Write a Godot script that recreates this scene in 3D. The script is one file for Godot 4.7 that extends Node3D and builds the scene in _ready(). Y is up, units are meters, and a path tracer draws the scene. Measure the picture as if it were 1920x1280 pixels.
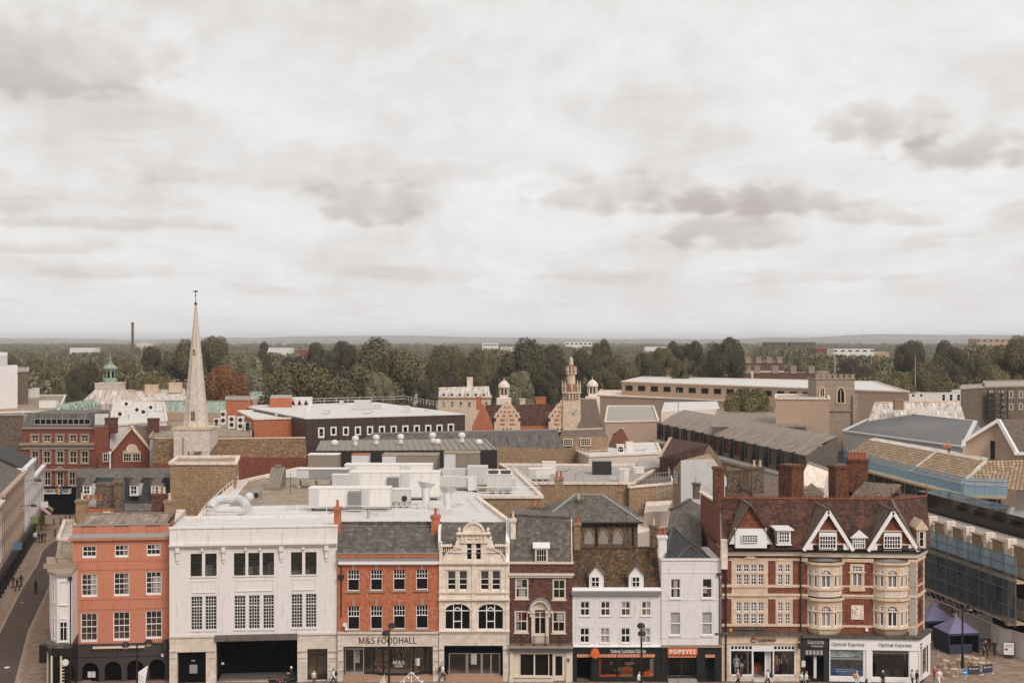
extends Node3D
const F:=2400.0
const CAMH:=33.0
var M:={}
var NB:={}
var rng:=RandomNumberGenerator.new()
var quads:={}
# ---------------------------------------------------------------- mesh collector
class MB:
	var v:=PackedVector3Array()
	var n:=PackedVector3Array()
	var uv:=PackedVector2Array()
	var c:=PackedColorArray()
	var col=null
	func tri(a:Vector3,b:Vector3,d:Vector3)->void:
		var m:=(b-a).cross(d-a)
		if m.length_squared()<1e-14:
			return
		m=m.normalized()
		var u:=Vector3.UP.cross(m)
		u=Vector3.RIGHT if u.length_squared()<0.01 else u.normalized()
		var w:=m.cross(u)
		for p in[a,d,b]:
			v.append(p)
			n.append(m)
			uv.append(Vector2(p.dot(u),-p.dot(w)))
			if col !=null:
				c.append(col)
	func quad(a:Vector3,b:Vector3,d:Vector3,e:Vector3)->void:
		tri(a,b,d)
		tri(a,d,e)
	func face(pts:Array)->void:
		for i in range(1,pts.size()-1):
			tri(pts[0],pts[i],pts[i+1])
	func box(x0:float,x1:float,y0:float,y1:float,z0:float,z1:float,skip:="")->void:
		if x0>x1:
			var t:=x0;x0=x1;x1=t
		if y0>y1:
			var t:=y0;y0=y1;y1=t
		if z0>z1:
			var t:=z0;z0=z1;z1=t
		var a:=Vector3(x0,y0,z1);var b:=Vector3(x1,y0,z1);var d:=Vector3(x1,y1,z1);var e:=Vector3(x0,y1,z1)
		var p:=Vector3(x0,y0,z0);var q:=Vector3(x1,y0,z0);var r:=Vector3(x1,y1,z0);var s:=Vector3(x0,y1,z0)
		if not "f" in skip:quad(a,b,d,e)
		if not "b" in skip:quad(q,p,s,r)
		if not "l" in skip:quad(p,a,e,s)
		if not "r" in skip:quad(b,q,r,d)
		if not "t" in skip:quad(e,d,r,s)
		if not "d" in skip:quad(p,q,b,a)
	func prism(pts:PackedVector2Array,z0:float,z1:float)->void:
		var area:=0.0
		for i in pts.size():
			area+=pts[i].cross(pts[(i+1)%pts.size()])
		if area<0:
			pts=pts.duplicate();pts.reverse()
		var t:=Geometry2D.triangulate_polygon(pts)
		for i in range(0,t.size(),3):
			var a:=pts[t[i]];var b:=pts[t[i+1]];var d:=pts[t[i+2]]
			if(b-a).cross(d-a)<0:
				var k:=b;b=d;d=k
			tri(Vector3(a.x,a.y,z1),Vector3(b.x,b.y,z1),Vector3(d.x,d.y,z1))
			tri(Vector3(a.x,a.y,z0),Vector3(d.x,d.y,z0),Vector3(b.x,b.y,z0))
		for i in pts.size():
			var a:=pts[i];var b:=pts[(i+1)%pts.size()]
			quad(Vector3(a.x,a.y,z1),Vector3(a.x,a.y,z0),Vector3(b.x,b.y,z0),Vector3(b.x,b.y,z1))
	func xprism(pts:PackedVector2Array,x0:float,x1:float)->void:
		var k:=MB.new()
		k.prism(pts,-x1,-x0)
		add(k,Transform3D(Basis(Vector3(0,0,1),Vector3(0,1,0),Vector3(-1,0,0)),Vector3.ZERO))
	func yprism(pts:PackedVector2Array,y0:float,y1:float)->void:
		var k:=MB.new()
		var f:=PackedVector2Array()
		for p in pts:
			f.append(Vector2(p.x,-p.y))
		k.prism(f,y0,y1)
		add(k,Transform3D(Basis(Vector3(1,0,0),Vector3(0,0,-1),Vector3(0,1,0)),Vector3.ZERO))
	func add(o:MB,t:Transform3D)->void:
		for i in range(0,o.v.size(),3):
			tri(t*o.v[i],t*o.v[i+2],t*o.v[i+1])
	func bar(p:Vector3,q:Vector3,r0:float,r1:=-1.0,k:=6,caps:=true)->void:
		if r1<0:r1=r0
		var d:=(q-p).normalized()
		var u:=d.cross(Vector3.UP if absf(d.y)<0.9 else Vector3.RIGHT).normalized()
		var w:=u.cross(d)
		var ca:=[];var cb:=[]
		for i in k:
			var an:=TAU*i/k
			var o:=u*cos(an)+w*sin(an)
			ca.append(p+o*r0);cb.append(q+o*r1)
		for i in k:
			var j:=(i+1)%k
			quad(ca[j],ca[i],cb[i],cb[j])
		if caps:
			if r0>0.001:
				face(ca)
			if r1>0.001:
				cb.reverse();face(cb)
	func tube(pts:Array,r:float,k:=6)->void:
		for i in pts.size()-1:
			bar(pts[i],pts[i+1],r,r,k)
	func beam(p:Vector3,q:Vector3,w:float,h:float)->void:
		var d:=(q-p).normalized()
		var s:=d.cross(Vector3.UP)
		s=Vector3.RIGHT if s.length()<0.05 else s.normalized()
		var t:=s.cross(d)
		s*=w/2;t*=h/2
		var a:=[p-s-t,p+s-t,p+s+t,p-s+t]
		var b:=[q-s-t,q+s-t,q+s+t,q-s+t]
		for i in 4:
			var j:=(i+1)%4
			quad(a[i],a[j],b[j],b[i])
		quad(a[3],a[2],a[1],a[0])
		quad(b[0],b[1],b[2],b[3])
	func lathe(o:Vector3,prof:Array,k:=12,a0:=0.0)->void:
		for i in prof.size()-1:
			var r0:float=prof[i][0];var r1:float=prof[i+1][0]
			for j in k:
				var e:=a0+TAU*j/k;var g:=a0+TAU*(j+1)/k
				var ve:=Vector3(sin(e),0,cos(e));var vg:=Vector3(sin(g),0,cos(g))
				quad(o+ve*r0+Vector3.UP*prof[i][1],o+vg*r0+Vector3.UP*prof[i][1],o+vg*r1+Vector3.UP*prof[i+1][1],o+ve*r1+Vector3.UP*prof[i+1][1])
	func ball(o:Vector3,r:float,k:=8,sy:=1.0)->void:
		var pr:=[]
		for i in 7:
			var a:=-PI/2+PI*i/6
			pr.append([maxf(cos(a)*r,0.0001),sin(a)*r*sy])
		lathe(o,pr,k)
	func mesh()->ArrayMesh:
		var a:=[]
		a.resize(Mesh.ARRAY_MAX)
		a[Mesh.ARRAY_VERTEX]=v
		a[Mesh.ARRAY_NORMAL]=n
		a[Mesh.ARRAY_TEX_UV]=uv
		if c.size()==v.size()and c.size()>0:
			a[Mesh.ARRAY_COLOR]=c
		var m:=ArrayMesh.new()
		m.add_surface_from_arrays(Mesh.PRIMITIVE_TRIANGLES,a)
		return m
# ---------------------------------------------------------------- a facade plane seen in the photograph
class Fr:
	var p0:float;var D:float;var th:float;var X0:float
	func _init(px:float,dist:float,deg:=0.0)->void:
		p0=px;D=dist;th=deg_to_rad(deg);X0=(px-960.0)*dist/2400.0
	func x(px:float)->float:
		var q:=(px-960.0)/2400.0
		return(q*D-X0)/(cos(th)-q*sin(th))
	func d(px:float)->float:
		return D+x(px)*sin(th)
	func y(py:float,px:float)->float:
		return 33.0-(py-634.0)*d(px)/2400.0
	func pos()->Vector3:
		return Vector3(X0,0,-D)
	func h(a:float,b:float,e:float,f:float)->Array:
		var m:=(a+e)/2
		return[x(a),y(f,m),x(e),y(b,m)]
	static func through(pa:float,da:float,pb:float,db:float)->Fr:
		var A:=Vector2((pa-960)*da/2400,-da);var B:=Vector2((pb-960)*db/2400,-db)
		return Fr.new(pa,da,rad_to_deg(atan2(-(B.y-A.y),B.x-A.x)))
func V(x:float,y:float,z:float)->Vector3:return Vector3(x,y,z)
func U(x:float,y:float)->Vector2:return Vector2(x,y)
func PV(a:=[])->PackedVector2Array:return PackedVector2Array(a)
func P(px:float,py:float,d:float)->Vector3:
	return V((px-960)*d/F,CAMH-(py-634)*d/F,-d)
func G(px:float,py:float,h:=0.0)->Vector3:
	var d:=(CAMH-h)*F/(py-634)
	return V((px-960)*d/F,h,-d)
# ---------------------------------------------------------------- nodes
func obj(called:String,mb,mat:Material,parent:Node=self)->MeshInstance3D:
	var o:=MeshInstance3D.new()
	o.name=called
	o.mesh=mb.mesh()if mb is MB else mb
	o.material_override=mat
	parent.add_child(o,true)
	return o
func thing(called:String,label:String,category:String,at:=Vector3.ZERO,turn:=0.0,group:="")->Node3D:
	var o:=Node3D.new()
	o.name=called
	add_child(o,true)
	o.position=at
	o.rotation.y=turn
	return tag(o,label,category,group)
func tag(o:Node3D,label:String,category:String,group:="")->Node3D:
	o.set_meta("label",label)
	o.set_meta("category",category)
	if group:o.set_meta("group",group)
	return o
func bld(called:String,label:String,fr:Fr,category:="building",group:="")->Node3D:
	return thing(called,label,category,fr.pos(),fr.th,group)
func struct(called:String,mb,mat:Material)->MeshInstance3D:
	var o:=obj(called,mb,mat)
	o.set_meta("kind","structure")
	return o
func stuff(o:Node)->Node:
	o.set_meta("kind","stuff")
	return o
# ---------------------------------------------------------------- textures
func noise(key:String,seed_:int,freq:float,oct:=4,w:=512,h:=512)->void:
	var f:=FastNoiseLite.new()
	f.seed=seed_
	f.noise_type=FastNoiseLite.TYPE_SIMPLEX_SMOOTH
	f.frequency=freq
	f.fractal_octaves=oct
	var im:=f.get_seamless_image(w,h,false,false,0.15)
	if w !=512 or h !=512:
		im.resize(512,512,Image.INTERPOLATE_CUBIC)
	NB[key]=im
func layer(im:Image,key:String,col:Color,lo:float,hi:float,amount:float,turn:=0)->void:
	var src:Image=NB[key].duplicate()
	if turn&1:src.flip_x()
	if turn&2:src.flip_y()
	if turn&4:src.rotate_90(CLOCKWISE)
	var b:=src.get_data()
	var lut:=PackedByteArray()
	for i in 256:
		lut.append(int(clampf(smoothstep(lo,hi,i/255.0)*amount*255,0,255)))
	var o:=PackedByteArray()
	o.resize(b.size()*4)
	var r:=int(col.r*255);var g:=int(col.g*255);var bl:=int(col.b*255)
	var base:=r|(g<<8)|(bl<<16)
	for i in b.size():
		o.encode_u32(i*4,base|(lut[b[i]]<<24))
	var ov:=Image.create_from_data(512,512,false,Image.FORMAT_RGBA8,o)
	if im.get_width()!=512:
		ov.resize(im.get_width(),im.get_height(),Image.INTERPOLATE_CUBIC)
	im.blend_rect(ov,Rect2i(0,0,im.get_width(),im.get_height()),Vector2i.ZERO)
func plain_image(col:Color,s:=512)->Image:
	var im:=Image.create(s,s,false,Image.FORMAT_RGBA8)
	im.fill(col)
	return im
func course_image(cols:Array,joint:Color,span:float,bw:float,bh:float,gap:float,seed_:int,s:=1024,vary:=0.08)->Image:
	var r:=RandomNumberGenerator.new()
	r.seed=seed_
	var im:=plain_image(joint,s)
	var rows:=int(round(span/bh));var per:=int(round(span/bw))
	for j in rows:
		var y0:=int(round(float(j)*s/rows));var y1:=int(round(float(j+1)*s/rows))
		var off:=0.5 if j%2 else 0.0
		for i in range(-1,per+1):
			var x0:=int(round((i+off)*s/per));var x1:=int(round((i+1+off)*s/per))
			var g:=maxi(1,int(gap*s/span))
			var k:Color=cols[r.randi()%cols.size()]
			var t:=1.0+r.randf_range(-vary,vary)
			im.fill_rect(Rect2i(x0,y0,maxi(1,x1-x0-g),maxi(1,y1-y0-g)),Color(k.r*t,k.g*t,k.b*t))
	return im
func mat(called:String,col:Color,rough:=0.85,im:Image=null,span:=1.0,metal:=0.0)->StandardMaterial3D:
	var m:=StandardMaterial3D.new()
	m.resource_name=called
	m.albedo_color=col
	m.roughness=rough
	m.metallic=metal
	if im:
		m.albedo_texture=ImageTexture.create_from_image(im)
		m.uv1_scale=V(1.0/span,1.0/span,1)
	M[called]=m
	return m
func tint(called:String,from:String,col:Color)->void:
	var m:StandardMaterial3D=M[from].duplicate()
	m.resource_name=called
	m.albedo_color=col
	M[called]=m
func hexc(s:String)->Color:
	return Color.html(s)
func materials()->void:
	noise("big",11,0.006,4)
	noise("mid",12,0.02,4)
	noise("fine",13,0.09,3)
	noise("grain",14,0.3,2)
	noise("streak",15,0.035,4,512,64)
	noise("band",16,0.03,3,64,512)
	var W:=Color.WHITE
	var im:=course_image([hexc("b5623f"),hexc("bd6a45"),hexc("a95838"),hexc("c27350")],hexc("b98f78"),6.0,0.24,0.075,0.012,1)
	layer(im,"mid",hexc("8f4a30"),0.5,0.8,0.4);layer(im,"streak",hexc("cf9a7c"),0.6,0.9,0.3)
	mat("brick_orange",W,0.9,im,6.0)
	im=course_image([hexc("8a4630"),hexc("94503a"),hexc("7d3e2b"),hexc("9c5842")],hexc("8d6a58"),6.0,0.24,0.075,0.01,2)
	layer(im,"mid",hexc("5e2c20"),0.5,0.8,0.45);layer(im,"fine",hexc("b0745c"),0.66,0.9,0.5);layer(im,"streak",hexc("4a2a22"),0.6,0.9,0.35)
	mat("brick_red",W,0.9,im,6.0)
	im=course_image([hexc("57332a"),hexc("633a2e"),hexc("4a2c26"),hexc("704034")],hexc("5d4a42"),6.0,0.24,0.075,0.012,3,1024,0.15)
	layer(im,"fine",hexc("8e5240"),0.6,0.85,0.7);layer(im,"mid",hexc("2e211e"),0.5,0.8,0.55)
	layer(im,"grain",hexc("b39a8a"),0.8,0.95,0.6)
	mat("brick_dark",W,0.92,im,6.0)
	im=course_image([hexc("b08f6b"),hexc("a68460"),hexc("b99a78"),hexc("9d7a58")],hexc("a89680"),6.0,0.24,0.075,0.01,4)
	layer(im,"mid",hexc("8a6a4c"),0.5,0.85,0.45);layer(im,"streak",hexc("6e5a48"),0.62,0.92,0.35);layer(im,"big",hexc("c9ad8c"),0.55,0.9,0.35)
	mat("brick_buff",W,0.92,im,6.0)
	im=course_image([hexc("7a6450"),hexc("6a5544"),hexc("8a735c"),hexc("5c4a3e")],hexc("9c8b78"),6.0,0.24,0.075,0.014,5,1024,0.16)
	layer(im,"mid",hexc("40342b"),0.5,0.8,0.6);layer(im,"fine",hexc("a8957c"),0.62,0.9,0.5)
	mat("brick_old",W,0.95,im,6.0)
	im=course_image([hexc("7b736d"),hexc("716963"),hexc("867e77"),hexc("67605b")],hexc("5a524d"),6.0,0.36,0.22,0.02,6,1024,0.13)
	layer(im,"mid",hexc("544b45"),0.5,0.85,0.5);layer(im,"fine",hexc("a39a8e"),0.66,0.9,0.4);layer(im,"streak",hexc("51443b"),0.55,0.9,0.45)
	mat("slate",W,0.75,im,6.0)
	tint("slate_dark","slate",Color(0.45,0.46,0.5))
	im=course_image([hexc("6e4a3f"),hexc("7b5346"),hexc("5f4037"),hexc("86604f")],hexc("3d2b26"),6.0,0.17,0.1,0.014,7,1024,0.16)
	layer(im,"mid",hexc("382823"),0.46,0.75,0.7);layer(im,"streak",hexc("2f2420"),0.55,0.85,0.45);layer(im,"fine",hexc("a07c66"),0.62,0.88,0.5)
	layer(im,"big",hexc("8f6c58"),0.62,0.8,0.5,1)
	mat("tile_red",W,0.9,im,6.0)
	im=course_image([hexc("7d6248"),hexc("6c533e"),hexc("8c6d50"),hexc("5a4535")],hexc("382b22"),6.0,0.2,0.12,0.02,8,1024,0.2)
	layer(im,"fine",hexc("2f261e"),0.46,0.68,0.85);layer(im,"mid",hexc("a06a34"),0.56,0.8,0.6);layer(im,"fine",hexc("b98a58"),0.66,0.86,0.7,1)
	layer(im,"mid",hexc("4f5038"),0.56,0.8,0.5,2)
	mat("tile_moss",W,0.95,im,6.0)
	im=course_image([hexc("85705f"),hexc("786353"),hexc("927c69"),hexc("6a5748")],hexc("473a31"),6.0,0.2,0.14,0.018,9,1024,0.16)
	layer(im,"mid",hexc("4b3d33"),0.5,0.8,0.55);layer(im,"fine",hexc("a8927b"),0.64,0.88,0.5)
	mat("tile_brown",W,0.95,im,6.0)
	im=plain_image(hexc("f4efec"))
	layer(im,"mid",hexc("d9d0ca"),0.55,0.95,0.35);layer(im,"streak",hexc("b9aca2"),0.62,0.98,0.3);layer(im,"fine",hexc("ffffff"),0.6,0.9,0.3)
	mat("render",W,0.85,im,7.0)
	tint("render_white","render",hexc("e2dedc"))
	tint("render_cream","render",hexc("d8cabc"))
	tint("render_orange","render",hexc("c38063"))
	tint("render_tan","render",hexc("b59c86"))
	tint("render_grey","render",hexc("a89c92"))
	tint("render_charcoal","render",hexc("443c3c"))
	im=course_image([hexc("e0d5ca"),hexc("dccfc3"),hexc("e4dad0"),hexc("d8cabd")],hexc("d0c1b2"),6.0,0.7,0.32,0.012,10,1024,0.025)
	layer(im,"mid",hexc("c7b29c"),0.55,0.95,0.4);layer(im,"streak",hexc("9c8a78"),0.66,0.98,0.3);layer(im,"fine",hexc("ecdfcf"),0.6,0.9,0.3)
	mat("stone",W,0.9,im,6.0)
	tint("stone_pale","stone",Color(0.98,0.96,0.93))
	M.stone.albedo_color=Color(0.93,0.865,0.785)
	tint("stone_grey","stone",Color(0.91,0.895,0.875))
	tint("stone_dark","stone",Color(0.68,0.63,0.58))
	im=plain_image(hexc("b9aea4"))
	layer(im,"mid",hexc("8f8379"),0.5,0.85,0.5);layer(im,"streak",hexc("776b62"),0.6,0.95,0.4);layer(im,"fine",hexc("cfc5bb"),0.6,0.9,0.5);layer(im,"grain",hexc("70655c"),0.7,0.95,0.3)
	mat("concrete",W,0.9,im,8.0)
	tint("concrete_dark","concrete",Color(0.55,0.52,0.5))
	tint("concrete_pale","concrete",Color(1.2,1.17,1.14))
	im=plain_image(hexc("cac5c1"))
	layer(im,"mid",hexc("b9aca0"),0.55,0.85,0.6);layer(im,"big",hexc("c9bdb2"),0.5,0.8,0.5);layer(im,"fine",hexc("9d9084"),0.7,0.92,0.5);layer(im,"grain",hexc("8a7e74"),0.78,0.95,0.4)
	mat("membrane",W,0.8,im,14.0)
	im=plain_image(hexc("a8947d"))
	layer(im,"mid",hexc("c9b8a3"),0.48,0.75,0.7);layer(im,"fine",hexc("7a6753"),0.58,0.85,0.6);layer(im,"big",hexc("8b7a60"),0.5,0.75,0.6,1);layer(im,"grain",hexc("60513f"),0.7,0.95,0.5)
	mat("roof_gravel",W,0.95,im,12.0)
	im=plain_image(hexc("8d857d"))
	layer(im,"streak",hexc("5d544d"),0.48,0.8,0.75);layer(im,"streak",hexc("b8afa6"),0.55,0.85,0.7,2);layer(im,"mid",hexc("6e655d"),0.5,0.85,0.45);layer(im,"fine",hexc("a89e94"),0.66,0.9,0.3)
	mat("lead",W,0.6,im,14.0)
	tint("lead_light","lead",Color(1.35,1.33,1.32))
	tint("lead_dark","lead",Color(0.62,0.6,0.6))
	tint("copper_green","lead",Color(0.98,1.12,1.05))
	im=plain_image(hexc("575250"))
	layer(im,"mid",hexc("454140"),0.5,0.85,0.5);layer(im,"fine",hexc("6b6562"),0.6,0.9,0.5);layer(im,"grain",hexc("7d7672"),0.68,0.92,0.5);layer(im,"big",hexc("665e59"),0.5,0.8,0.5)
	mat("asphalt",Color(0.9,0.76,0.67),0.9,im,9.0)
	im=course_image([hexc("b39a85"),hexc("a98f7b"),hexc("bda693"),hexc("a08874")],hexc("8f7a69"),8.0,0.62,0.42,0.012,11,1024,0.06)
	layer(im,"mid",hexc("8d7767"),0.5,0.85,0.5);layer(im,"fine",hexc("c7b29f"),0.62,0.9,0.4);layer(im,"grain",hexc("75614f"),0.74,0.95,0.4)
	mat("paving",W,0.9,im,8.0)
	im=course_image([hexc("8e7560"),hexc("836b58"),hexc("997f6a")],hexc("5c4b3f"),4.0,0.2,0.1,0.012,12,1024,0.12)
	layer(im,"mid",hexc("5f4f43"),0.5,0.85,0.5);layer(im,"fine",hexc("a58d78"),0.62,0.9,0.4)
	mat("setts",W,0.9,im,4.0)
	im=plain_image(hexc("c2beba"))
	layer(im,"mid",hexc("a9a29b"),0.55,0.9,0.4);layer(im,"streak",hexc("958d85"),0.62,0.95,0.4);layer(im,"fine",hexc("dcd8d4"),0.6,0.9,0.4)
	mat("sheet",W,0.5,im,5.0)
	tint("sheet_white","sheet",Color(1.14,1.12,1.1))
	tint("sheet_grey","sheet",Color(0.72,0.73,0.74))
	tint("sheet_dark","sheet",Color(0.2,0.19,0.19))
	tint("sheet_brown","sheet",hexc("5a403a"))
	tint("sheet_blue","sheet",hexc("88878a"))
	tint("sheet_buff","sheet",hexc("c4b4a4"))
	im=plain_image(hexc("7d6450"))
	layer(im,"streak",hexc("5a4636"),0.5,0.8,0.6);layer(im,"grain",hexc("97795f"),0.6,0.9,0.5)
	mat("bark",W,0.95,im,3.0)
	mat("white_paint",hexc("e2dcd8"),0.55)
	mat("cream_paint",hexc("cfc0ae"),0.6)
	mat("black_paint",hexc("131212"),0.5)
	mat("black_matt",hexc("0d0c0c"),0.95);M.black_matt.metallic_specular=0.2
	mat("charcoal",hexc("474040"),0.7)
	mat("gold",hexc("8a6a3a"),0.4,null,1.0,0.6)
	mat("steel",hexc("b9b5b0"),0.4,null,1.0,0.8)
	mat("galv",hexc("aca7a1"),0.55,null,1.0,0.5)
	mat("iron",hexc("2a2725"),0.6,null,1.0,0.2)
	mat("terracotta",hexc("a8573a"),0.85)
	mat("pot_cream",hexc("c9b094"),0.85)
	mat("inside",hexc("1f1b19"),0.9)
	mat("inside_warm",hexc("b3946e"),0.9)
	mat("curtain_grey",hexc("a79e96"),0.9)
	mat("curtain_red",hexc("7c3030"),0.9)
	mat("curtain_gold",hexc("b08430"),0.9)
	mat("blind_white",hexc("cfc8c2"),0.9)
	mat("leadwork",hexc("8a8480"),0.6)
	var g:=mat("glass",Color(0.12,0.12,0.12,0.12),0.04)
	g.transparency=BaseMaterial3D.TRANSPARENCY_ALPHA
	mat("glass_dark",hexc("16130f"),0.06)
	M.glass_dark.metallic_specular=0.35
# ---------------------------------------------------------------- facade helpers (local metres)
func wall(mb:MB,x0:float,y0:float,x1:float,y1:float,holes:Array,z:=0.0,rev:=0.18)->void:
	var xs:=[x0,x1];var ys:=[y0,y1]
	for h in holes:
		xs.append_array([clampf(h[0],x0,x1),clampf(h[2],x0,x1)])
		ys.append_array([clampf(h[1],y0,y1),clampf(h[3],y0,y1)])
	xs.sort();ys.sort()
	for j in ys.size()-1:
		var a:=-1e9
		for i in xs.size()-1:
			if xs[i+1]-xs[i]<1e-5 or ys[j+1]-ys[j]<1e-5:continue
			var cx:float=(xs[i]+xs[i+1])/2;var cy:float=(ys[j]+ys[j+1])/2
			var open:=false
			for h in holes:
				if cx>h[0]and cx<h[2]and cy>h[1]and cy<h[3]:
					open=true;break
			if not open:
				mb.quad(V(xs[i],ys[j],z),V(xs[i+1],ys[j],z),V(xs[i+1],ys[j+1],z),V(xs[i],ys[j+1],z))
	for h in holes:
		var a:=V(h[0],h[1],z);var b:=V(h[2],h[1],z);var c:=V(h[2],h[3],z);var d:=V(h[0],h[3],z)
		var k:=V(0,0,-rev)
		mb.quad(a,a+k,b+k,b);mb.quad(b,b+k,c+k,c);mb.quad(c,c+k,d+k,d);mb.quad(d,d+k,a+k,a)
func shell(mb:MB,x0:float,y0:float,x1:float,y1:float,deep:float,top:=true)->void:
	mb.box(x0,x1,y0,y1,-deep,0,"f" if top else "ft")
func rooms(parent:Node,x0:float,y0:float,x1:float,y1:float,floors:Array,m:="inside",deep:=4.0)->void:
	var k:=MB.new()
	k.box(x0+0.05,x1-0.05,y0,y1,-deep-0.1,-deep)
	for f in floors:
		k.box(x0+0.05,x1-0.05,f-0.12,f+0.12,-deep,-0.3)
	k.box(x0+0.05,x0+0.15,y0,y1,-deep,-0.3);k.box(x1-0.15,x1-0.05,y0,y1,-deep,-0.3)
	obj("interior",k,M[m],parent)
func pane(parent:Node,x0:float,y0:float,x1:float,y1:float,z:float,m:="glass")->MeshInstance3D:
	var w:=snappedf(x1-x0,0.01);var h:=snappedf(y1-y0,0.01)
	var key:="%.2f_%.2f"%[w,h]
	if not quads.has(key):
		var k:=MB.new()
		k.box(-w/2,w/2,-h/2,h/2,-0.006,0)
		quads[key]=k.mesh()
	var o:=obj("pane",quads[key],M[m],parent)
	o.position=V((x0+x1)/2,(y0+y1)/2,z)
	return o
func window(parent:Node,h:Array,z:=-0.1,o:={})->MeshInstance3D:
	var c:int=o.get("c",2);var fw:float=o.get("fw",0.07);var bw:float=o.get("bw",0.035)
	var rows=o.get("r",2)
	if not rows is Array:
		var q:=[]
		for i in int(rows):q.append(1.0)
		rows=q
	var tot:=0.0
	for r in rows:tot+=r
	var k:=MB.new()
	var x0:float=h[0];var y0:float=h[1];var x1:float=h[2];var y1:float=h[3]
	var fb:float=o.get("fb",fw*1.5)
	k.box(x0,x0+fw,y0,y1,z-0.03,z+0.04);k.box(x1-fw,x1,y0,y1,z-0.03,z+0.04)
	k.box(x0+fw,x1-fw,y1-fw,y1,z-0.03,z+0.038);k.box(x0+fw,x1-fw,y0,y0+fb,z-0.03,z+0.042)
	var ix0:=x0+fw;var ix1:=x1-fw;var iy1:=y1-fw;var iy0:=y0+fb
	var cw:=(ix1-ix0)/c
	var yy:=iy1
	var cells:=[]
	var mid:int=o.get("rail",-1)
	var cols:Array=o.get("cols",[])
	for j in rows.size():
		var hh:float=(iy1-iy0)*rows[j]/tot
		var nc:int=cols[j]if cols.size()>j else c
		cw=(ix1-ix0)/nc
		if j>0:
			var t:float=bw*(2.2 if j==mid else 1.0)
			k.box(ix0,ix1,yy-t/2,yy+t/2,z-0.02,z+(0.035 if j==mid else 0.024))
		for i in nc:
			cells.append([ix0+i*cw,yy-hh,ix0+(i+1)*cw,yy])
			if i>0:
				k.box(ix0+i*cw-bw/2,ix0+i*cw+bw/2,yy-hh,yy,z-0.02,z+0.02)
		yy-=hh
	if o.get("sill",0.0)>0:
		k.box(x0-0.08,x1+0.08,y0-0.08,y0+0.02,z-0.02,-z+o.sill-0.1)
	var w:=obj(o.get("name","window"),k,M[o.get("m","white_paint")],parent)
	var g:String=o.get("g","glass")
	var big:=true
	for e in cells:
		if(e[2]-e[0])<0.46 and(e[3]-e[1])<0.46:big=false
	if o.get("join",false):big=false
	if cells.size()==1 or big:
		for e in cells:pane(w,e[0],e[1],e[2],e[3],z-0.004,g)
	else:
		var q:=MB.new()
		for e in cells:
			q.box(e[0],e[2],e[1],e[3],z-0.01,z-0.004)
		stuff(obj("glazing",q,M[g],w))
	if o.has("cover"):
		for cv in([o.cover]if o.cover[0]is String else o.cover):
			var q:=MB.new()
			var a:float=cv[3]if cv.size()>3 else 0.0
			var b:float=cv[4]if cv.size()>4 else 1.0
			q.box(ix0+(ix1-ix0)*a,ix0+(ix1-ix0)*b,iy1-(iy1-iy0)*cv[2],iy1-(iy1-iy0)*cv[1],z-0.14,z-0.11)
			obj("curtain" if "curtain" in cv[0]else "blind",q,M[cv[0]],w)
	return w
func text(parent:Node,called:String,s:String,x:float,y:float,z:float,wide:float,high:float,m:String,font:="Droid Sans",bold:=false,deep:=0.04)->MeshInstance3D:
	var t:=TextMesh.new()
	var f:=SystemFont.new()
	f.font_names=PackedStringArray([font])
	if bold:f.font_weight=700
	t.font=f
	t.text=s
	t.font_size=64
	t.pixel_size=0.01
	t.depth=0.1
	t.curve_step=3.0
	var o:=obj(called,t,M[m],parent)
	var b:=t.get_aabb().size
	o.scale=V(wide/maxf(b.x,0.01),high/maxf(b.y,0.01),deep/0.1)
	var c:=t.get_aabb().get_center()
	o.position=V(x-c.x*o.scale.x,y-c.y*o.scale.y,z)
	return o
func arc(cx:float,cy:float,r:float,a0:float,a1:float,k:int,ry:=-1.0)->PackedVector2Array:
	var p:=PV()
	for i in k+1:
		var a:=deg_to_rad(lerpf(a0,a1,float(i)/k))
		p.append(U(cx+cos(a)*r,cy+sin(a)*(r if ry<0 else ry)))
	return p
func spandrel(mb:MB,x0:float,x1:float,spring:float,top:float,z:float,rev:float)->void:
	var cx:=(x0+x1)/2;var r:=(x1-x0)/2
	var a:=arc(cx,spring,r,180,0,12,top-spring)
	for i in 12:
		var p:=a[i];var q:=a[i+1]
		mb.quad(V(p.x,p.y,z),V(q.x,q.y,z),V(q.x,top+0.001,z),V(p.x,top+0.001,z))
		mb.quad(V(p.x,p.y,z),V(p.x,p.y,z-rev),V(q.x,q.y,z-rev),V(q.x,q.y,z))
func arch_band(mb:MB,cx:float,spring:float,r:float,ry:float,t:float,z0:float,z1:float,k:=12)->void:
	var pts:=arc(cx,spring,r+t,0,180,k,ry+t)
	pts.append_array(arc(cx,spring,r,180,0,k,ry))
	mb.prism(pts,z0,z1)
func gable_roof(mb:MB,x0:float,x1:float,z0:float,zr:float,z1:float,ye:float,yr:float,t:=0.15)->void:
	mb.xprism(PV([U(z0,ye),U(zr,yr),U(z1,ye),U(z1,ye-t),U(zr,yr-t),U(z0,ye-t)]),x0,x1)
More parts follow.
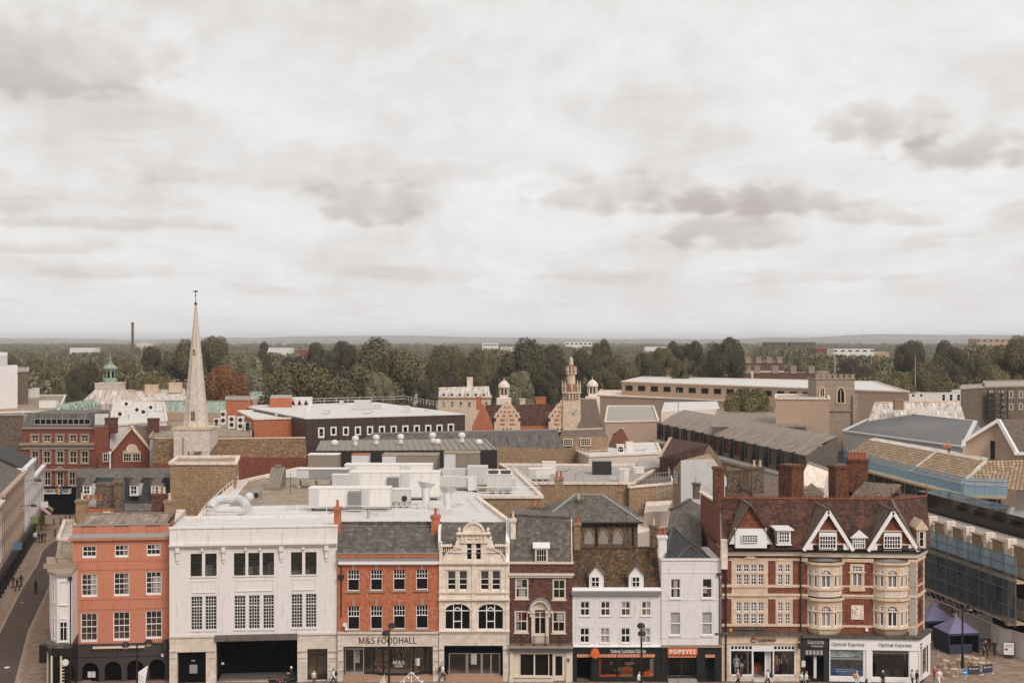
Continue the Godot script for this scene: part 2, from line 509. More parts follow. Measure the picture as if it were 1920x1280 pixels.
func chimney(called:String,label:String,at:Vector3,w:float,dp:float,h:float,brick:String,pots:int,potm:="terracotta",turn:=0.0,group:="")->Node3D:
	var t:=thing(called,label,"chimney",at,turn,group)
	var k:=MB.new()
	k.box(-w/2,w/2,0,h,-dp/2,dp/2)
	k.box(-w/2-0.06,w/2+0.06,h,h+0.14,-dp/2-0.06,dp/2+0.06)
	k.box(-w/2-0.12,w/2+0.12,h+0.14,h+0.3,-dp/2-0.12,dp/2+0.12)
	k.box(-w/2-0.02,w/2+0.02,h+0.3,h+0.38,-dp/2-0.02,dp/2+0.02)
	obj("stack",k,M[brick],t)
	for i in pots:
		var q:=MB.new()
		var x:=(i+0.5)*w/pots-w/2
		q.lathe(V(x,h+0.36,0),[[0.16,0],[0.14,0.1],[0.12,0.55],[0.15,0.6],[0.15,0.68],[0.09,0.68],[0.09,0.3]],10)
		obj("chimney_pot",q,M[potm],t)
	return t
func more_paints()->void:
	for e in[["tile_moss","tile_far",15.0],["brick_old","brick_stack",6.0]]:
		tint(e[1],e[0],Color(1.1,1.05,1.0)if e[1]=="tile_far" else Color(0.8,0.6,0.5))
		M[e[1]].uv1_scale=V(1.0/e[2],1.0/e[2],1)
	mat("olive_paint",hexc("77724a"),0.7);mat("pink_awning",hexc("c48d92"),0.8);mat("green_awning",hexc("8d8a52"),0.8);mat("blue",hexc("50708c"),0.6);mat("dark_teal",hexc("23282a"),0.5)
	mat("net_blue",Color(0.54,0.70,0.78,0.45),0.8);M.net_blue.transparency=BaseMaterial3D.TRANSPARENCY_ALPHA
	mat("pink_tile",hexc("94685a"),0.9);mat("net_dark",Color(0.24,0.33,0.38,0.45),0.8);M.net_dark.transparency=BaseMaterial3D.TRANSPARENCY_ALPHA
	mat("plank",hexc("b29877"),0.9);mat("purple_canvas",hexc("77708c"),0.85);mat("hi_vis",hexc("d9702e"),0.7);mat("skin",hexc("c08d72"),0.6);mat("navy",hexc("2d3444"),0.7)
	for e in["brick_orange","brick_red","brick_buff","brick_old","slate","tile_red","tile_moss","tile_brown","roof_gravel","concrete","lead","sheet_buff","paving"]:
		var c:Color=M[e].albedo_color*0.87
		c.a=1.0
		M[e].albedo_color=c
	for e in[["tile_red",0.84,0.74,0.66,11.0],["slate",0.92,0.89,0.85,8.0],["tile_moss",0.95,0.92,0.88,10.0],["lead",1.08,1.0,0.93,14.0],["brick_orange",1.08,1.06,1.02,6.0],["paving",0.95,0.92,0.9,8.0]]:
		M[e[0]].albedo_color*=Color(e[1],e[2],e[3])
		M[e[0]].uv1_scale=V(1.0/e[4],1.0/e[4],1)
# ---------------------------------------------------------------- light, sky, ground
func camera_and_light()->void:
	var cam:=Camera3D.new()
	cam.name="camera"
	cam.position=V(0,CAMH,0)
	cam.rotation.x=-0.0025
	cam.fov=rad_to_deg(2*atan(640.0/F))
	cam.near=0.5
	cam.far=30000
	add_child(cam)
	cam.current=true
	var e:=Environment.new()
	e.background_mode=Environment.BG_SKY
	var sky:=Sky.new()
	var pm:=PanoramaSkyMaterial.new()
	pm.panorama=ImageTexture.create_from_image(sky_image())
	sky.sky_material=pm
	e.sky=sky
	e.tonemap_mode=Environment.TONE_MAPPER_LINEAR
	e.tonemap_exposure=1.0
	e.sdfgi_enabled=true
	e.ssao_enabled=true
	e.ssil_enabled=true
	e.fog_enabled=true
	e.fog_density=0.0001
	e.fog_light_color=Color(0.95,0.95,0.96)
	var w:=WorldEnvironment.new()
	w.name="surroundings"
	w.environment=e
	add_child(w)
	var sun:=DirectionalLight3D.new()
	sun.name="sun"
	sun.light_energy=0.72
	sun.light_color=Color(1.0,0.985,0.975)
	sun.light_angular_distance=22
	sun.shadow_enabled=true
	sun.rotation_degrees=V(-41,30,0)
	add_child(sun)
func sky_image()->Image:
	var W:=4096;var Hh:=2048
	var im:=Image.create(W,Hh,false,Image.FORMAT_RGB8)
	im.fill(Color(0.62,0.58,0.55))
	var n1:=FastNoiseLite.new();n1.seed=5;n1.frequency=1.0;n1.fractal_octaves=6;n1.fractal_gain=0.55;n1.noise_type=FastNoiseLite.TYPE_SIMPLEX_SMOOTH
	var n2:=FastNoiseLite.new();n2.seed=77;n2.frequency=1.0;n2.fractal_octaves=3;n2.noise_type=FastNoiseLite.TYPE_SIMPLEX_SMOOTH
	var heavy:=[[690,395,105,42,0.95],[1180,378,220,40,0.8],[1440,385,240,26,1.05],[1650,412,130,16,0.8],[1640,245,140,55,1.0],[1840,295,170,48,1.2],[150,130,190,70,0.7],[1390,445,100,34,0.7],[200,425,230,14,0.7],[60,465,150,14,0.6],[230,515,150,14,0.6],[780,520,110,18,0.45],[560,545,120,12,0.4],[1130,520,100,16,0.45],[1560,525,120,15,0.4],[820,335,80,24,0.4],[20,380,110,36,0.4],[1060,330,50,26,0.35],[350,335,60,20,0.35]]
	var bright:=Color(0.95,0.946,0.94);var mid:=Color(0.914,0.907,0.9);var dark:=Color(0.775,0.745,0.733)
	var row:=0;var past:=[]
	while row<Hh/2+12:
		var el:=(0.5-(row+0.5)/Hh)*PI
		var rs:=1 if el<0.34 else(4 if el<0.8 else 8)
		var vs:=PackedFloat32Array();vs.resize(W)
		var ab:PackedFloat32Array=past[0]if past.size()else vs
		var c:=0
		while c<W:
			var az:=wrapf((c+0.5)/W*TAU,-PI,PI)
			var step:=maxi(rs,1 if absf(az)<0.62 else 4)
			var dy:=maxf(sin(el),0.0)+0.085
			var q:=cos(el)/dy
			var px:=sin(az)*q;var py:=cos(az)*q
			var wx:=n2.get_noise_2d(px*0.8,py*0.8)*0.35
			var v:=n1.get_noise_2d(px*1.0+wx,py*0.42+4.0+wx*0.6)
			var puff:=n2.get_noise_2d(az*28,el*52)
			v+=puff*0.25*minf(1,el*9)
			for k in step:vs[c+k]=v
			var edge:=clampf((v-ab[c])*1.5,-0.3,0.3)if past.size()>3 else 0.0
			var t:=smoothstep(-0.1,0.6,v)*0.42-edge*0.3
			var b:=smoothstep(-0.1,0.4,-v)*0.8+maxf(edge,0.0)*1.0
			if absf(az)<0.6 and el<0.36:
				var X:=960+tan(az)*F;var Y:=634-tan(el)/cos(az)*F
				X+=v*50;Y+=wx*30
				for k in heavy:
					var ex:float=(X-k[0])/k[2];var ey:float=(Y-k[1])/k[3]
					if ey>0:ey*=1.6
					var r2:=ex*ex+ey*ey
					if r2<5.0:
						var soft:=smoothstep(1.9,0.1,r2-v*1.4-puff*0.9+0.25*ey)
						t+=k[4]*soft*(0.62+0.2*clampf(ey,-1,1))
						b*=1.0-0.6*soft
			t=clampf(t,0,1.1)
			var col:=mid.lerp(bright,clampf(b,0,1)).lerp(dark,t)
			if el<0.07:
				col=col.lerp(Color(0.908,0.902,0.896),(1.0-maxf(el,0)/0.07)*0.6)
			if step==1:im.set_pixel(c,row,col)
			else:im.fill_rect(Rect2i(c,row,step,rs),col)
			c+=step
		past.append(vs)
		if past.size()>5:past.pop_front()
		row+=rs
	return im
func ground()->void:
	var k:=MB.new()
	k.quad(V(-9000,-0.05,300),V(9000,-0.05,300),V(9000,-0.05,-14000),V(-9000,-0.05,-14000))
	var im:=plain_image(hexc("6d6857"))
	layer(im,"big",hexc("4e5138"),0.45,0.7,0.8);layer(im,"mid",hexc("8d8270"),0.55,0.8,0.6);layer(im,"fine",hexc("3d402e"),0.55,0.85,0.6)
	struct("ground",k,mat("ground_cover",Color.WHITE,0.95,im,400.0))
	k=MB.new()
	k.quad(V(-160,-0.02,-110),V(160,-0.02,-110),V(260,-0.02,-420),V(-260,-0.02,-420))
	struct("yards",k,M.concrete_dark)
	k=MB.new()
	k.face([V(-42,0,-60),V(70,0,-60),V(75,0,-160),V(38,0,-160),V(38,0,-124),V(-44,0,-124)])
	struct("market_square",k,M.paving)
	k=MB.new()
	k.face([V(-46,0.004,-121.5),V(-46,0.004,-122.9),V(38,0.004,-122.9),V(38,0.004,-121.5)].map(func(p):return p))
	struct("channel",k,M.setts)
	var l:=[U(-38,75),U(-45,100),U(-51.2,122),U(-57.3,143.2),U(-64.9,170),U(-69,186),U(-72.8,198.5),U(-74.2,206),U(-74.9,214)]
	var r:=[U(-32,75),U(-40,100),U(-47.5,122),U(-54.3,143.2),U(-61.6,170),U(-66,186),U(-69.5,198.5),U(-71.5,206),U(-73,214)]
	var rd:=MB.new();var kb:=MB.new();var pl:=MB.new();var pr:=MB.new()
	for i in l.size()-1:
		var a:=V(l[i].x,0,-l[i].y);var b:=V(l[i+1].x,0,-l[i+1].y)
		var c:=V(r[i].x,0,-r[i].y);var d:=V(r[i+1].x,0,-r[i+1].y)
		var up:=Vector3.UP
		rd.quad(a+up*0.004,c+up*0.004,d+up*0.004,b+up*0.004)
		for e in[[a,b,-1.0],[c,d,1.0]]:
			var o:=V(e[2]*0.3,0,0)
			var p:Vector3=e[0];var q:Vector3=e[1]
			if e[2]<0:
				kb.quad(q,p,p+up*0.12,q+up*0.12)
				kb.quad(p+up*0.12+o,p+up*0.12,q+up*0.12,q+up*0.12+o)
				var wl:=V(-16,0,0)
				pl.quad(p+up*0.116+o+wl,p+up*0.116+o,q+up*0.116+o,q+up*0.116+o+wl)
			else:
				kb.quad(p,q,q+up*0.12,p+up*0.12)
				kb.quad(p+up*0.12,p+up*0.12+o,q+up*0.12+o,q+up*0.12)
				var wr:=V(7,0,0)
				pr.quad(p+up*0.116+o,p+up*0.116+o+wr,q+up*0.116+o+wr,q+up*0.116+o)
	struct("road",rd,M.asphalt)
	struct("kerb",kb,M.stone_dark)
	struct("pavement",pl,M.paving)
	struct("pavement",pr,M.paving)
	var ts:=MB.new()
	for i in range(1,l.size()-1):
		for j in 14:
			for side in 2:
				var e:Array=[l,r][side]
				var p:Vector2=e[i].lerp(e[i+1],j/14.0);var q:Vector2=e[i].lerp(e[i+1],(j+0.5)/14.0)
				var o:=-0.75 if side==0 else 0.6
				ts.quad(V(p.x+o,0.122,-p.y),V(p.x+o+0.45,0.122,-p.y),V(q.x+o+0.45,0.122,-q.y),V(q.x+o,0.122,-q.y))
	struct("kerbside_setts",ts,M.setts)
	k=MB.new()
	k.face([V(-92,0.13,-214),V(-66,0.13,-214),V(-66,0.13,-238),V(-92,0.13,-238)])
	struct("paved_junction",k,M.paving)
	for g in[[5,1250,18,1253],[38,1129,43,1130.5]]:
		k=MB.new()
		var a:=G(g[0],g[3]);var b:=G(g[2],g[1])
		k.quad(V(a.x,0.01,a.z),V(b.x,0.01,a.z),V(b.x,0.01,b.z),V(a.x,0.01,b.z))
		struct("road_marking",k,M.white_paint)
# ---------------------------------------------------------------- the row that faces the square
func orange_house()->void:
	var fr:=Fr.new(316.5,123.6,5.6)
	var b:=bld("painted_house","orange painted three storey house above a dark grey arched bar front",fr)
	var x0:=fr.x(134.8);var x1:=0.0
	var Y:=func(py):return fr.y(py,136.0)
	var top:float=Y.call(1008.0);var gf:float=Y.call(1208.0)
	var hs:=[]
	for w in[[153.1,1023.5,179.6,1046.2],[214.0,1021.5,240.0,1045.0],[273.8,1020.0,300.0,1042.5],[151.3,1076.0,181.5,1119.4],[212.3,1073.8,241.6,1117.8],[272.5,1071.5,301.9,1115.6],[150.0,1149.4,181.5,1203.8],[211.0,1146.9,242.5,1201.3],[271.9,1144.6,302.8,1197.8]]:
		hs.append(fr.h(w[0],w[1],w[2],w[3]))
	var k:=MB.new()
	wall(k,x0,gf,x1,top,hs,0,0.14)
	shell(k,x0,0,x1,top,9)
	for s in[1051.5,1068.0,1123.8,1142.0]:
		var y:float=Y.call(s)
		k.box(x0-0.02,x1,y-0.07,y+0.06,0,0.05)
	k.box(x0-0.3,x1+0.2,Y.call(1013.0),Y.call(1009.0),0,0.36)
	k.box(x0-0.1,x1+0.05,Y.call(1016.0),Y.call(1013.0),0,0.16)
	obj("wall",k,M.render_orange,b)
	k=MB.new()
	var pt:float=Y.call(986.0);var pb:float=Y.call(1003.0)
	k.box(x0,x1,pb,pt,-0.4,-0.1)
	for s in[[134.8,151.5],[178.5,213.5],[239.5,273.0],[299.5,316.4]]:
		k.box(fr.x(s[0]),fr.x(s[1]),pb,pt,-0.1,0.02)
	obj("parapet",k,M.render_orange,b)
	k=MB.new()
	k.box(x0-0.3,x1+0.2,Y.call(1009.0),Y.call(1008.0),-0.1,0.38)
	k.face([V(x0-0.3,Y.call(1008.0),0.38),V(x1+0.2,Y.call(1008.0),0.38),V(x1,pb+0.1,0.03),V(x0,pb+0.1,0.03)])
	k.box(x0-0.05,x1,pt,pt+0.07,-0.46,0.08)
	obj("lead_flashing",k,M.leadwork,b)
	k=MB.new()
	k.face([V(x0+0.4,pt+0.1,-0.46),V(x1-0.3,pt+0.1,-0.46),V(x1-0.3,pt+0.5,-4.5),V(x0+0.4,pt+0.5,-4.5)])
	k.box(x0+0.4,x1-0.3,pt+0.45,pt+0.6,-4.8,-4.4)
	k.face([V(x1-0.3,pt+0.5,-4.6),V(x0+0.4,pt+0.5,-4.6),V(x0+0.4,pt,-9),V(x1-0.3,pt,-9)])
	obj("roof",k,M.lead,b)
	rooms(b,x0,gf,x1,top,[Y.call(1060.0),Y.call(1133.0),gf+0.1],"inside_warm",3.0)
	var cov:=[["blind_white",0.0,0.0],["curtain_grey",0.0,1.0,0.6,1.0],["blind_white",0.0,0.5,0.5,1.0],["blind_white",0.0,1.0,0.55,1.0],["curtain_grey",0.0,1.0,0.75,1.0],["blind_white",0.2,1.0,0.4,1.0]]
	for i in 9:
		var o:={"c":3,"r":2 if i<3 else 4,"rail":1 if i<3 else 2,"fw":0.08,"bw":0.036,"fb":0.22}
		if i<6:o.cover=cov[i]
		window(b,hs[i],-0.1,o)
	var fs:float=Y.call(1230.0)
	k=MB.new()
	var arches:=[[152.5,184.4,1241.9],[195.0,226.9,1239.6],[237.0,268.7,1237.6],[278.8,308.5,1235.4]]
	var ah:=[]
	for a in arches:
		var h:Array=fr.h(a[0],a[2],a[1],1290)
		h[1]=0.0
		ah.append(h)
	wall(k,x0,0,x1,gf-0.02,ah,0.12,0.3)
	for h in ah:
		var r:float=(h[2]-h[0])/2
		spandrel(k,h[0],h[2],h[3]-r,h[3],0.12,0.3)
		arch_band(k,(h[0]+h[2])/2,h[3]-r,r+0.02,r+0.02,0.12,0.12,0.17)
		for s in[h[0]-0.14,h[2]+0.02]:
			k.box(s,s+0.12,0,h[3]-r,0.12,0.17)
	k.box(x0,x1,fs-0.08,fs+0.05,0.12,0.22)
	k.box(x0,x1,gf-0.1,gf,0,0.2)
	for s in[x0+0.1,x1-0.45]:
		k.box(s-0.1,s+0.35,gf-0.7,gf+0.3,0,0.5)
		k.box(s-0.05,s+0.3,gf-1.2,gf-0.7,0,0.35)
	obj("bar_front",k,M.render_charcoal,b)
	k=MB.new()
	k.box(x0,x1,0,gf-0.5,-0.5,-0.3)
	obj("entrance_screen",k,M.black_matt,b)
	k=MB.new()
	var sy:float=fr.y(1212.0,220.0)
	k.box(fr.x(174.7),fr.x(271.9),sy-0.06,sy+0.1,0.2,0.55)
	obj("sign_light",k,M.cream_paint,b)
	text(b,"sign_lettering","MARKET HOUSE",fr.x(224.0),fr.y(1217.3,224.0),0.15,fr.x(272.8)-fr.x(176.0),0.36,"gold","Droid Sans",false,0.05)
	for q in[[162,1260.5,176.5,1271.5]]:
		k=MB.new()
		var h:=fr.h(q[0],q[1],q[2],q[3])
		k.box(h[0],h[0]+0.36,h[1],h[3],-0.3,-0.26);k.box(h[0]+0.4,h[2],h[1],h[3],-0.3,-0.26)
		obj("menu_board",k,M.blind_white,b)
	k=MB.new()
	k.lathe(V(fr.x(304.5),fr.y(1227.0,304.0),0.2),[[0.01,-0.2],[0.15,-0.15],[0.16,0.1],[0.01,0.12]],8)
	obj("alarm_box",k,M.white_paint,b)
func deco_store()->void:
	var fr:=Fr.new(632.0,123.4,5.6)
	var b:=bld("department_store","wide white rendered store with steel grid windows and a black covered entrance",fr)
	var x0:=fr.x(316.8);var x1:=0.0
	var Y:=func(py):return fr.y(py,632.0)
	var top:float=Y.call(984.6);var base:float=Y.call(1186.6)
	var ups:=[[356.4,1038.0,378.0,1080.5],[383.7,1037.5,405.4,1080.0],[437.8,1036.6,459.5,1079.0],[464.8,1036.3,486.2,1078.5],[491.5,1036.0,513.2,1078.2],[545.0,1035.0,566.0,1077.3],[571.7,1034.8,593.0,1076.7]]
	var los:=[[357.0,1118.3,378.4,1181.5],[383.7,1117.4,405.4,1181.0],[438.4,1116.5,459.5,1179.7],[465.4,1116.0,486.2,1179.4],[492.4,1115.3,513.2,1179.0],[545.6,1113.8,566.4,1177.4],[572.3,1113.2,592.8,1176.8]]
	var hs:=[]
	for w in ups+los:hs.append(fr.h(w[0],w[1],w[2],w[3]))
	var k:=MB.new()
	wall(k,x0,base,x1,top-0.15,hs,0,0.2)
	k.box(x0,x1,base,top-0.15,-9.0,0,"ft")
	k.box(x0-0.06,x1+0.06,top-0.15,top,-0.5,0.1)
	var ly:float=Y.call(1016.0)
	k.box(x0,x1,ly-0.12,ly,0,0.5);k.box(x0,x1,ly-0.3,ly-0.12,0,0.3);k.box(x0,x1,ly-0.42,ly-0.3,0,0.14)
	k.box(x0+1.4,x1-0.5,ly+0.02,top-0.35,0,0.04)
	for s in[[316.8,346.0],[411.0,432.0],[519.0,540.0],[600.0,631.9]]:
		k.box(fr.x(s[0]),fr.x(s[1]),base,ly-0.42,0,0.035)
	for s in[332.7,418.8,527.2,611.8]:
		var x:=fr.x(s)
		k.box(x-0.2,x+0.2,ly-0.75,ly-0.3,0.07,0.42);k.box(x-0.15,x+0.15,ly-1.5,ly-0.75,0.07,0.26);k.box(x-0.11,x+0.11,ly-1.8,ly-1.5,0.07,0.16)
	for s in[378.7,460.3,487.0,568.3]:
		var x:=fr.x(s)
		k.box(x-0.12,x+0.12,ly-0.65,ly-0.42,0,0.28)
	for s in[[359.0,1089.0,404.0,1110.0],[441.0,1087.0,512.0,1107.0],[548.0,1085.5,591.0,1105.0]]:
		var h:=fr.h(s[0],s[1],s[2],s[3])
		k.box(h[0],h[2],h[3]-0.05,h[3],0,0.05);k.box(h[0],h[2],h[1]-0.06,h[1],0,0.1);k.box(h[0],h[0]+0.05,h[1],h[3],0,0.05);k.box(h[2]-0.05,h[2],h[1],h[3],0,0.05)
	for i in 14:
		var h:Array=hs[i]
		k.box(h[0]-0.08,h[2]+0.08,h[1]-0.12,h[1]-0.01,0,0.1)
	obj("wall",k,M.render_white,b)
	k=MB.new()
	k.face([V(x0,top-0.35,-0.4),V(x1,top-0.35,-0.4),V(x1,top-0.5,-9),V(x0,top-0.5,-9)])
	obj("roof",k,M.membrane,b)
	rooms(b,x0,base,x1,top-1.5,[fr.y(1095.0,480.0),base+0.1],"inside_warm",6.0)
	k=MB.new()
	var r:=RandomNumberGenerator.new();r.seed=4
	for i in 34:
		var x:=r.randf_range(x0+1.5,x1-2);var y:float=fr.y(1095.0,480.0)+0.12
		var z:=r.randf_range(-4.5,-1.2)
		k.box(x,x+r.randf_range(0.4,1.2),y,y+r.randf_range(0.7,1.7),z,z+0.5)
	stuff(obj("shop_fittings",k,M.curtain_grey,b))
	for i in 14:
		if i<7:
			window(b,hs[i],-0.14,{"c":4,"r":5,"fw":0.05,"bw":0.035,"m":"iron","rail":2,"join":true})
		else:
			window(b,hs[i],-0.14,{"c":4,"r":10,"fw":0.06,"bw":0.055,"m":"sheet","g":"glass_dark","rail":3,"join":true})
	var g:=func(a,py,c):var h:Array=fr.h(a,py,c,1290.0);h[1]=0.0;return h
	var d1:Array=g.call(331.2,1222.5,385.2);var d2:Array=g.call(404.0,1197.5,557.0);var d3:Array=g.call(575.6,1216.3,613.3)
	k=MB.new()
	wall(k,x0,0,x1,base,[d1,d2,d3],0.05,0.8)
	k.box(x0,fr.x(402.0),base-0.12,base+0.02,0.05,0.18);k.box(fr.x(557.5),x1,base-0.12,base+0.02,0.05,0.18)
	for s in[[316.8,330.8],[385.6,403.6],[557.3,575.2],[613.6,632.0]]:
		var yy:float=fr.y(1219.0,s[0])
		k.box(fr.x(s[0]),fr.x(s[1]),yy-0.12,yy,0.05,0.2);k.box(fr.x(s[0]),fr.x(s[1]),yy-0.75,yy-0.65,0.05,0.14);k.box(fr.x(s[0]),fr.x(s[1]),0,0.5,0.05,0.12)
	obj("stone_front",k,M.stone_grey,b)
	k=MB.new()
	k.box(fr.x(402.5),fr.x(557.0),base-0.5,base+0.05,-0.3,0.35)
	obj("canopy_edge",k,M.concrete_dark,b)
	k=MB.new()
	k.box(d1[0],d1[2],0,d1[3],-0.75,-0.6);k.box(d2[0],d2[2],0,d2[3],-4.0,-3.8);k.box(d2[0],d2[0]+0.1,0,d2[3],-4,-0.76);k.box(d2[2]-0.1,d2[2],0,d2[3],-4,-0.76);k.box(d2[0],d2[2],d2[3],d2[3]+0.1,-4,-0.76)
	obj("black_shutter",k,M.black_matt,b)
	k=MB.new()
	var q:=fr.h(353.0,1249.0,367.5,1265.0)
	k.box(q[0],q[2],q[1],q[3],-0.6,-0.5)
	obj("cash_machine",k,M.sheet_grey,b)
	text(b,"lettering","PAY",fr.x(360.0),fr.y(1241.5,360.0),-0.58,0.35,0.14,"blind_white")
	k=MB.new()
	q=fr.h(414.0,1242.0,419.0,1246.5)
	k.box(q[0],q[2],q[1],q[3],-0.7,-0.68)
	obj("notice",k,mat("notice_blue",hexc("9db4c4"),0.7),b).position.z=0.6
	window(b,[d3[0],0.05,d3[2],d3[3]-0.1],-0.5,{"c":2,"r":[0.6,2.6],"fw":0.1,"bw":0.08,"m":"black_paint","fb":0.2,"name":"glazed_door"})
	k=MB.new()
	k.box(d3[0]-0.3,d3[2]+0.3,0,d3[3]+0.3,-2.6,-2.5)
	obj("lobby_wall",k,M.inside_warm,b)
func segment_window(b:Node3D,k:MB,h:Array,z:float,rise:float,o:Dictionary)->void:
	spandrel(k,h[0],h[2],h[3]-rise,h[3],0.0,-z+0.02)
	window(b,h,z,o)
func brick_store()->void:
	var fr:=Fr.new(822.5,123.2,0.7)
	var b:=bld("brick_store","orange red brick shop with eight sash windows below a grey slate roof",fr)
	var x0:=fr.x(632.4);var x1:=0.0
	var Y:=func(py):return fr.y(py,728.0)
	var base:float=Y.call(1185.5);var eave:float=Y.call(1038.0)
	var hs:=[]
	for w in[[651.4,1068.4,673.6,1107.9],[694.4,1068.0,716.7,1107.2],[737.2,1067.6,759.5,1106.4],[780.0,1066.9,802.2,1105.5],[651.7,1136.0,674.0,1180.6],[694.4,1135.5,716.7,1179.9],[737.3,1134.8,759.7,1179.2],[780.0,1134.0,802.5,1178.5]]:
		hs.append(fr.h(w[0],w[1],w[2],w[3]))
	var k:=MB.new()
	wall(k,x0,base,x1,eave,hs,0,0.12)
	k.box(x0,x1,base,eave,-9,0,"ft")
	k.box(x0,x1,Y.call(1045.0),eave,0,0.12)
	for i in 8:
		segment_window(b,k,hs[i],-0.1,0.13,{"c":4,"r":[1,1.05,2.6],"cols":[4,4,1],"rail":2,"fw":0.06,"bw":0.04,"fb":0.08,"g":"glass_dark","join":i%2==9})
	obj("wall",k,M.brick_orange,b)
	rooms(b,x0,base,x1,eave,[Y.call(1122.0)],"inside",3.0)
	k=MB.new()
	for h in hs:
		var c:float=(h[0]+h[2])/2
		k.prism(PV([U(h[0]-0.03,h[3]-0.1),U(h[0]-0.2,h[3]+0.42),U(h[2]+0.2,h[3]+0.42),U(h[2]+0.03,h[3]-0.1),U(c+0.3,h[3]+0.03),U(c-0.3,h[3]+0.03)]),-0.02,0.035)
	obj("brick_heads",k,M.terracotta,b)
	k=MB.new()
	for h in hs:
		var c:float=(h[0]+h[2])/2
		k.prism(PV([U(c-0.1,h[3]+0.02),U(c+0.1,h[3]+0.02),U(c+0.2,h[3]+0.6),U(c-0.2,h[3]+0.6)]),0,0.09)
		k.box(h[0]-0.2,h[2]+0.2,h[1]-0.16,h[1]-0.01,-0.05,0.16)
	obj("stone_dressings",k,M.stone_dark,b)
	k=MB.new()
	k.box(x0+0.1,x1-0.05,Y.call(1056.5),Y.call(1050.0),0,0.42);k.box(x0+0.3,x1-0.2,Y.call(1058.5),Y.call(1056.5),0,0.2)
	obj("cornice",k,M.white_paint,b)
	k=MB.new()
	k.box(x0,x1-0.05,Y.call(1049.5),Y.call(1046.0),0,0.5);k.box(x0,x1,Y.call(1038.0),Y.call(1036.0),-0.3,0.2)
	obj("gutter",k,M.leadwork,b)
	k=MB.new()
	var ye:float=Y.call(1036.5)
	k.face([V(x0-0.1,ye,0.1),V(x1+0.1,ye,0.1),V(x1+0.1,ye+2.45,-3.1),V(x0-0.1,ye+2.45,-3.1)])
	k.face([V(x1,ye+2.45,-3.1),V(x0,ye+2.45,-3.1),V(x0,ye+1.2,-5.0),V(x1,ye+1.2,-5.0)])
	obj("roof",k,M.slate,b)
	k=MB.new()
	var r:=RandomNumberGenerator.new();r.seed=8
	for i in 33:
		var xx:=x0+0.3*i-0.05
		k.box(xx,xx+0.28,ye+2.38,ye+2.55+r.randf()*0.03,-3.28,-2.92)
	stuff(obj("ridge_tiles",k,M.slate,b))
	shop_front(fr,b,base)
	k=MB.new()
	var px:=fr.x(639.5)
	k.bar(V(px,Y.call(1157.0),0.1),V(px,Y.call(1050.0),0.1),0.06)
	k.box(px-0.28,px+0.28,Y.call(1083.0),Y.call(1077.0),0.0,0.35);k.box(px-0.18,px+0.18,Y.call(1085.5),Y.call(1083.0),0.0,0.28)
	obj("rainwater_pipe",k,M.iron,b)
	var cam:=MB.new()
	var cx:=fr.x(648.5)
	cam.box(cx-0.25,cx+0.1,Y.call(1172.0),Y.call(1167.5),0.0,0.5);cam.bar(V(cx,Y.call(1172.0),0.3),V(cx+0.08,Y.call(1180.0),0.3),0.14)
	obj("security_camera",cam,M.white_paint,b)
func mannequin(t:Node3D,at:Vector3,h:float,top:String,low:String,skirt:=false)->void:
	var k:=MB.new()
	k.ball(at+V(0,h*0.93,0),h*0.065,8,1.25);k.bar(at+V(0,h*0.82,0),at+V(0,h*0.88,0),0.05)
	for s in[-1,1]:
		k.bar(at+V(0.22*s,h*0.8,0),at+V(0.3*s,h*0.5,0.04),0.05,0.035)
		if skirt:k.bar(at+V(0.1*s,0,0),at+V(0.11*s,h*0.45,0),0.045,0.08)
	var body:=obj("mannequin",k,M.stone_grey,t)
	k=MB.new()
	k.lathe(at,[[0.17,h*0.5],[0.15,h*0.6],[0.19,h*0.72],[0.21,h*0.79],[0.06,h*0.84]],10)
	obj("display_top",k,M[top],body)
	k=MB.new()
	if skirt:
		k.lathe(at,[[0.26,h*0.36],[0.17,h*0.55],[0.1,h*0.56]],10)
	else:
		for s in[-1,1]:k.bar(at+V(0.12*s,0.03,0),at+V(0.1*s,h*0.54,0),0.08,0.11,8)
	obj("display_bottoms",k,M[low],body)
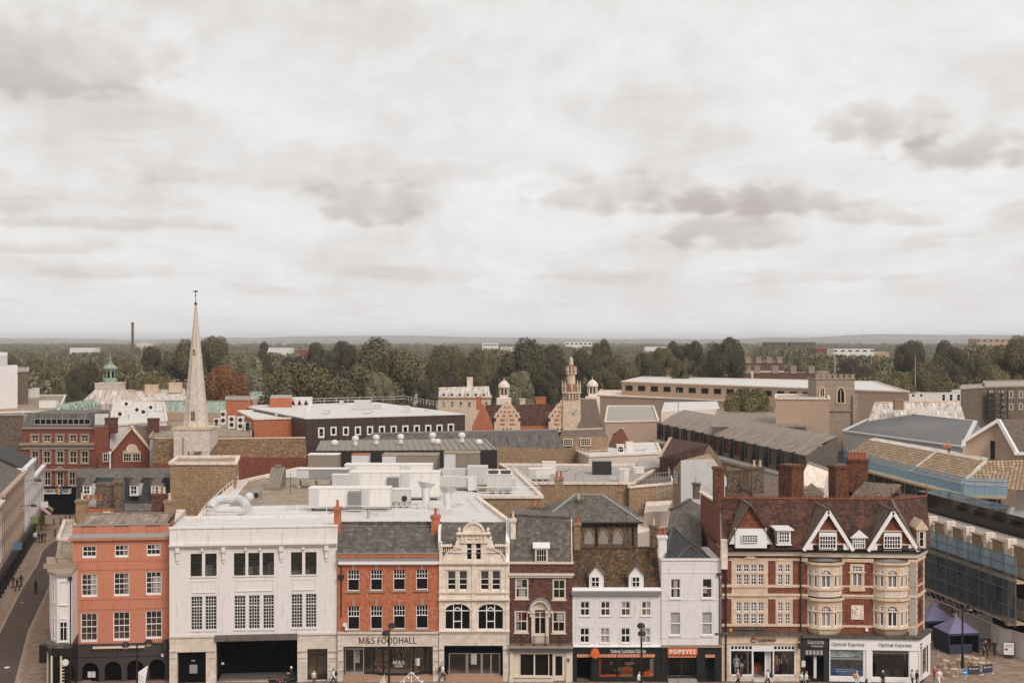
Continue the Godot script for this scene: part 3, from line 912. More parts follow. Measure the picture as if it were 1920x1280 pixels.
func shop_front(fr:Fr,b:Node3D,base:float)->void:
	var x0:=fr.x(632.4);var x1:=fr.x(822.0)
	var o:=fr.h(643.0,1211.8,811.4,1290.0)
	o[1]=0.0
	var k:=MB.new()
	wall(k,x0,0,x1,base,[o],0.05,0.5)
	k.box(x0,x1,base-0.1,base+0.08,0.05,0.25)
	for s in[[632.4,643.0],[811.4,822.0]]:
		k.box(fr.x(s[0]),fr.x(s[1]),fr.y(1218.5,s[0]),fr.y(1216.5,s[0]),0.05,0.16);k.box(fr.x(s[0]),fr.x(s[1]),fr.y(1210.0,s[0]),fr.y(1208.5,s[0]),0.05,0.12)
	obj("stone_front",k,M.stone_grey,b)
	text(b,"sign_lettering","M&S FOODHALL",fr.x(726.5),fr.y(1200.5,726.0),0.06,fr.x(780.0)-fr.x(672.8),0.62,"black_paint","Droid Sans",false,0.06)
	var gy:=0.62;var ty:float=o[3]
	var pts:=[U(fr.x(644.0),-0.9),U(fr.x(680.5),-0.9),U(fr.x(697.5),-0.9),U(fr.x(718.0),-0.3),U(fr.x(774.0),-0.3),U(fr.x(797.0),-0.9),U(fr.x(811.0),-0.9)]
	for i in 6:
		var a:Vector2=pts[i];var c:Vector2=pts[i+1]
		var t:=Node3D.new();t.name="shop_window" if i>0 else "entrance_doors"
		b.add_child(t,true)
		t.position=V(a.x,0,a.y);t.rotation.y=atan2(-(c.y-a.y),c.x-a.x)
		var L:=a.distance_to(c)
		var f:=MB.new()
		f.box(0,0.1,gy-0.15,ty,-0.08,0.02);f.box(L-0.1,L,gy-0.15,ty,-0.08,0.02);f.box(0.1,L-0.1,ty-0.1,ty,-0.08,0.02);f.box(0.1,L-0.1,gy-0.15,gy+0.08,-0.08,0.02)
		if i==0:
			f.box(0.1,L-0.1,2.85,2.97,-0.08,0.02);f.box(L/2-0.07,L/2+0.07,gy,2.85,-0.08,0.03)
		obj("frame",f,M.steel if i==0 else M.black_paint,t)
		if i==0:
			pane(t,0.1,gy,L/2-0.07,2.85,0.0);pane(t,L/2+0.07,gy,L-0.1,2.85,0.0);pane(t,0.1,2.97,L-0.1,ty-0.1,0.0)
		else:
			pane(t,0.1,gy+0.08,L-0.1,ty-0.1,0.0)
	k=MB.new()
	for j in 3:
		k.box(fr.x(643.5),fr.x(681.0),j*0.16,j*0.16+0.16,-1.0,0.35-j*0.3)
	k.box(fr.x(681.0),fr.x(811.0),0,0.46,-0.95,-0.05)
	k.box(o[0],o[2],0.4,0.47,-6.5,-0.9)
	obj("steps",k,M.terracotta if false else mat("step_stone",hexc("a5826a"),0.8),b)
	k=MB.new()
	k.box(o[0],o[2],0.47,ty,-6.7,-6.5);k.box(o[0],o[2],ty,ty+0.1,-6.7,-0.5);k.box(o[0]-0.1,o[0],0,ty,-6.7,-0.5);k.box(o[2],o[2]+0.1,0,ty,-6.7,-0.5)
	obj("shop_interior",k,M.inside,b)
	var r:=RandomNumberGenerator.new();r.seed=21
	for s in 3:
		var sh:=MB.new()
		var xa:=fr.x(690.0+s*38);var z:=-2.4-(s%2)*1.1
		for j in 5:sh.box(xa,xa+1.75,0.5+j*0.45,0.53+j*0.45,z-0.4,z)
		sh.box(xa,xa+1.75,0.47,2.4,z-0.44,z-0.4)
		var t:=obj("shop_shelf",sh,M.inside_warm,b)
		for cn in["curtain_red","curtain_gold","blind_white"]:
			var gd:=MB.new()
			for q in 22:
				var x:=xa+r.randf()*1.6;var yj:=0.53+r.randi_range(0,4)*0.45
				gd.box(x,x+0.1,yj,yj+r.randf_range(0.12,0.3),z-0.25,z-0.1)
			stuff(obj("goods",gd,M[cn],t))
	text(b,"window_lettering","M&S",fr.x(747.0),fr.y(1243.5,747.0),-0.27,1.1,0.36,"blind_white","Droid Sans",false,0.02)
	text(b,"window_lettering","FOOD",fr.x(747.0),fr.y(1250.5,747.0),-0.27,0.75,0.16,"blind_white","Droid Sans",true,0.02)
	k=MB.new()
	for q in[[660.0,1226.0,671.0,1250.0,-1.5],[778.0,1236.5,786.0,1250.5,-0.5]]:
		var h:=fr.h(q[0],q[1],q[2],q[3])
		k.box(h[0],h[2],h[1],h[3],q[4]-0.03,q[4])
	obj("poster",k,M.blind_white,b)
	for s in[617.5,637.0,815.5,829.0]:
		for yy in[1239.0,1257.0]:
			var m:=MB.new()
			var c:=V(fr.x(s),fr.y(yy,s),0.1)
			m.tube([c,c+V(0,0,0.3),c+V(0.3,0,0.34),c+V(0.36,0.08,0.34)],0.025,5)
			obj("rail_hook",m,M.iron,b)
func gable_store()->void:
	var fr:=Fr.new(888.0,123.1,0.0)
	var b:=bld("gabled_store","cream stone shop with a curved Flemish gable and twin arched windows",fr)
	var x0:=fr.x(823.0);var x1:=fr.x(955.2)
	var Y:=func(py):return fr.y(py,888.0)
	var base:float=Y.call(1184.0);var gt:float=Y.call(1053.0)
	var up:=[];var hs:=[]
	for w in[[839.0,1070.2,854.1,1107.4],[860.6,1070.2,875.8,1107.4],[901.0,1070.2,916.4,1107.4],[922.5,1070.2,938.0,1107.4]]:
		up.append(fr.h(w[0],w[1],w[2],w[3]))
	var ar:=[fr.h(834.2,1132.2,881.2,1180.9),fr.h(896.2,1132.2,943.5,1180.9)]
	var at:=[fr.h(874.8,1018.5,884.6,1050.0),fr.h(891.8,1018.5,902.0,1050.0)]
	var k:=MB.new()
	wall(k,x0,base,x1,gt,up+ar,0,0.22)
	k.box(x0,x1,base,gt,-9,0,"ft")
	for h in ar:
		spandrel(k,h[0],h[2],Y.call(1146.0),h[3],0,0.22)
		arch_band(k,(h[0]+h[2])/2,Y.call(1146.0),(h[2]-h[0])/2+0.02,h[3]-Y.call(1146.0)+0.02,0.25,0,0.08)
		k.prism(PV([U((h[0]+h[2])/2-0.12,h[3]),U((h[0]+h[2])/2+0.12,h[3]),U((h[0]+h[2])/2+0.2,h[3]+0.36),U((h[0]+h[2])/2-0.2,h[3]+0.36)]),0,0.16)
	for s in[[823.0,829.5],[884.5,892.5],[948.5,955.0]]:
		for yy in[[1183.0,1127.0],[1122.0,1112.0],[1109.0,1059.0]]:
			k.box(fr.x(s[0]),fr.x(s[1]),Y.call(yy[0]),Y.call(yy[1]),0,0.1)
	for s in[[1059.0,1056.5,0.16],[1056.5,1052.6,0.34],[1111.5,1109.3,0.2],[1127.0,1124.5,0.16],[1124.5,1121.6,0.34],[1185.0,1182.8,0.2]]:
		k.box(x0-0.05,x1+0.05,Y.call(s[0]),Y.call(s[1]),0,s[2])
	for h in up:
		k.box(h[0]-0.1,h[0]-0.02,h[1],h[3]+0.12,0,0.06);k.box(h[2]+0.02,h[2]+0.1,h[1],h[3]+0.12,0,0.06);k.box(h[0]-0.02,h[2]+0.02,h[3]+0.02,h[3]+0.12,0,0.06)
	for s in[[835.5,879.0],[898.0,941.5]]:
		k.box(fr.x(s[0]),fr.x(s[1]),Y.call(1067.5),Y.call(1065.5),0,0.14)
	obj("wall",k,M.stone_pale,b)
	var g:=MB.new()
	wall(g,fr.x(864.7),gt,fr.x(913.3),Y.call(1016.8),at,-0.02,0.2)
	g.box(fr.x(864.7),fr.x(913.3),gt,Y.call(1016.8),-0.55,-0.02,"f")
	g.box(fr.x(864.0),fr.x(913.6),Y.call(1017.0),Y.call(1002.5),-0.5,0.0)
	g.box(fr.x(862.5),fr.x(915.0),Y.call(1018.0),Y.call(1015.8),-0.5,0.16)
	for s in[866.0,874.5,887.9,901.0,909.5]:
		g.box(fr.x(s)-0.12,fr.x(s)+0.12,Y.call(1015.8),Y.call(1002.5),0,0.1)
	for s in[881.0,894.5]:
		g.lathe(V(fr.x(s),Y.call(1009.0),0.0),[[0.01,-0.22],[0.2,0.0],[0.01,0.22]],8)
	g.box(fr.x(856.0),fr.x(920.2),Y.call(1001.6),Y.call(998.6),-0.5,0.3);g.box(fr.x(858.0),fr.x(918.2),Y.call(1003.2),Y.call(1001.6),-0.5,0.15)
	var cy:float=Y.call(999.0);var rr:=1.02
	g.prism(arc(fr.x(888.1),cy,rr,0,180,18),-0.45,-0.02)
	arch_band(g,fr.x(888.1),cy,rr-0.14,rr-0.14,0.2,-0.02,0.14,18)
	g.lathe(V(fr.x(888.1),cy+rr,-0.2),[[0.16,0.0],[0.1,0.12],[0.16,0.26],[0.06,0.38],[0.01,0.5]],8)
	for s in[861.0,914.8]:
		g.lathe(V(fr.x(s),Y.call(998.6),-0.1),[[0.17,0],[0.09,0.1],[0.17,0.28],[0.08,0.42],[0.01,0.55]],8)
	for s in[-1.0,1.0]:
		var ex:=fr.x(864.7)if s<0 else fr.x(913.3)
		var w:=1.75;var hh:float=Y.call(1027.5)-gt
		var pts:=PV([U(ex,gt),U(ex,gt+hh)])
		var a:=arc(ex,gt,w,90,180,10,hh)if s<0 else arc(ex,gt,w,90,0,10,hh)
		pts.append_array(a)
		g.prism(pts,-0.4,-0.06)
		for i in 10:
			var u:=a[i];var v:=a[i+1]
			var q:=MB.new()
			q.beam(V(u.x,u.y,-0.12),V(v.x,v.y,-0.12),0.4,0.14)
			g.add(q,Transform3D.IDENTITY)
		var sc:=arc(ex+s*0.0,Y.call(1016.5)-0.5,0.62,90,180 if s<0 else 0,6,0.95)
		sc.append(U(ex,Y.call(1016.5)-0.5))
		g.prism(sc,-0.4,-0.05)
		g.box(ex+minf(0,s*0.75),ex+maxf(0,s*0.75),Y.call(1027.5),Y.call(1026.0)+0.12,-0.45,0.12)
		g.ball(V(ex+s*0.3,Y.call(1009.0),-0.2),0.19,8)
	obj("gable",g,M.stone_pale,b)
	for s in[[823.0,848.0,826.0],[927.5,955.0,950.5]]:
		k=MB.new()
		k.box(fr.x(s[0]),fr.x(s[1]),Y.call(1024.6),Y.call(1021.6),-0.45,0.1)
		k.box(fr.x(s[2])-0.14,fr.x(s[2])+0.16,gt,Y.call(1024.6),-0.4,0.06)
		k.ball(V(fr.x(s[2]),Y.call(1017.5),-0.15),0.16,8);k.box(fr.x(s[2])-0.12,fr.x(s[2])+0.12,Y.call(1021.6),Y.call(1019.5),-0.3,0.0)
		var p:=obj("parapet_rail",k,M.stone_pale,b)
		for i in 5:
			var x:=fr.x(s[0]+(6.5 if s[0]<900 else 4.0))+i*0.19
			var q:=MB.new()
			q.lathe(V(x,gt,-0.2),[[0.06,0],[0.05,0.3],[0.075,0.7],[0.045,1.1],[0.06,Y.call(1024.6)-gt]],7)
			obj("baluster",q,M.stone_pale,p)
	for h in up:
		window(b,h,-0.15,{"c":1,"r":[1.5,1.05,0.95],"fw":0.06,"bw":0.07,"g":"glass_dark","fb":0.14})
		var q:=MB.new()
		for i in 4:q.box(h[0]+0.1+i*0.15,h[0]+0.115+i*0.15,h[3]-0.68,h[3]-0.05,-0.15,-0.13)
		for i in 4:q.box(h[0]+0.05,h[2]-0.05,h[3]-0.15-i*0.15,h[3]-0.135-i*0.15,-0.15,-0.13)
		obj("leading",q,M.leadwork,b)
	for h in at:window(b,h,-0.15,{"c":1,"r":[1.1,2.1],"fw":0.05,"bw":0.1,"g":"glass_dark"})
	for h in ar:
		window(b,h,-0.15,{"c":3,"r":[1.0,2.75],"fw":0.05,"bw":0.09,"g":"glass_dark","fb":0.1})
		var q:=MB.new()
		var c:float=(h[0]+h[2])/2;var y:float=Y.call(1144.5)
		q.beam(V(c-0.4,y,-0.12),V(c,y+0.3,-0.12),0.07,0.08);q.beam(V(c,y+0.3,-0.12),V(c+0.4,y,-0.12),0.07,0.08);q.box(c-0.38,c+0.38,Y.call(1166.0),Y.call(1164.3),-0.16,-0.1)
		obj("window_bar",q,M.white_paint,b)
	k=MB.new()
	var ye:float=Y.call(1038.0)
	k.face([V(x0-0.1,ye,0.0),V(x1-0.2,ye,0.0),V(x1-0.2,ye+2.6,-3.1),V(x0-0.1,ye+2.6,-3.1)])
	k.face([V(x1-0.2,ye+2.6,-3.1),V(x0,ye+2.6,-3.1),V(x0,ye+1.3,-5),V(x1-0.2,ye+1.3,-5)])
	obj("roof",k,M.slate,b)
	k=MB.new()
	k.face([V(x1-0.35,ye,0.1),V(x1,ye,0.1),V(x1,ye+3.0,-3.3),V(x1-0.35,ye+3.0,-3.3)])
	k.box(x1-0.35,x1,gt,ye+0.05,-0.3,0.08);k.box(x0-0.1,x0+0.1,ye-0.5,ye+2.5,-2.5,-0.3)
	obj("verge",k,M.render,b)
	var o:=fr.h(832.2,1210.3,943.0,1290.0)
	o[1]=0.0
	k=MB.new()
	wall(k,x0,0,x1,base-0.02,[o],0.06,0.8)
	k.box(x0,fr.x(832.2),Y.call(1217.0),Y.call(1215.0),0.06,0.18);k.box(fr.x(943.0),x1,Y.call(1217.0),Y.call(1215.0),0.06,0.18);k.box(x0,x1,base-0.12,base,0.06,0.2)
	obj("stone_front",k,M.stone_grey,b)
	k=MB.new()
	k.box(o[0],o[2],Y.call(1228.0),o[3],-0.9,-0.75);k.box(o[0],o[0]+0.3,0.4,Y.call(1228.0),-0.9,-0.75);k.box(o[2]-0.25,o[2],0.4,Y.call(1228.0),-0.9,-0.75)
	obj("fascia",k,M.black_matt,b)
	for s in[[840.5,874.5,1],[875.5,902.5,1],[903.0,937.5,2]]:
		window(b,[fr.x(s[0]),0.42,fr.x(s[1]),Y.call(1228.0)],-0.85,{"c":s[2],"r":1,"fw":0.09,"bw":0.12,"m":"steel","fb":0.12,"name":"glazed_door"})
	k=MB.new()
	k.box(o[0],o[2],0.4,o[3],-5.2,-5.0);k.box(o[0]-0.1,o[0],0,o[3],-5.2,-0.8);k.box(o[2],o[2]+0.1,0,o[3],-5.2,-0.8);k.box(o[0],o[2],o[3],o[3]+0.1,-5.2,-0.8)
	obj("shop_interior",k,M.inside,b)
	k=MB.new()
	for j in 3:k.box(o[0],o[2],j*0.14,j*0.14+0.14,-1.0,0.4-j*0.3)
	k.box(o[0],o[2],0.38,0.42,-5.0,-1.0)
	obj("steps",k,M.step_stone,b)
	k=MB.new()
	var h:=fr.h(882.5,1229.5,893.5,1249.5)
	k.box(h[0],h[2],h[1],h[3],-0.8,-0.77)
	obj("poster",k,M.curtain_grey,b)
func georgian_house()->void:
	var fr:=Fr.new(1014.0,123.2,-1.0)
	var b:=bld("town_house","narrow dark red brick town house with an arched door hood and iron balcony",fr)
	var x0:=fr.x(955.8);var x1:=fr.x(1073.5)
	var Y:=func(py):return fr.y(py,1014.0)
	var base:float=Y.call(1210.0);var eave:float=Y.call(1057.0)
	var hs:=[]
	for w in[[966.0,1084.2,990.9,1122.5],[1036.2,1085.5,1061.0,1124.0],[964.9,1145.0,989.9,1185.7],[1035.3,1146.0,1060.4,1186.6]]:
		hs.append(fr.h(w[0],w[1],w[2],w[3]))
	var dh:=fr.h(996.5,1147.0,1029.0,1207.0)
	var k:=MB.new()
	wall(k,x0,base,x1,eave,hs+[dh],0,0.14)
	k.box(x0,x1,base,eave,-8,0,"ft")
	obj("wall",k,M.brick_dark,b)
	rooms(b,x0,base,x1,eave,[Y.call(1134.0)],"inside",3.0)
	k=MB.new()
	k.box(x0-0.1,x1+0.15,Y.call(1078.0),Y.call(1074.3),0,0.36);k.box(x0,x1,Y.call(1082.5),Y.call(1078.0),0,0.2);k.box(x0-0.05,x1+0.1,Y.call(1057.0),Y.call(1053.5),-0.3,0.15)
	for h in hs:k.box(h[0]-0.1,h[2]+0.1,h[1]-0.12,h[1],-0.08,0.1)
	obj("cornice",k,M.cream_paint,b)
	window(b,hs[0],-0.06,{"c":2,"r":2,"rail":1,"fw":0.14,"bw":0.05,"m":"cream_paint","cover":[["blind_white",0.0,0.4,0.0,0.5],["blind_white",0.45,1.0,0.2,0.85]]})
	window(b,hs[1],-0.06,{"c":2,"r":2,"rail":1,"fw":0.14,"bw":0.05,"m":"cream_paint"})
	window(b,hs[2],-0.06,{"c":2,"r":2,"rail":1,"fw":0.14,"bw":0.05,"m":"cream_paint","cover":[["curtain_red",0.0,0.5,0.3,0.8],["curtain_grey",0.5,1.0,0.0,0.3],["blind_white",0.0,0.45,0.0,0.28]]})
	window(b,hs[3],-0.06,{"c":2,"r":2,"rail":1,"fw":0.14,"bw":0.05,"m":"cream_paint","cover":[["blind_white",0.0,0.45,0.3,1.0]]})
	k=MB.new()
	for s in[[dh[0],dh[0]+0.28],[dh[2]-0.28,dh[2]]]:k.box(s[0],s[1],dh[1],dh[3],-0.1,0.22)
	k.box(dh[0]+0.28,dh[2]-0.28,dh[1],dh[1]+0.9,-0.1,0.02)
	var cx:float=(dh[0]+dh[2])/2
	for s in[-1,1]:
		k.box(cx+s*0.85-0.35,cx+s*0.85+0.35,dh[3]-0.05,dh[3]+0.2,0,0.45);k.box(cx+s*0.85-0.14,cx+s*0.85+0.14,dh[3]-0.45,dh[3]-0.05,0,0.3)
	arch_band(k,cx,dh[3]+0.2,0.78,0.85,0.2,0,0.55,16)
	k.prism(arc(cx,dh[3]+0.2,0.78,0,180,14,0.85),0,0.12)
	k.lathe(V(cx,dh[3]+0.55,0.1),[[0.01,-0.12],[0.14,0],[0.01,0.14]],8)
	obj("door_surround",k,M.cream_paint,b)
	k=MB.new()
	arch_band(k,cx,dh[3]+0.22,0.99,1.06,0.1,0,0.62,16)
	obj("lead_hood",k,M.leadwork,b)
	var dr:=window(b,[dh[0]+0.28,dh[1]+0.9,dh[2]-0.28,dh[3]],-0.06,{"c":2,"r":[0.5,1.7],"fw":0.07,"bw":0.1,"m":"cream_paint","name":"balcony_door"})
	k=MB.new()
	k.box(dh[0]+0.4,cx-0.08,dh[3]-0.42,dh[3]-0.1,-0.12,-0.1);k.box(cx+0.08,dh[2]-0.4,dh[3]-0.42,dh[3]-0.1,-0.12,-0.1)
	obj("red_fanlight",k,M.curtain_red,dr)
	k=MB.new()
	k.box(x0-0.05,x1+0.05,base-0.1,base+0.12,0,0.85);k.box(x0,x1,base+0.12,base+0.2,0,0.7)
	obj("balcony_slab",k,M.stone_dark,b)
	k=MB.new()
	for y in[base+1.0,base+0.3]:k.bar(V(x0+0.05,y,0.75),V(x1-0.05,y,0.75),0.025)
	for i in 44:
		var x:=x0+0.1+i*(x1-x0-0.2)/43
		k.bar(V(x,base+0.1,0.75),V(x,base+1.0,0.75),0.011,-1.0,4,false)
	for s in[x0+0.05,x1-0.05]:
		k.bar(V(s,base+1.0,0.75),V(s,base+1.0,0.0),0.02);k.bar(V(s,base,0.75),V(s,base+1.1,0.75),0.03)
	for s in[978.0,1001.0,1023.0,1049.0]:
		var x:=fr.x(s)
		k.bar(V(x,base,0.75),V(x,base+1.15,0.75),0.03)
		for j in 4:
			for t in[-1,1]:
				var c:=V(x+t*0.1,base+0.22+j*0.24,0.75)
				k.tube([c+V(0,-0.1,0),c+V(t*0.07,0,0),c+V(0,0.1,0),c+V(-t*0.05,0,0)],0.014,4)
	obj("balcony_railing",k,M.iron,b)
	k=MB.new()
	k.box(x0,x1,base-0.42,base-0.1,0,0.75)
	obj("fascia",k,mat("fascia_slate",hexc("4b474e"),0.6),b)
	k=MB.new()
	var rt:float=Y.call(986.0)+0.85
	k.face([V(x0,eave,-0.1),V(x1,eave,-0.1),V(x1,rt-0.3,-2.0),V(x0,rt,-2.0)])
	k.face([V(x0,rt,-2.0),V(x1,rt-0.3,-2.0),V(x1,rt-0.6,-7),V(x0,rt,-7)])
	k.face([V(x1,eave,-0.1),V(x1,eave,-8),V(x1,rt-0.3,-7),V(x1,rt-0.3,-2.0)])
	k.face([V(x0,eave,-8),V(x0,eave,-0.1),V(x0,rt,-2.0),V(x0,rt,-7)])
	obj("mansard_roof",k,M.slate,b)
	k=MB.new()
	for i in 17:
		var x:=x0+i*(x1-x0)/17
		k.box(x,x+0.33,rt-0.08-0.018*i,rt+0.08-0.018*i,-2.15,-1.85)
	stuff(obj("ridge_tiles",k,M.slate,b))
	k=MB.new()
	k.beam(V(x1-0.05,eave,-0.05),V(x1-0.05,rt-0.3,-1.95),0.12,0.12)
	obj("lead_hip",k,M.lead_light,b)
	var dm:=fr.h(1003.0,1028.0,1027.5,1054.6)
	k=MB.new()
	k.box(dm[0],dm[2],dm[1],dm[3],-1.6,0.12)
	k.box(dm[0]-0.2,dm[2]+0.2,dm[3],dm[3]+0.1,-1.9,0.25)
	var dn:=obj("dormer",k,M.cream_paint,b)
	window(dn,[dm[0]+0.14,dm[1]+0.1,dm[2]-0.14,dm[3]-0.06],0.14,{"c":4,"r":2,"fw":0.05,"bw":0.04,"m":"cream_paint","g":"glass_dark","cover":["curtain_grey",0,1,0,0.5]})
	k=MB.new()
	k.face([V(dm[0]-0.2,dm[3]+0.1,0.25),V(dm[2]+0.2,dm[3]+0.1,0.25),V(dm[2]+0.2,dm[3]+0.5,-1.2),V(dm[0]-0.2,dm[3]+0.5,-1.2)])
	obj("dormer_roof",k,M.white_paint,b)
	k=MB.new()
	var sy:float=base-0.42
	var w:=fr.h(963.0,1224.5,1029.5,1266.5);var d:=fr.h(1037.5,1225.0,1058.5,1290.0)
	d[1]=0.0
	wall(k,x0,0,x1,sy,[[w[0],w[1],w[2]+0.35,w[3]],d],0.3,0.3)
	for s in[[956.0,962.0],[1062.0,1069.5]]:
		k.box(fr.x(s[0]),fr.x(s[1]),0,sy,0.3,0.45);k.box(fr.x(s[0])-0.04,fr.x(s[1])+0.04,0,0.55,0.3,0.5)
	k.box(x0,x1,sy-0.25,sy-0.15,0.3,0.42);k.box(w[0],w[2]+0.3,w[1]-0.12,w[1],0.3,0.45)
	k.box(w[0],w[0]+0.6,w[1],w[3],0.16,0.18)
	obj("shop_front",k,M.cream_paint,b)
	window(b,[w[0]+0.6,w[1],w[2],w[3]],0.2,{"c":2,"r":1,"fw":0.06,"bw":0.14,"m":"cream_paint","g":"glass_dark","name":"shop_window"})
	window(b,[d[0],0.1,d[2],d[3]],0.2,{"c":1,"r":1,"fw":0.2,"fb":0.5,"m":"cream_paint","g":"glass_dark","name":"shop_door"})
	window(b,[w[2],w[1],w[2]+0.35,w[3]],0.18,{"c":1,"r":1,"fw":0.02,"fb":0.04,"m":"cream_paint","g":"glass_dark","name":"shop_window"})
	k=MB.new()
	k.box(fr.x(1063.5),fr.x(1067.5),Y.call(1235.5),Y.call(1232.0),0.45,0.55);k.box(fr.x(1064.5),fr.x(1066.5),Y.call(1240.0),Y.call(1237.5),0.45,0.5)
	obj("alarm_box",k,M.curtain_red,b)
func striped_awning(b:Node3D,fr:Fr,a:float,c:float,y0:float,y1:float,z:float,count:int)->void:
	var xa:=fr.x(a);var xb:=fr.x(c)
	var w:=(xb-xa)/count
	var k:=MB.new()
	k.box(0,w*0.86,0,fr.y(y0,a)-fr.y(y1,a),0,0.06)
	var m:=k.mesh()
	for i in count:
		var o:=obj("peach_tile",m,M.peach,b)
		o.position=V(xa+i*w,fr.y(y1,a),z)
func white_cottage()->void:
	mat("peach",hexc("d98d68"),0.7);mat("orange_sign",hexc("d9632f"),0.6);mat("shop_black",hexc("101211"),0.55)
	var fr:=Fr.new(1156.0,123.2,0.0)
	var b:=bld("white_cottage","white house of eight small windows under a mossy tiled roof with two dormers",fr)
	var x0:=fr.x(1073.0);var x1:=fr.x(1240.0)
	var Y:=func(py):return fr.y(py,1156.0)
	var base:float=Y.call(1212.0);var eave:float=Y.call(1110.0)
	var hs:=[]
	for s in[1088.5,1126.9,1165.2,1203.5]:hs.append(fr.h(s,1127.5,s+17.0,1154.5))
	for s in[1088.0,1126.0,1164.8,1202.8]:hs.append(fr.h(s,1177.4,s+17.0,1205.3))
	var k:=MB.new()
	wall(k,x0,base,x1,eave,hs,0,0.1)
	k.box(x0,x1,base,eave,-8,0,"ft")
	for h in hs:
		k.box(h[0]-0.1,h[2]+0.1,h[3]+0.06,h[3]+0.14,0,0.04);k.box(h[0]-0.1,h[0]-0.03,h[1],h[3]+0.06,0,0.035);k.box(h[2]+0.03,h[2]+0.1,h[1],h[3]+0.06,0,0.035);k.box(h[0]-0.14,h[2]+0.14,h[1]-0.1,h[1]-0.02,0,0.1)
	obj("wall",k,M.render_white,b)
	rooms(b,x0,base,x1,eave,[Y.call(1166.0)],"inside",2.5)
	var cov:=[[["curtain_grey",0.0,0.0]],[["curtain_red",0.0,1.0,0.55,1.0]],[["blind_white",0.0,0.55,0.0,0.6],["curtain_red",0.5,1.0,0.0,0.5],["curtain_red",0.0,0.4,0.6,1.0],["curtain_gold",0.5,1.0,0.7,1.0]],[["curtain_red",0.0,0.5,0.0,0.5],["curtain_gold",0.5,1.0,0.0,0.5],["blind_white",0.0,1.0,0.5,1.0]],[["curtain_grey",0.0,0.0]],[["blind_white",0.0,1.0]],[["curtain_grey",0,0.0]],[["blind_white",0.0,1.0]]]
	for i in 8:
		window(b,hs[i],-0.06,{"c":2,"r":2,"rail":1,"fw":0.06,"bw":0.06,"cover":cov[i]})
	k=MB.new()
	k.box(x0-0.1,x1,Y.call(1113.5),Y.call(1109.0),0,0.42);k.box(x0-0.1,x1,Y.call(1109.0),Y.call(1107.5),0.0,0.5)
	obj("gutter",k,M.leadwork,b)
	k=MB.new()
	k.box(x0,x1,Y.call(1107.3),Y.call(1102.5),-0.6,0.1);k.box(x0,x1,base-0.05,base+0.1,0.0,0.3)
	obj("parapet",k,M.render,b)
	k=MB.new()
	var ye:float=Y.call(1104.0)
	var yr:=ye+3.35
	k.face([V(x0-0.1,ye,-0.3),V(x1,ye,-0.3),V(x1,yr,-3.6),V(x0-0.1,yr,-3.6)])
	k.face([V(x1,yr,-3.6),V(x0-0.1,yr,-3.6),V(x0-0.1,ye,-7),V(x1,ye,-7)])
	k.face([V(x0-0.05,ye,-7),V(x0-0.05,ye,-0.3),V(x0-0.05,yr,-3.6)])
	obj("roof",k,M.tile_moss,b)
	k=MB.new()
	for i in 26:
		var x:=x0+i*(x1-x0)/26
		k.bar(V(x,yr,-3.6),V(x+0.31,yr+0.01,-3.6),0.15,0.14,7)
	stuff(obj("ridge_tiles",k,M.tile_moss,b))
	for s in[[1102.5,1115.9,1134.6,1108.8,1124.2],[1177.0,1189.5,1209.7,1185.2,1200.0]]:
		k=MB.new()
		var a:=fr.x(s[0]+2.5);var c:=fr.x(s[2]-2.5);var m:=fr.x(s[1]);var y1:float=Y.call(1077.0);var yp:float=Y.call(1061.0)
		k.prism(PV([U(a,ye-0.1),U(c,ye-0.1),U(c,y1),U((a+c)/2,yp),U(a,y1)]),-2.4,0.0)
		var dn:=obj("dormer",k,M.white_paint,b)
		k=MB.new()
		var cx:=(a+c)/2
		for t in[[a-0.25,-1.0],[c+0.25,1.0]]:
			var q:=PV([U(cx,yp+0.2),U(t[0],y1-0.12),U(t[0],y1-0.26),U(cx,yp+0.04)])
			k.prism(q,-2.6,0.22)
		obj("dormer_roof",k,M.tile_brown,dn)
		window(dn,[fr.x(s[3]),Y.call(1100.2),fr.x(s[4]),Y.call(1080.7)],0.04,{"c":2,"r":2,"fw":0.07,"bw":0.07,"fb":0.06,"g":"glass_dark"})
	k=MB.new()
	var d:=fr.h(1080.5,1231.5,1108.5,1290);d[1]=0.0
	var w:=fr.h(1122.0,1232.5,1227.5,1270.0)
	wall(k,x0-0.1,0,x1,base,[d,w],0.2,0.3)
	for s in[1075.0,1113.0]:k.box(fr.x(s)-0.1,fr.x(s)+0.35,0,base-0.3,0.2,0.28)
	k.box(x0,x1,base-0.12,base,0.2,0.32);k.box(fr.x(1229.0),x1,0,1.3,0.2,0.26)
	obj("shop_front",k,M.shop_black,b)
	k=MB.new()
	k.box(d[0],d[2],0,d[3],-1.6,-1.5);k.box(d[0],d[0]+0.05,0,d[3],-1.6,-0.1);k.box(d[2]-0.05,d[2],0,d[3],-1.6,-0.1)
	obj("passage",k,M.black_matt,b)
	striped_awning(b,fr,1081.0,1109.0,1225.5,1231.2,0.2,5)
	striped_awning(b,fr,1122.0,1156.6,1225.5,1231.2,0.2,6)
	striped_awning(b,fr,1158.0,1228.5,1225.5,1231.2,0.2,12)
	text(b,"sign_lettering","Famous Louisiana Chicken",fr.x(1178.0),fr.y(1219.5,1178.0),0.21,fr.x(1211.0)-fr.x(1145.0),0.42,"blind_white","Droid Serif",true,0.04)
	k=MB.new()
	k.box(fr.x(1113.0),fr.x(1117.5),Y.call(1230.0),Y.call(1214.0),0.2,0.95)
	k.bar(V(fr.x(1115.2),Y.call(1222.0),0.2),V(fr.x(1115.2),Y.call(1222.0),0.9),0.42,0.42,10)
	obj("hanging_sign",k,M.orange_sign,b)
	var m:=Image.create(512,192,false,Image.FORMAT_RGBA8)
	m.fill(hexc("1a1412"))
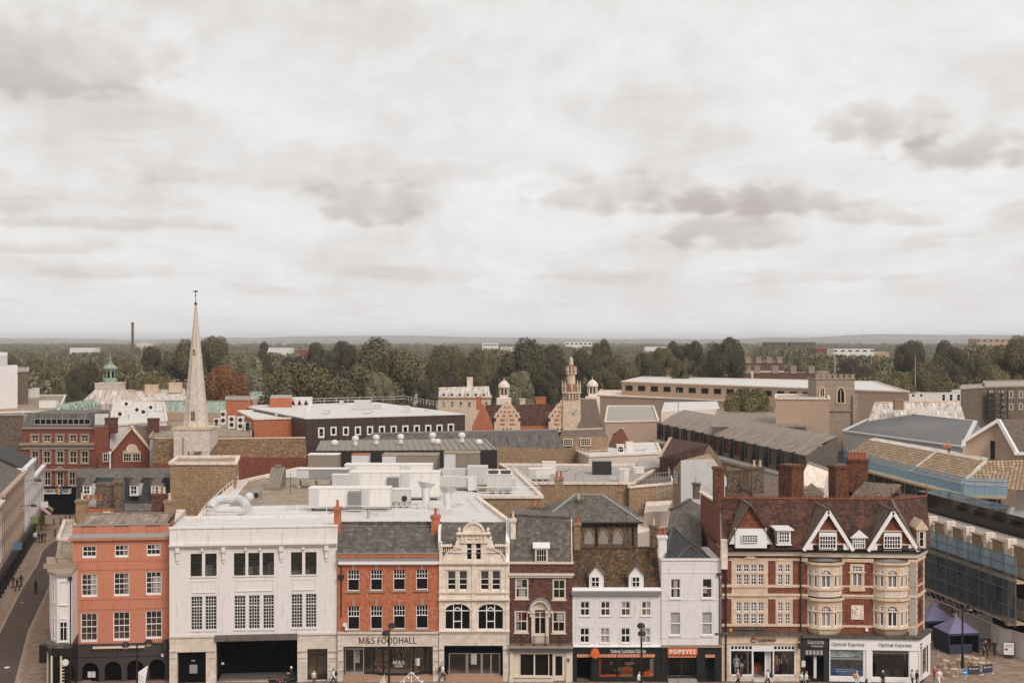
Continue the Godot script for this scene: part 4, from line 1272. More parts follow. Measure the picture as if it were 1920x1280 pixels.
	m.fill_rect(Rect2i(0,0,26,192),hexc("a63d20"))
	for x in 512:
		var yy:=168-int(10*sin(x/70.0))if x<340 else 168-int((x-340)*0.42)
		if x<164 or x>410 or(x>176 and x<340):m.fill_rect(Rect2i(x,yy,1,192-yy),hexc("c8612f"))
	var disc:=func(cx,cy,rx,ry,col):
		for y in range(-ry,ry+1):
			var hw:=int(rx*sqrt(maxf(0,1.0-float(y*y)/(ry*ry))))
			m.fill_rect(Rect2i(cx-hw,cy+y,hw*2,1),col)
	disc.call(284,55,46,17,hexc("8a6a4c"));disc.call(120,50,16,18,hexc("6b5040"));disc.call(150,122,12,10,hexc("7a5a3c"))
	m.fill_rect(Rect2i(176,92,120,36),hexc("6d605a"))
	disc.call(258,164,58,18,hexc("a88258"));disc.call(258,138,66,20,hexc("7a4226"));disc.call(262,108,56,26,hexc("9c5e30"))
	var r:=RandomNumberGenerator.new();r.seed=3
	for i in 70:disc.call(258+r.randi_range(-60,60),138+r.randi_range(-15,15),5,4,hexc(["5e2f1a","8e5330","a4683c"][r.randi()%3]))
	m.fill_rect(Rect2i(470,0,42,192),hexc("8d857a"));m.fill_rect(Rect2i(164,0,10,192),hexc("100f0e"));m.fill_rect(Rect2i(338,0,8,192),hexc("100f0e"))
	for x in range(400,512):m.fill_rect(Rect2i(x,168-int((x-400)*0.55),1,100),hexc("c8612f"))
	for i in 5:disc.call(466+i*8,160,4,6,hexc("e0cbb8"))
	var pm:=mat("window_print",Color.WHITE,0.35)
	pm.albedo_texture=ImageTexture.create_from_image(m)
	pm.metallic_specular=0.4
	var qm:=QuadMesh.new();qm.size=U(w[2]-w[0],w[3]-w[1])
	var qo:=obj("printed_window",qm,pm,b)
	qo.position=V((w[0]+w[2])/2,(w[1]+w[3])/2,0.1)
	window(b,w,0.14,{"c":3,"r":1,"fw":0.06,"bw":0.1,"m":"shop_black","name":"shop_window"})
func white_corner_house()->void:
	var fr:=Fr.new(1296.0,123.1,0.3)
	var b:=bld("white_house","plain white rendered house with four tall sashes and a dark slate hip",fr)
	var x0:=fr.x(1240.5);var x1:=fr.x(1353.0)
	var Y:=func(py):return fr.y(py,1296.0)
	var base:float=Y.call(1210.5);var top:float=Y.call(1050.5)
	var hs:=[fr.h(1258.0,1085.4,1276.2,1121.5),fr.h(1317.5,1085.0,1335.6,1121.3),fr.h(1256.9,1147.8,1276.2,1190.7),fr.h(1316.5,1147.5,1336.0,1190.4)]
	var k:=MB.new()
	wall(k,x0,base,x1,top,hs,0,0.12)
	k.box(x0,x1,base,top,-8,0,"f")
	k.box(x0-0.05,x1+0.05,top-0.02,top+0.14,-0.4,0.1)
	for y in[1074.0,1125.5,1196.0]:k.box(x0,x1,Y.call(y),Y.call(y)+0.07,0,0.04)
	for h in hs:k.box(h[0]-0.08,h[2]+0.08,h[1]-0.14,h[1]-0.01,-0.1,0.12)
	obj("wall",k,M.render_white,b)
	rooms(b,x0,base,x1,top-0.3,[Y.call(1135.0)],"inside",2.5)
	var cv:=[[["curtain_red",0.0,0.5,0.0,0.3],["blind_white",0.0,1.0,0.3,0.75],["curtain_red",0.0,0.4,0.75,1.0]],[["blind_white",0.4,0.8,0.0,0.5],["curtain_red",0.5,1.0,0.5,1.0]],[["blind_white",0.0,1.0]],[["blind_white",0.0,1.0]]]
	for i in 4:window(b,hs[i],-0.08,{"c":1,"r":2,"rail":1,"fw":0.06,"bw":0.05,"fb":0.1,"cover":cv[i]})
	k=MB.new()
	k.box(fr.x(1341.0),fr.x(1347.5),Y.call(1190.5),Y.call(1186.5),0,0.05)
	obj("street_name_plate",k,M.fascia_slate,b)
	k=MB.new()
	var a:=V(fr.x(1249.0),top+0.1,-0.5);var c:=V(fr.x(1334.0),top+0.1,-0.5);var ap:=V(fr.x(1272.0),top+2.65,-4.2);var bk:=V(fr.x(1336.0),top+0.1,-6)
	var lb:=V(fr.x(1249.0),top+0.1,-8)
	k.face([a,c,ap]);k.face([lb,a,ap]);k.face([c,bk,ap]);k.face([bk,lb,ap])
	var g0:=V(fr.x(1272.0),top+0.12,-0.45);var g1:=V(fr.x(1326.0),top+0.12,-0.45);var gp:=V(fr.x(1298.0),top+1.15,-1.4);var ge:=V(fr.x(1290.0),top+1.15,-3.0)
	k.face([g0,g1,gp]);k.face([g0,gp,ge]);k.face([g1,ge,gp])
	obj("roof",k,M.slate_dark,b)
	k=MB.new()
	for e in[[ap,a],[ap,c],[gp,g0],[gp,g1]]:k.beam(e[0]+V(0,0.04,0),e[1]+V(0,0.04,0),0.16,0.08)
	obj("lead_hips",k,M.lead_dark,b)
	k=MB.new()
	var px:=fr.x(1350.2)
	k.box(px-0.3,px+0.05,Y.call(1078.0),Y.call(1074.0),0,0.3);k.bar(V(px-0.15,Y.call(1078.0),0.12),V(px,Y.call(1084.0),0.12),0.06);k.bar(V(px,Y.call(1084.0),0.12),V(px,base,0.12),0.06)
	obj("rainwater_pipe",k,M.iron,b)
	k=MB.new()
	var d:=fr.h(1252.0,1232.0,1306.0,1290);d[1]=0.0
	var d2:=fr.h(1322.5,1232.0,1340.0,1290);d2[1]=0.0
	wall(k,x0,0,x1,base-0.1,[d,d2],0.2,0.5)
	k.box(fr.x(1307.0),fr.x(1321.0),0,1.4,0.2,0.26);k.box(fr.x(1341.0),x1,0,1.4,0.2,0.26)
	obj("shop_front",k,M.shop_black,b)
	k=MB.new()
	k.box(x0,x1,base-0.1,base+0.08,0,0.4)
	obj("ledge",k,M.stone_dark,b)
	window(b,[d[0]+0.1,0.25,d[2]-0.1,d[3]],-0.2,{"c":2,"r":1,"fw":0.12,"bw":0.16,"m":"shop_black","name":"glazed_door"})
	k=MB.new()
	k.box(d[0],d[2],0.0,0.25,-1.2,0.6)
	obj("step",k,M.concrete,b)
	k=MB.new()
	k.box(d[0],d[2],0.0,d[3],-2.2,-2.1);k.box(d2[0],d2[2],0.0,d2[3],-0.9,-0.8)
	obj("shop_interior",k,M.inside,b)
	k=MB.new()
	var s:=fr.h(1251.5,1213.7,1307.0,1225.9)
	k.box(s[0],s[2],s[1],s[3],0.2,0.42)
	obj("sign_board",k,M.orange_sign,b)
	text(b,"sign_lettering","POPEYES",(s[0]+s[2])/2,(s[1]+s[3])/2,0.44,2.5,0.42,"white_paint","Droid Sans",true,0.05)
	striped_awning(b,fr,1253.0,1305.8,1226.3,1231.6,0.2,9)
	striped_awning(b,fr,1322.5,1341.0,1226.3,1231.6,0.2,3)
func stone_lights(b:Node3D,fr:Fr,xs:Array,ys:Array,z:float,rws:Array,cov:Array)->Array:
	var out:=[]
	var n:=0
	for j in ys.size():
		for i in xs.size():
			var h:=fr.h(xs[i][0],ys[j][0],xs[i][1],ys[j][1])
			out.append(h)
			var o:={"c":2,"r":rws[j],"fw":0.07,"bw":0.055,"fb":0.08,"join":true}
			if cov.size():o.cover=cov[n%cov.size()]
			window(b,h,z,o)
			n+=1
	return out
func red_brick_shop()->void:
	var fr:=Fr.new(1428.0,123.2,-0.6)
	var b:=bld("brick_and_stone_shop","red brick shop with banded stone mullioned windows below the steep tiled roof",fr)
	var x0:=fr.x(1353.5);var x1:=fr.x(1501.5)
	var Y:=func(py):return fr.y(py,1428.0)
	var base:float=Y.call(1186.5);var eave:float=Y.call(1032.0)
	var A:=[[1380.6,1390.8],[1394.4,1405.0],[1408.2,1419.2],[1422.0,1432.5]];var Bx:=[[1458.8,1468.6],[1472.6,1482.4]]
	var U:=[[1058.0,1072.3],[1076.0,1096.6]];var L:=[[1128.8,1146.2],[1150.2,1170.3]]
	var warm:=[["curtain_red",0.0,1.0,0.0,0.5],["curtain_grey",0.0,0.6,0.2,1.0],["blind_white",0.1,0.9,0.3,0.9],["curtain_gold",0.5,1.0,0.5,1.0],["curtain_grey",0.3,1.0,0.0,0.6],["curtain_gold",0.6,1.0,0.0,0.5],["blind_white",0.0,0.5,0.0,1.0]]
	var hs:=stone_lights(b,fr,A,U,-0.05,[2,3],warm)+stone_lights(b,fr,Bx,U,-0.05,[2,3],[["curtain_grey",0.0,0.7,0.0,0.6]])+stone_lights(b,fr,A,L,-0.05,[3,3],warm)+stone_lights(b,fr,Bx,L,-0.05,[3,3],warm)
	var oa:=fr.h(1372.0,1050.0,1440.5,1101.0);var ob:=fr.h(1454.8,1050.0,1487.0,1101.0);var oc:=fr.h(1372.0,1122.0,1440.5,1174.0);var od:=fr.h(1454.8,1122.0,1487.0,1174.0)
	var k:=MB.new()
	wall(k,x0,base,x1,eave,[oa,ob,oc,od],0,0.1)
	k.box(x0,x1,base,eave,-10,0,"ft")
	obj("wall",k,M.brick_red,b)
	rooms(b,x0,base,x1,eave,[Y.call(1112.0)],"inside_warm",4.0)
	k=MB.new()
	wall(k,oa[0],oa[1],oa[2],oa[3],hs.slice(0,8),0.07,0.2);wall(k,ob[0],ob[1],ob[2],ob[3],hs.slice(8,12),0.05,0.18)
	wall(k,oc[0],oc[1],oc[2],oc[3],hs.slice(12,20),0.07,0.2);wall(k,od[0],od[1],od[2],od[3],hs.slice(20,24),0.05,0.18)
	for o in[oa,ob,oc,od]:
		k.box(o[0],o[2],o[1]-0.02,o[1]+0.03,-0.1,0.07);k.box(o[0]-0.001,o[0]+0.03,o[1],o[3],-0.1,0.068);k.box(o[2]-0.03,o[2]+0.001,o[1],o[3],-0.1,0.068)
	for s in[[1046.5,1051.0,0.1],[1095.8,1100.8,0.06],[1113.0,1123.0,0.06],[1112.5,1116.5,0.2],[1169.5,1174.0,0.14]]:
		k.box(x0,x1,Y.call(s[1]),Y.call(s[0]),0,s[2])
	var pan:=fr.h(1372.5,1101.0,1440.0,1113.0)
	k.box(pan[0],pan[2],pan[1],pan[3],0,0.08);k.box(pan[0]+0.3,pan[2]-0.3,pan[1]+0.1,pan[3]-0.1,0,0.12);k.box(pan[0]-0.12,pan[2]+0.12,pan[1]-0.2,pan[1],0,0.24);k.box(pan[0]-0.08,pan[2]+0.08,pan[3],pan[3]+0.14,0,0.2)
	k.prism(PV([U(fr.x(1394.0),Y.call(1047.5)),U(fr.x(1421.0),Y.call(1047.5)),U(fr.x(1415.0),Y.call(1043.0)),U(fr.x(1407.5),Y.call(1040.0)),U(fr.x(1400.0),Y.call(1043.0))]),0,0.2)
	obj("stone_dressings",k,M.stone,b)
	k=MB.new()
	k.box(x0+0.3,x1+0.05,Y.call(1040.8),Y.call(1033.0),0,0.3);k.box(x0+0.3,x1+0.05,Y.call(1035.0),Y.call(1033.0),0,0.42)
	obj("cornice",k,M.cream_paint,b)
	k=MB.new()
	k.box(x0+0.25,x1+0.02,Y.call(1032.8),Y.call(1028.8),0.05,0.56)
	k.bar(V(fr.x(1361.0),Y.call(1030.0),0.2),V(fr.x(1361.0),0.1,0.2),0.085,-1.0,8)
	k.box(fr.x(1361.0)-0.25,fr.x(1361.0)+0.25,Y.call(1048.0),Y.call(1040.5),0.05,0.42)
	for y in[1086.0,1123.0,1161.0]:k.box(fr.x(1361.0)-0.24,fr.x(1361.0)+0.24,Y.call(y),Y.call(y)+0.09,0.05,0.3)
	k.bar(V(x1-0.2,Y.call(1029.0),0.4),V(x1,Y.call(1040.0),0.18),0.07);k.bar(V(x1,Y.call(1040.0),0.18),V(x1,base,0.18),0.075)
	obj("gutter_and_pipes",k,M.iron,b)
	k=MB.new()
	k.box(x0,x1,base-0.12,base+0.14,0,0.5);k.box(fr.x(1376.0),fr.x(1436.0),Y.call(1180.0),Y.call(1176.5),0,0.18)
	obj("lead_ledge",k,M.lead_dark,b)
	var o:=fr.h(1368.6,1209.5,1492.4,1290.0);o[1]=0.0
	k=MB.new()
	wall(k,x0,0,x1,base-0.12,[o],0.12,0.3)
	for y in[1227.0,1238.0,1248.5,1258.0,1267.0]:
		k.box(x0+0.35,o[0]-0.02,Y.call(y),Y.call(y)+0.03,0.12,0.15);k.box(o[2]+0.02,x1,Y.call(y),Y.call(y)+0.03,0.12,0.15)
	k.box(x0,x1,Y.call(1206.0),Y.call(1204.5),0.12,0.2)
	obj("stone_front",k,M.stone,b)
	k=MB.new()
	var tr:float=Y.call(1218.5)
	var dl:=fr.x(1412.5);var dr:=fr.x(1449.5)
	for s in[[o[0],dl],[dr,o[2]]]:
		k.box(s[0],s[0]+0.12,0.62,o[3],-0.05,0.1);k.box(s[1]-0.12,s[1],0.62,o[3],-0.05,0.1);k.box(s[0]+0.12,s[1]-0.12,o[3]-0.08,o[3],-0.05,0.09);k.box(s[0]+0.12,s[1]-0.12,tr-0.08,tr+0.08,-0.05,0.09);k.box(s[0]+0.12,s[1]-0.12,0.5,0.64,-0.05,0.12)
		for i in 5:k.box(lerpf(s[0]+0.1,s[1]-0.1,(i+1)/6.0)-0.05,lerpf(s[0]+0.1,s[1]-0.1,(i+1)/6.0)+0.05,tr+0.08,o[3]-0.08,-0.05,0.08)
	k.box(dl,dr,tr-0.12,o[3],-0.05,0.08)
	var sf:=obj("shop_front",k,M.white_paint,b)
	for s in[[o[0],dl],[dr,o[2]]]:
		pane(sf,s[0]+0.12,0.64,s[1]-0.12,tr-0.08,0.0)
		for i in 6:pane(sf,lerpf(s[0]+0.1,s[1]-0.1,i/6.0)+0.05,tr+0.08,lerpf(s[0]+0.1,s[1]-0.1,(i+1)/6.0)-0.05,o[3]-0.08,0.0,"glass_dark")
	k=MB.new()
	k.box(o[0],dl,0,0.5,-0.1,0.1);k.box(dr,o[2],0,0.5,-0.1,0.1);k.box(dl,dr,0,0.3,-4.0,0.3)
	obj("stall_riser",k,M.stone_grey,b)
	k=MB.new()
	k.box(o[0],o[2],0,o[3],-5.2,-5.0);k.box(o[0],o[2],0.2,0.3,-5,-0.1);k.box(o[0],o[2],o[3],o[3]+0.1,-5,-0.1)
	obj("shop_interior",k,M.inside,b)
	k=MB.new()
	k.box(o[0],o[0]+0.1,0.3,o[3],-5,-0.1);k.box(o[2]-0.1,o[2],0.3,o[3],-5,-0.1);k.box(fr.x(1473.0),o[2],0.3,tr,-1.6,-1.5);k.box(dl-0.5,dl-0.42,0.3,tr,-1.4,-0.1)
	obj("display_wall",k,M.render_grey,b)
	k=MB.new()
	for s in[dl+0.05,dr-0.65]:k.box(s,s+0.6 if s>dl+0.1 else s+0.12,0.3,tr-0.15,-0.7,-0.6)
	obj("open_door",k,M.white_paint,b)
	mannequin(b,V(fr.x(1383.5),0.62,-0.7),1.75,"blind_white","blind_white",true)
	mannequin(b,V(fr.x(1394.5),0.62,-0.9),1.6,"iron","blind_white",true)
	mat("magenta",hexc("8e2f5c"),0.8);mat("dark_green",hexc("2d342d"),0.8)
	mannequin(b,V(fr.x(1460.5),0.62,-0.9),1.65,"curtain_gold","magenta")
	mannequin(b,V(fr.x(1474.5),0.62,-0.8),1.75,"dark_green","iron")
	k=MB.new()
	k.box(fr.x(1415.0),fr.x(1436.0),0.9,1.0,-3.0,-1.6);k.box(fr.x(1416.0),fr.x(1435.0),0.3,0.9,-2.9,-1.7)
	for i in 4:k.box(fr.x(1417.0+i*4.5),fr.x(1420.0+i*4.5),1.0,1.18,-2.6,-2.1)
	obj("display_table",k,M.terracotta,b)
	k=MB.new()
	var ey:=fr.y(1199.8,1413.0)
	k.bar(V(fr.x(1412.8),ey,0.12),V(fr.x(1412.8),ey,0.2),0.24,0.24,18)
	obj("round_emblem",k,mat("emblem_red",hexc("a3262e"),0.5),b)
	k=MB.new()
	var ex:=fr.x(1412.8)
	for s in[-1,1]:k.tube([V(ex+0.14*s,ey-0.1,0.21),V(ex+0.04*s,ey-0.07,0.21),V(ex+0.09*s,ey+0.05,0.21),V(ex+0.05*s,ey+0.12,0.21),V(ex,ey+0.05,0.21)],0.035,5)
	obj("emblem_mark",k,M.white_paint,b)
	text(b,"sign_lettering","lululemon",fr.x(1437.5),ey,0.13,fr.x(1454.0)-fr.x(1420.5),0.33,"black_paint","Droid Sans",true,0.04)
	k=MB.new()
	k.bar(V(fr.x(1410.0),fr.y(1196.5,1432.0),0.55),V(fr.x(1455.0),fr.y(1196.5,1432.0),0.55),0.035)
	for s in[1411.0,1431.0,1451.0]:k.bar(V(fr.x(s),fr.y(1194.0,s),0.12),V(fr.x(s+1.5),fr.y(1196.5,s),0.55),0.02)
	obj("sign_light_bar",k,M.iron,b)
	k=MB.new()
	k.bar(V(fr.x(1370.4),fr.y(1180.5,1370.0),0),V(fr.x(1370.4),fr.y(1180.5,1370.0),0.2),0.2,0.2,6)
	obj("alarm_box",k,M.curtain_gold,b)
	k=MB.new()
	var bx:=fr.x(1498.0)
	k.tube([V(bx,Y.call(1196.0),0.12),V(bx-0.05,Y.call(1197.0),0.6),V(bx+0.1,Y.call(1199.0),1.0)],0.05);k.box(bx-0.1,bx+0.12,Y.call(1213.0),Y.call(1204.0),0.2,0.8)
	obj("hanging_sign",k,M.iron,b)
func bay_windows(b:Node3D,fr:Fr,c:float,y0:float,y1:float,cov:String)->void:
	var z:=0.78;var half:=1.66;var fl:=0.68
	var yb:=fr.y(y1,c);var yt:=fr.y(y0,c);var x:=fr.x(c)
	var tr:=lerpf(yb,yt,0.70)
	var pts:=[U(x-half,0.0),U(x-half+0.42,0.42),U(x-fl,z),U(x+fl,z),U(x+half-0.42,0.42),U(x+half,0.0)]
	for i in 5:
		var p:Vector2=pts[i];var q:Vector2=pts[i+1]
		var t:=Node3D.new();t.name="bay_side" if i !=2 else "bay_front"
		b.add_child(t,true)
		t.position=V(p.x,0,p.y);t.rotation.y=atan2(-(q.y-p.y),q.x-p.x)
		var L:=p.distance_to(q)
		var k:=MB.new()
		if i==2:
			var h:=[L/2-0.46,yb+0.08,L/2+0.46,yt-0.12]
			wall(k,0,yb,L,yt+0.3,[h],0,0.14)
			spandrel(k,h[0],h[2],h[3]-0.46,h[3],0,0.14)
			arch_band(k,L/2,h[3]-0.46,0.47,0.47,0.12,0,0.06)
			obj("mullions",k,M.stone,t)
			var w:=window(b,[h[0],h[1],h[2],tr+0.02],-0.08,{"c":2,"r":1,"fw":0.09,"bw":0.12,"fb":0.14,"cover":[cov,0,1,0,1]})
			w.transform=t.transform
			window(b,[h[0],tr+0.02,h[2],h[3]],-0.08,{"c":4,"r":2,"fw":0.05,"bw":0.05,"fb":0.06,"g":"glass_dark"}).transform=t.transform
			var d:=MB.new()
			for e in[[-0.12,0,0,0.12],[0,0.12,0.12,0],[0.12,0,0,-0.12],[0,-0.12,-0.12,0]]:
				d.beam(V(L/2+e[0],tr+0.26+e[1],-0.05),V(L/2+e[2],tr+0.26+e[3],-0.05),0.05,0.05)
			obj("glazing_bars",d,M.white_paint,w)
		else:
			var h:=[L/2-0.17,yb+0.1,L/2+0.17,tr-0.08];var g:=[L/2-0.17,tr+0.08,L/2+0.17,yt-0.12]
			wall(k,0,yb,L,yt+0.3,[h,g],0,0.1)
			obj("mullions",k,M.stone,t)
			window(b,h,-0.06,{"c":1,"r":1,"fw":0.07,"fb":0.14,"cover":[cov if i%2 else "curtain_grey",0,1,0,0.6]}).transform=t.transform
			window(b,g,-0.06,{"c":1,"r":2,"fw":0.07,"bw":0.06,"fb":0.07,"g":"glass_dark","join":true}).transform=t.transform
	var k:=MB.new()
	var out:=PV()
	for p in pts:out.append(p)
	var ring:=func(ya,yb2,grow):
		var o:=PV()
		for p in pts:o.append(U(x+(p.x-x)*(1+grow*0.6),p.y+(grow if p.y>0.01 else 0.0)))
		k.yprism(o,ya,yb2)
	ring.call(tr-0.05,tr+0.05,0.08);ring.call(yt+0.3,yt+0.42,0.1);ring.call(yt+0.42,yt+0.6,0.26);ring.call(yb-0.12,yb+0.02,0.16)
	obj("bay_mouldings",k,M.stone,b)
func optician()->void:
	var fr:=Fr.new(1609.0,122.9,-4.2)
	var b:=bld("corner_shop","red brick corner shop with two canted stone bays, crest panel and chamfered end",fr)
	var x0:=fr.x(1502.0);var x1:=fr.x(1704.0)
	var Y:=func(py):return fr.y(py,1609.0)
	var base:float=Y.call(1190.0);var eave:float=Y.call(1034.0)
	var w:=fr.h(1599.0,1061.5,1617.5,1100.0);var wo:=fr.h(1594.5,1057.0,1621.5,1103.0)
	var cx:=fr.x(1719.0);var ex:=cx+1.45;var ez:=-2.9
	var k:=MB.new()
	wall(k,x0,base,cx,eave,[wo,fr.h(1517.0,1060.0,1577.0,1175.0),fr.h(1640.5,1060.0,1701.0,1175.0)],0,0.12)
	k.quad(V(cx,base,0),V(ex,base,ez),V(ex,eave,ez),V(cx,eave,0))
	k.quad(V(ex,base,ez),V(ex,base,-11),V(ex,eave,-11),V(ex,eave,ez))
	k.quad(V(ex,base,-11),V(x0,base,-11),V(x0,eave,-11),V(ex,eave,-11))
	k.quad(V(x0,base,-11),V(x0,base,0),V(x0,eave,0),V(x0,eave,-11))
	obj("wall",k,M.brick_red,b)
	rooms(b,x0,base,cx,eave,[Y.call(1118.0)],"inside",3.5)
	for c in[1547.0,1671.0]:
		bay_windows(b,fr,c,1064.5,1101.5,"curtain_grey")
		bay_windows(b,fr,c,1131.5,1174.0,"blind_white" if c<1600 else "inside")
		k=MB.new()
		var x:=fr.x(c)
		var pl:=[U(-1.66,0),U(-1.24,0.42),U(-0.68,0.8),U(0.68,0.8),U(1.24,0.42),U(1.66,0)]
		var sec:=func(kk,ya,yb2,f0,f1):
			for i in 5:
				var p:Vector2=pl[i];var q:Vector2=pl[i+1]
				kk.quad(V(x+p.x*f0,ya,p.y*f0),V(x+q.x*f0,ya,q.y*f0),V(x+q.x*f1,yb2,q.y*f1),V(x+p.x*f1,yb2,p.y*f1))
		sec.call(k,Y.call(1117.5),Y.call(1102.0),1.0,1.0)
		obj("bay_panel",k,M.render_cream,b)
		k=MB.new()
		sec.call(k,Y.call(1190.0),Y.call(1186.0),0.72,0.86);sec.call(k,Y.call(1186.0),Y.call(1181.0),0.86,0.95);sec.call(k,Y.call(1181.0),Y.call(1175.5),0.95,1.0)
		obj("bay_corbel",k,M.stone_dark if c>1600 else M.stone,b)
		k=MB.new()
		sec.call(k,Y.call(1050.5),Y.call(1046.0),1.02,0.1)
		obj("bay_lead_roof",k,M.leadwork,b)
	k=MB.new()
	for s in[[1047.0,1053.5,0.16],[1097.5,1101.0,0.07],[1114.5,1118.0,0.2],[1118.0,1122.0,0.06],[1172.0,1176.0,0.08]]:
		for e in[[1502.0,1515.0],[1579.0,1638.5],[1703.0,1719.0]]:
			k.box(fr.x(e[0]),fr.x(e[1]),Y.call(s[1]),Y.call(s[0]),0,s[2])
		var ya:float=Y.call(s[1]);var yb:float=Y.call(s[0])
		k.yprism(PV([U(cx-0.05,s[2]),U(ex+s[2],ez),U(ex-0.1,ez),U(cx-0.1,-0.05)]),ya,yb)
	for i in 22:
		var y0:float=Y.call(1189.0-i*6.3);var y1:float=Y.call(1183.2-i*6.3)
		var e:=0.14 if i%2 else 0.0
		k.box(fr.x(1706.0)-e,cx+0.02,y0,y1,0,0.035)
		var dx:=(ex-cx)/3.24;var dz:=ez/3.24
		for t in[[0.0,0.3+e],[2.75-e,3.24]]:
			var p:=V(cx+dx*t[0],0,dz*t[0]);var q:=V(cx+dx*t[1],0,dz*t[1]);var nn:=V(-dz,0,dx)*0.035
			k.quad(p+nn+V(0,y0,0),q+nn+V(0,y0,0),q+nn+V(0,y1,0),p+nn+V(0,y1,0))
	wall(k,wo[0],wo[1],wo[2],wo[3],[w],0.06,0.16)
	k.box(wo[0]-0.15,wo[2]+0.15,Y.call(1074.0),Y.call(1072.0),0,0.12);k.box(wo[0]-0.05,wo[2]+0.05,Y.call(1108.0),Y.call(1102.5),0,0.16)
	obj("stone_dressings",k,M.stone,b)
	k=MB.new()
	k.box(fr.x(1705.5),cx-0.06,base,Y.call(1046.0),0.036,0.07)
	obj("stone_pilaster",k,M.concrete,b)
	window(b,[w[0],w[1],w[2],Y.call(1072.5)],-0.06,{"c":2,"r":1,"fw":0.08,"bw":0.12,"fb":0.14,"cover":["curtain_grey",0,1]})
	window(b,[w[0],Y.call(1072.0),w[2],w[3]],-0.06,{"c":3,"r":3,"fw":0.05,"bw":0.05,"g":"glass_dark"})
	k=MB.new()
	var cr:=fr.h(1596.5,1134.5,1620.0,1161.0)
	k.box(cr[0],cr[2],cr[1],cr[3],-0.02,0.1)
	var mx:float=(cr[0]+cr[2])/2;var my:float=(cr[1]+cr[3])/2
	k.prism(PV([U(mx-0.24,my+0.2),U(mx+0.24,my+0.2),U(mx+0.22,my-0.1),U(mx,my-0.34),U(mx-0.22,my-0.1)]),0.1,0.17)
	k.ball(V(mx,my+0.42,0.1),0.12,7)
	for s in[-1,1]:
		k.tube([V(mx+s*0.3,my+0.35,0.12),V(mx+s*0.45,my+0.1,0.12),V(mx+s*0.36,my-0.15,0.12),V(mx+s*0.5,my-0.4,0.12),V(mx+s*0.25,my-0.52,0.12)],0.05,5)
		k.ball(V(mx+s*0.42,my+0.28,0.1),0.1,6)
	obj("crest_panel",k,M.stone_pale,b)
	var un:=V(ex-cx,0,ez).normalized();var nrm:=V(-un.z,0,un.x)
	for s in[[Y.call(1086.0),Y.call(1069.0)],[Y.call(1166.0),Y.call(1135.0)]]:
		k=MB.new()
		var tr:=Transform3D(Basis(un,Vector3.UP,nrm),V(cx,0,0)+un*1.55)
		var q:=MB.new()
		q.box(-0.6,0.6,s[0],s[1],0,0.05);q.box(-0.75,0.75,s[1]-0.12,s[1],0,0.14);q.prism(PV([U(-0.7,s[1]),U(0.7,s[1]),U(0,s[1]+0.45)]),0,0.1);q.box(-0.28,0.28,s[0]+0.1,s[1]-0.25,0.05,0.12)
		k.add(q,tr)
		obj("carved_panel",k,M.tile_red,b)
	k=MB.new()
	k.yprism(PV([U(x0,0.32),U(cx+0.1,0.32),U(ex+0.32,ez),U(ex-0.2,ez),U(cx-0.1,0.0),U(x0,0.0)]),Y.call(1043.8),Y.call(1035.5))
	obj("cornice",k,M.cream_paint,b)
	k=MB.new()
	k.yprism(PV([U(x0,0.56),U(cx+0.2,0.56),U(ex+0.6,ez),U(ex-0.2,ez),U(cx-0.1,0.05),U(x0,0.05)]),Y.call(1035.2),Y.call(1031.5))
	obj("gutter",k,M.iron,b)
	k=MB.new()
	k.box(fr.x(1623.0),fr.x(1628.0),Y.call(1182.5),Y.call(1177.0),0,0.2)
	obj("alarm_box",k,M.white_paint,b)
	k=MB.new()
	k.yprism(PV([U(x0,0.75),U(cx+0.25,0.75),U(ex+0.8,ez-0.1),U(ex,ez-0.2),U(cx-0.05,0.02),U(x0,0.02)]),Y.call(1194.5),base+0.05)
	obj("lead_ledge",k,M.lead_dark,b)
	var d:=fr.h(1508.0,1228.0,1545.0,1290);d[1]=0.0
	k=MB.new()
	wall(k,x0,0,fr.x(1554.5),Y.call(1194.5),[d],0.4,0.4)
	k.box(x0,fr.x(1554.5),Y.call(1214.0),Y.call(1212.5),0.4,0.48)
	obj("restaurant_front",k,mat("dark_teal",hexc("23282a"),0.5),b)
	text(b,"sign_lettering","Stazione",fr.x(1529.0),fr.y(1201.5,1529.0),0.41,1.55,0.42,"blind_white","Droid Sans",false,0.04)
	text(b,"sign_lettering","restaurant.",fr.x(1532.0),fr.y(1209.5,1532.0),0.41,1.15,0.2,"blind_white","Droid Sans",false,0.04)
	k=MB.new()
	for i in 5:k.box(fr.x(1510.5+i*6.7),fr.x(1515.2+i*6.7),Y.call(1227.0),Y.call(1219.0),0.38,0.42)
	obj("grille",k,M.curtain_grey,b)
	k=MB.new()
	k.box(d[0],d[2],0,d[3],-2.0,-1.9);k.box(d[0],d[0]+0.08,0,d[3],-2,0)
	obj("lobby",k,M.inside,b)
	k=MB.new()
	k.box(fr.x(1526.5),fr.x(1531.5),0.3,d[3]-0.1,-0.4,0.1);k.box(fr.x(1502.5),fr.x(1509.5),Y.call(1250.0),Y.call(1238.5),0.4,0.48)
	obj("menu_board",k,M.blind_white,b)
	k=MB.new()
	var sw1:=fr.h(1555.5,1215.5,1618.5,1267.0);var sw2:=fr.h(1634.0,1216.7,1704.5,1269.5)
	var sl:=fr.x(1554.5)
	wall(k,sl,0.12,cx+0.1,Y.call(1194.5),[sw1,sw2],0.45,0.2)
	k.box(sl,cx+0.12,Y.call(1216.0),Y.call(1195.5),0.45,0.55);k.box(fr.x(1623.0),fr.x(1632.0),0.12,Y.call(1216.0),0.45,0.56)
	k.quad(V(cx+0.12,0.12,0.5),V(cx+0.5,0.12,-0.3),V(cx+0.5,Y.call(1194.5),-0.3),V(cx+0.12,Y.call(1194.5),0.5))
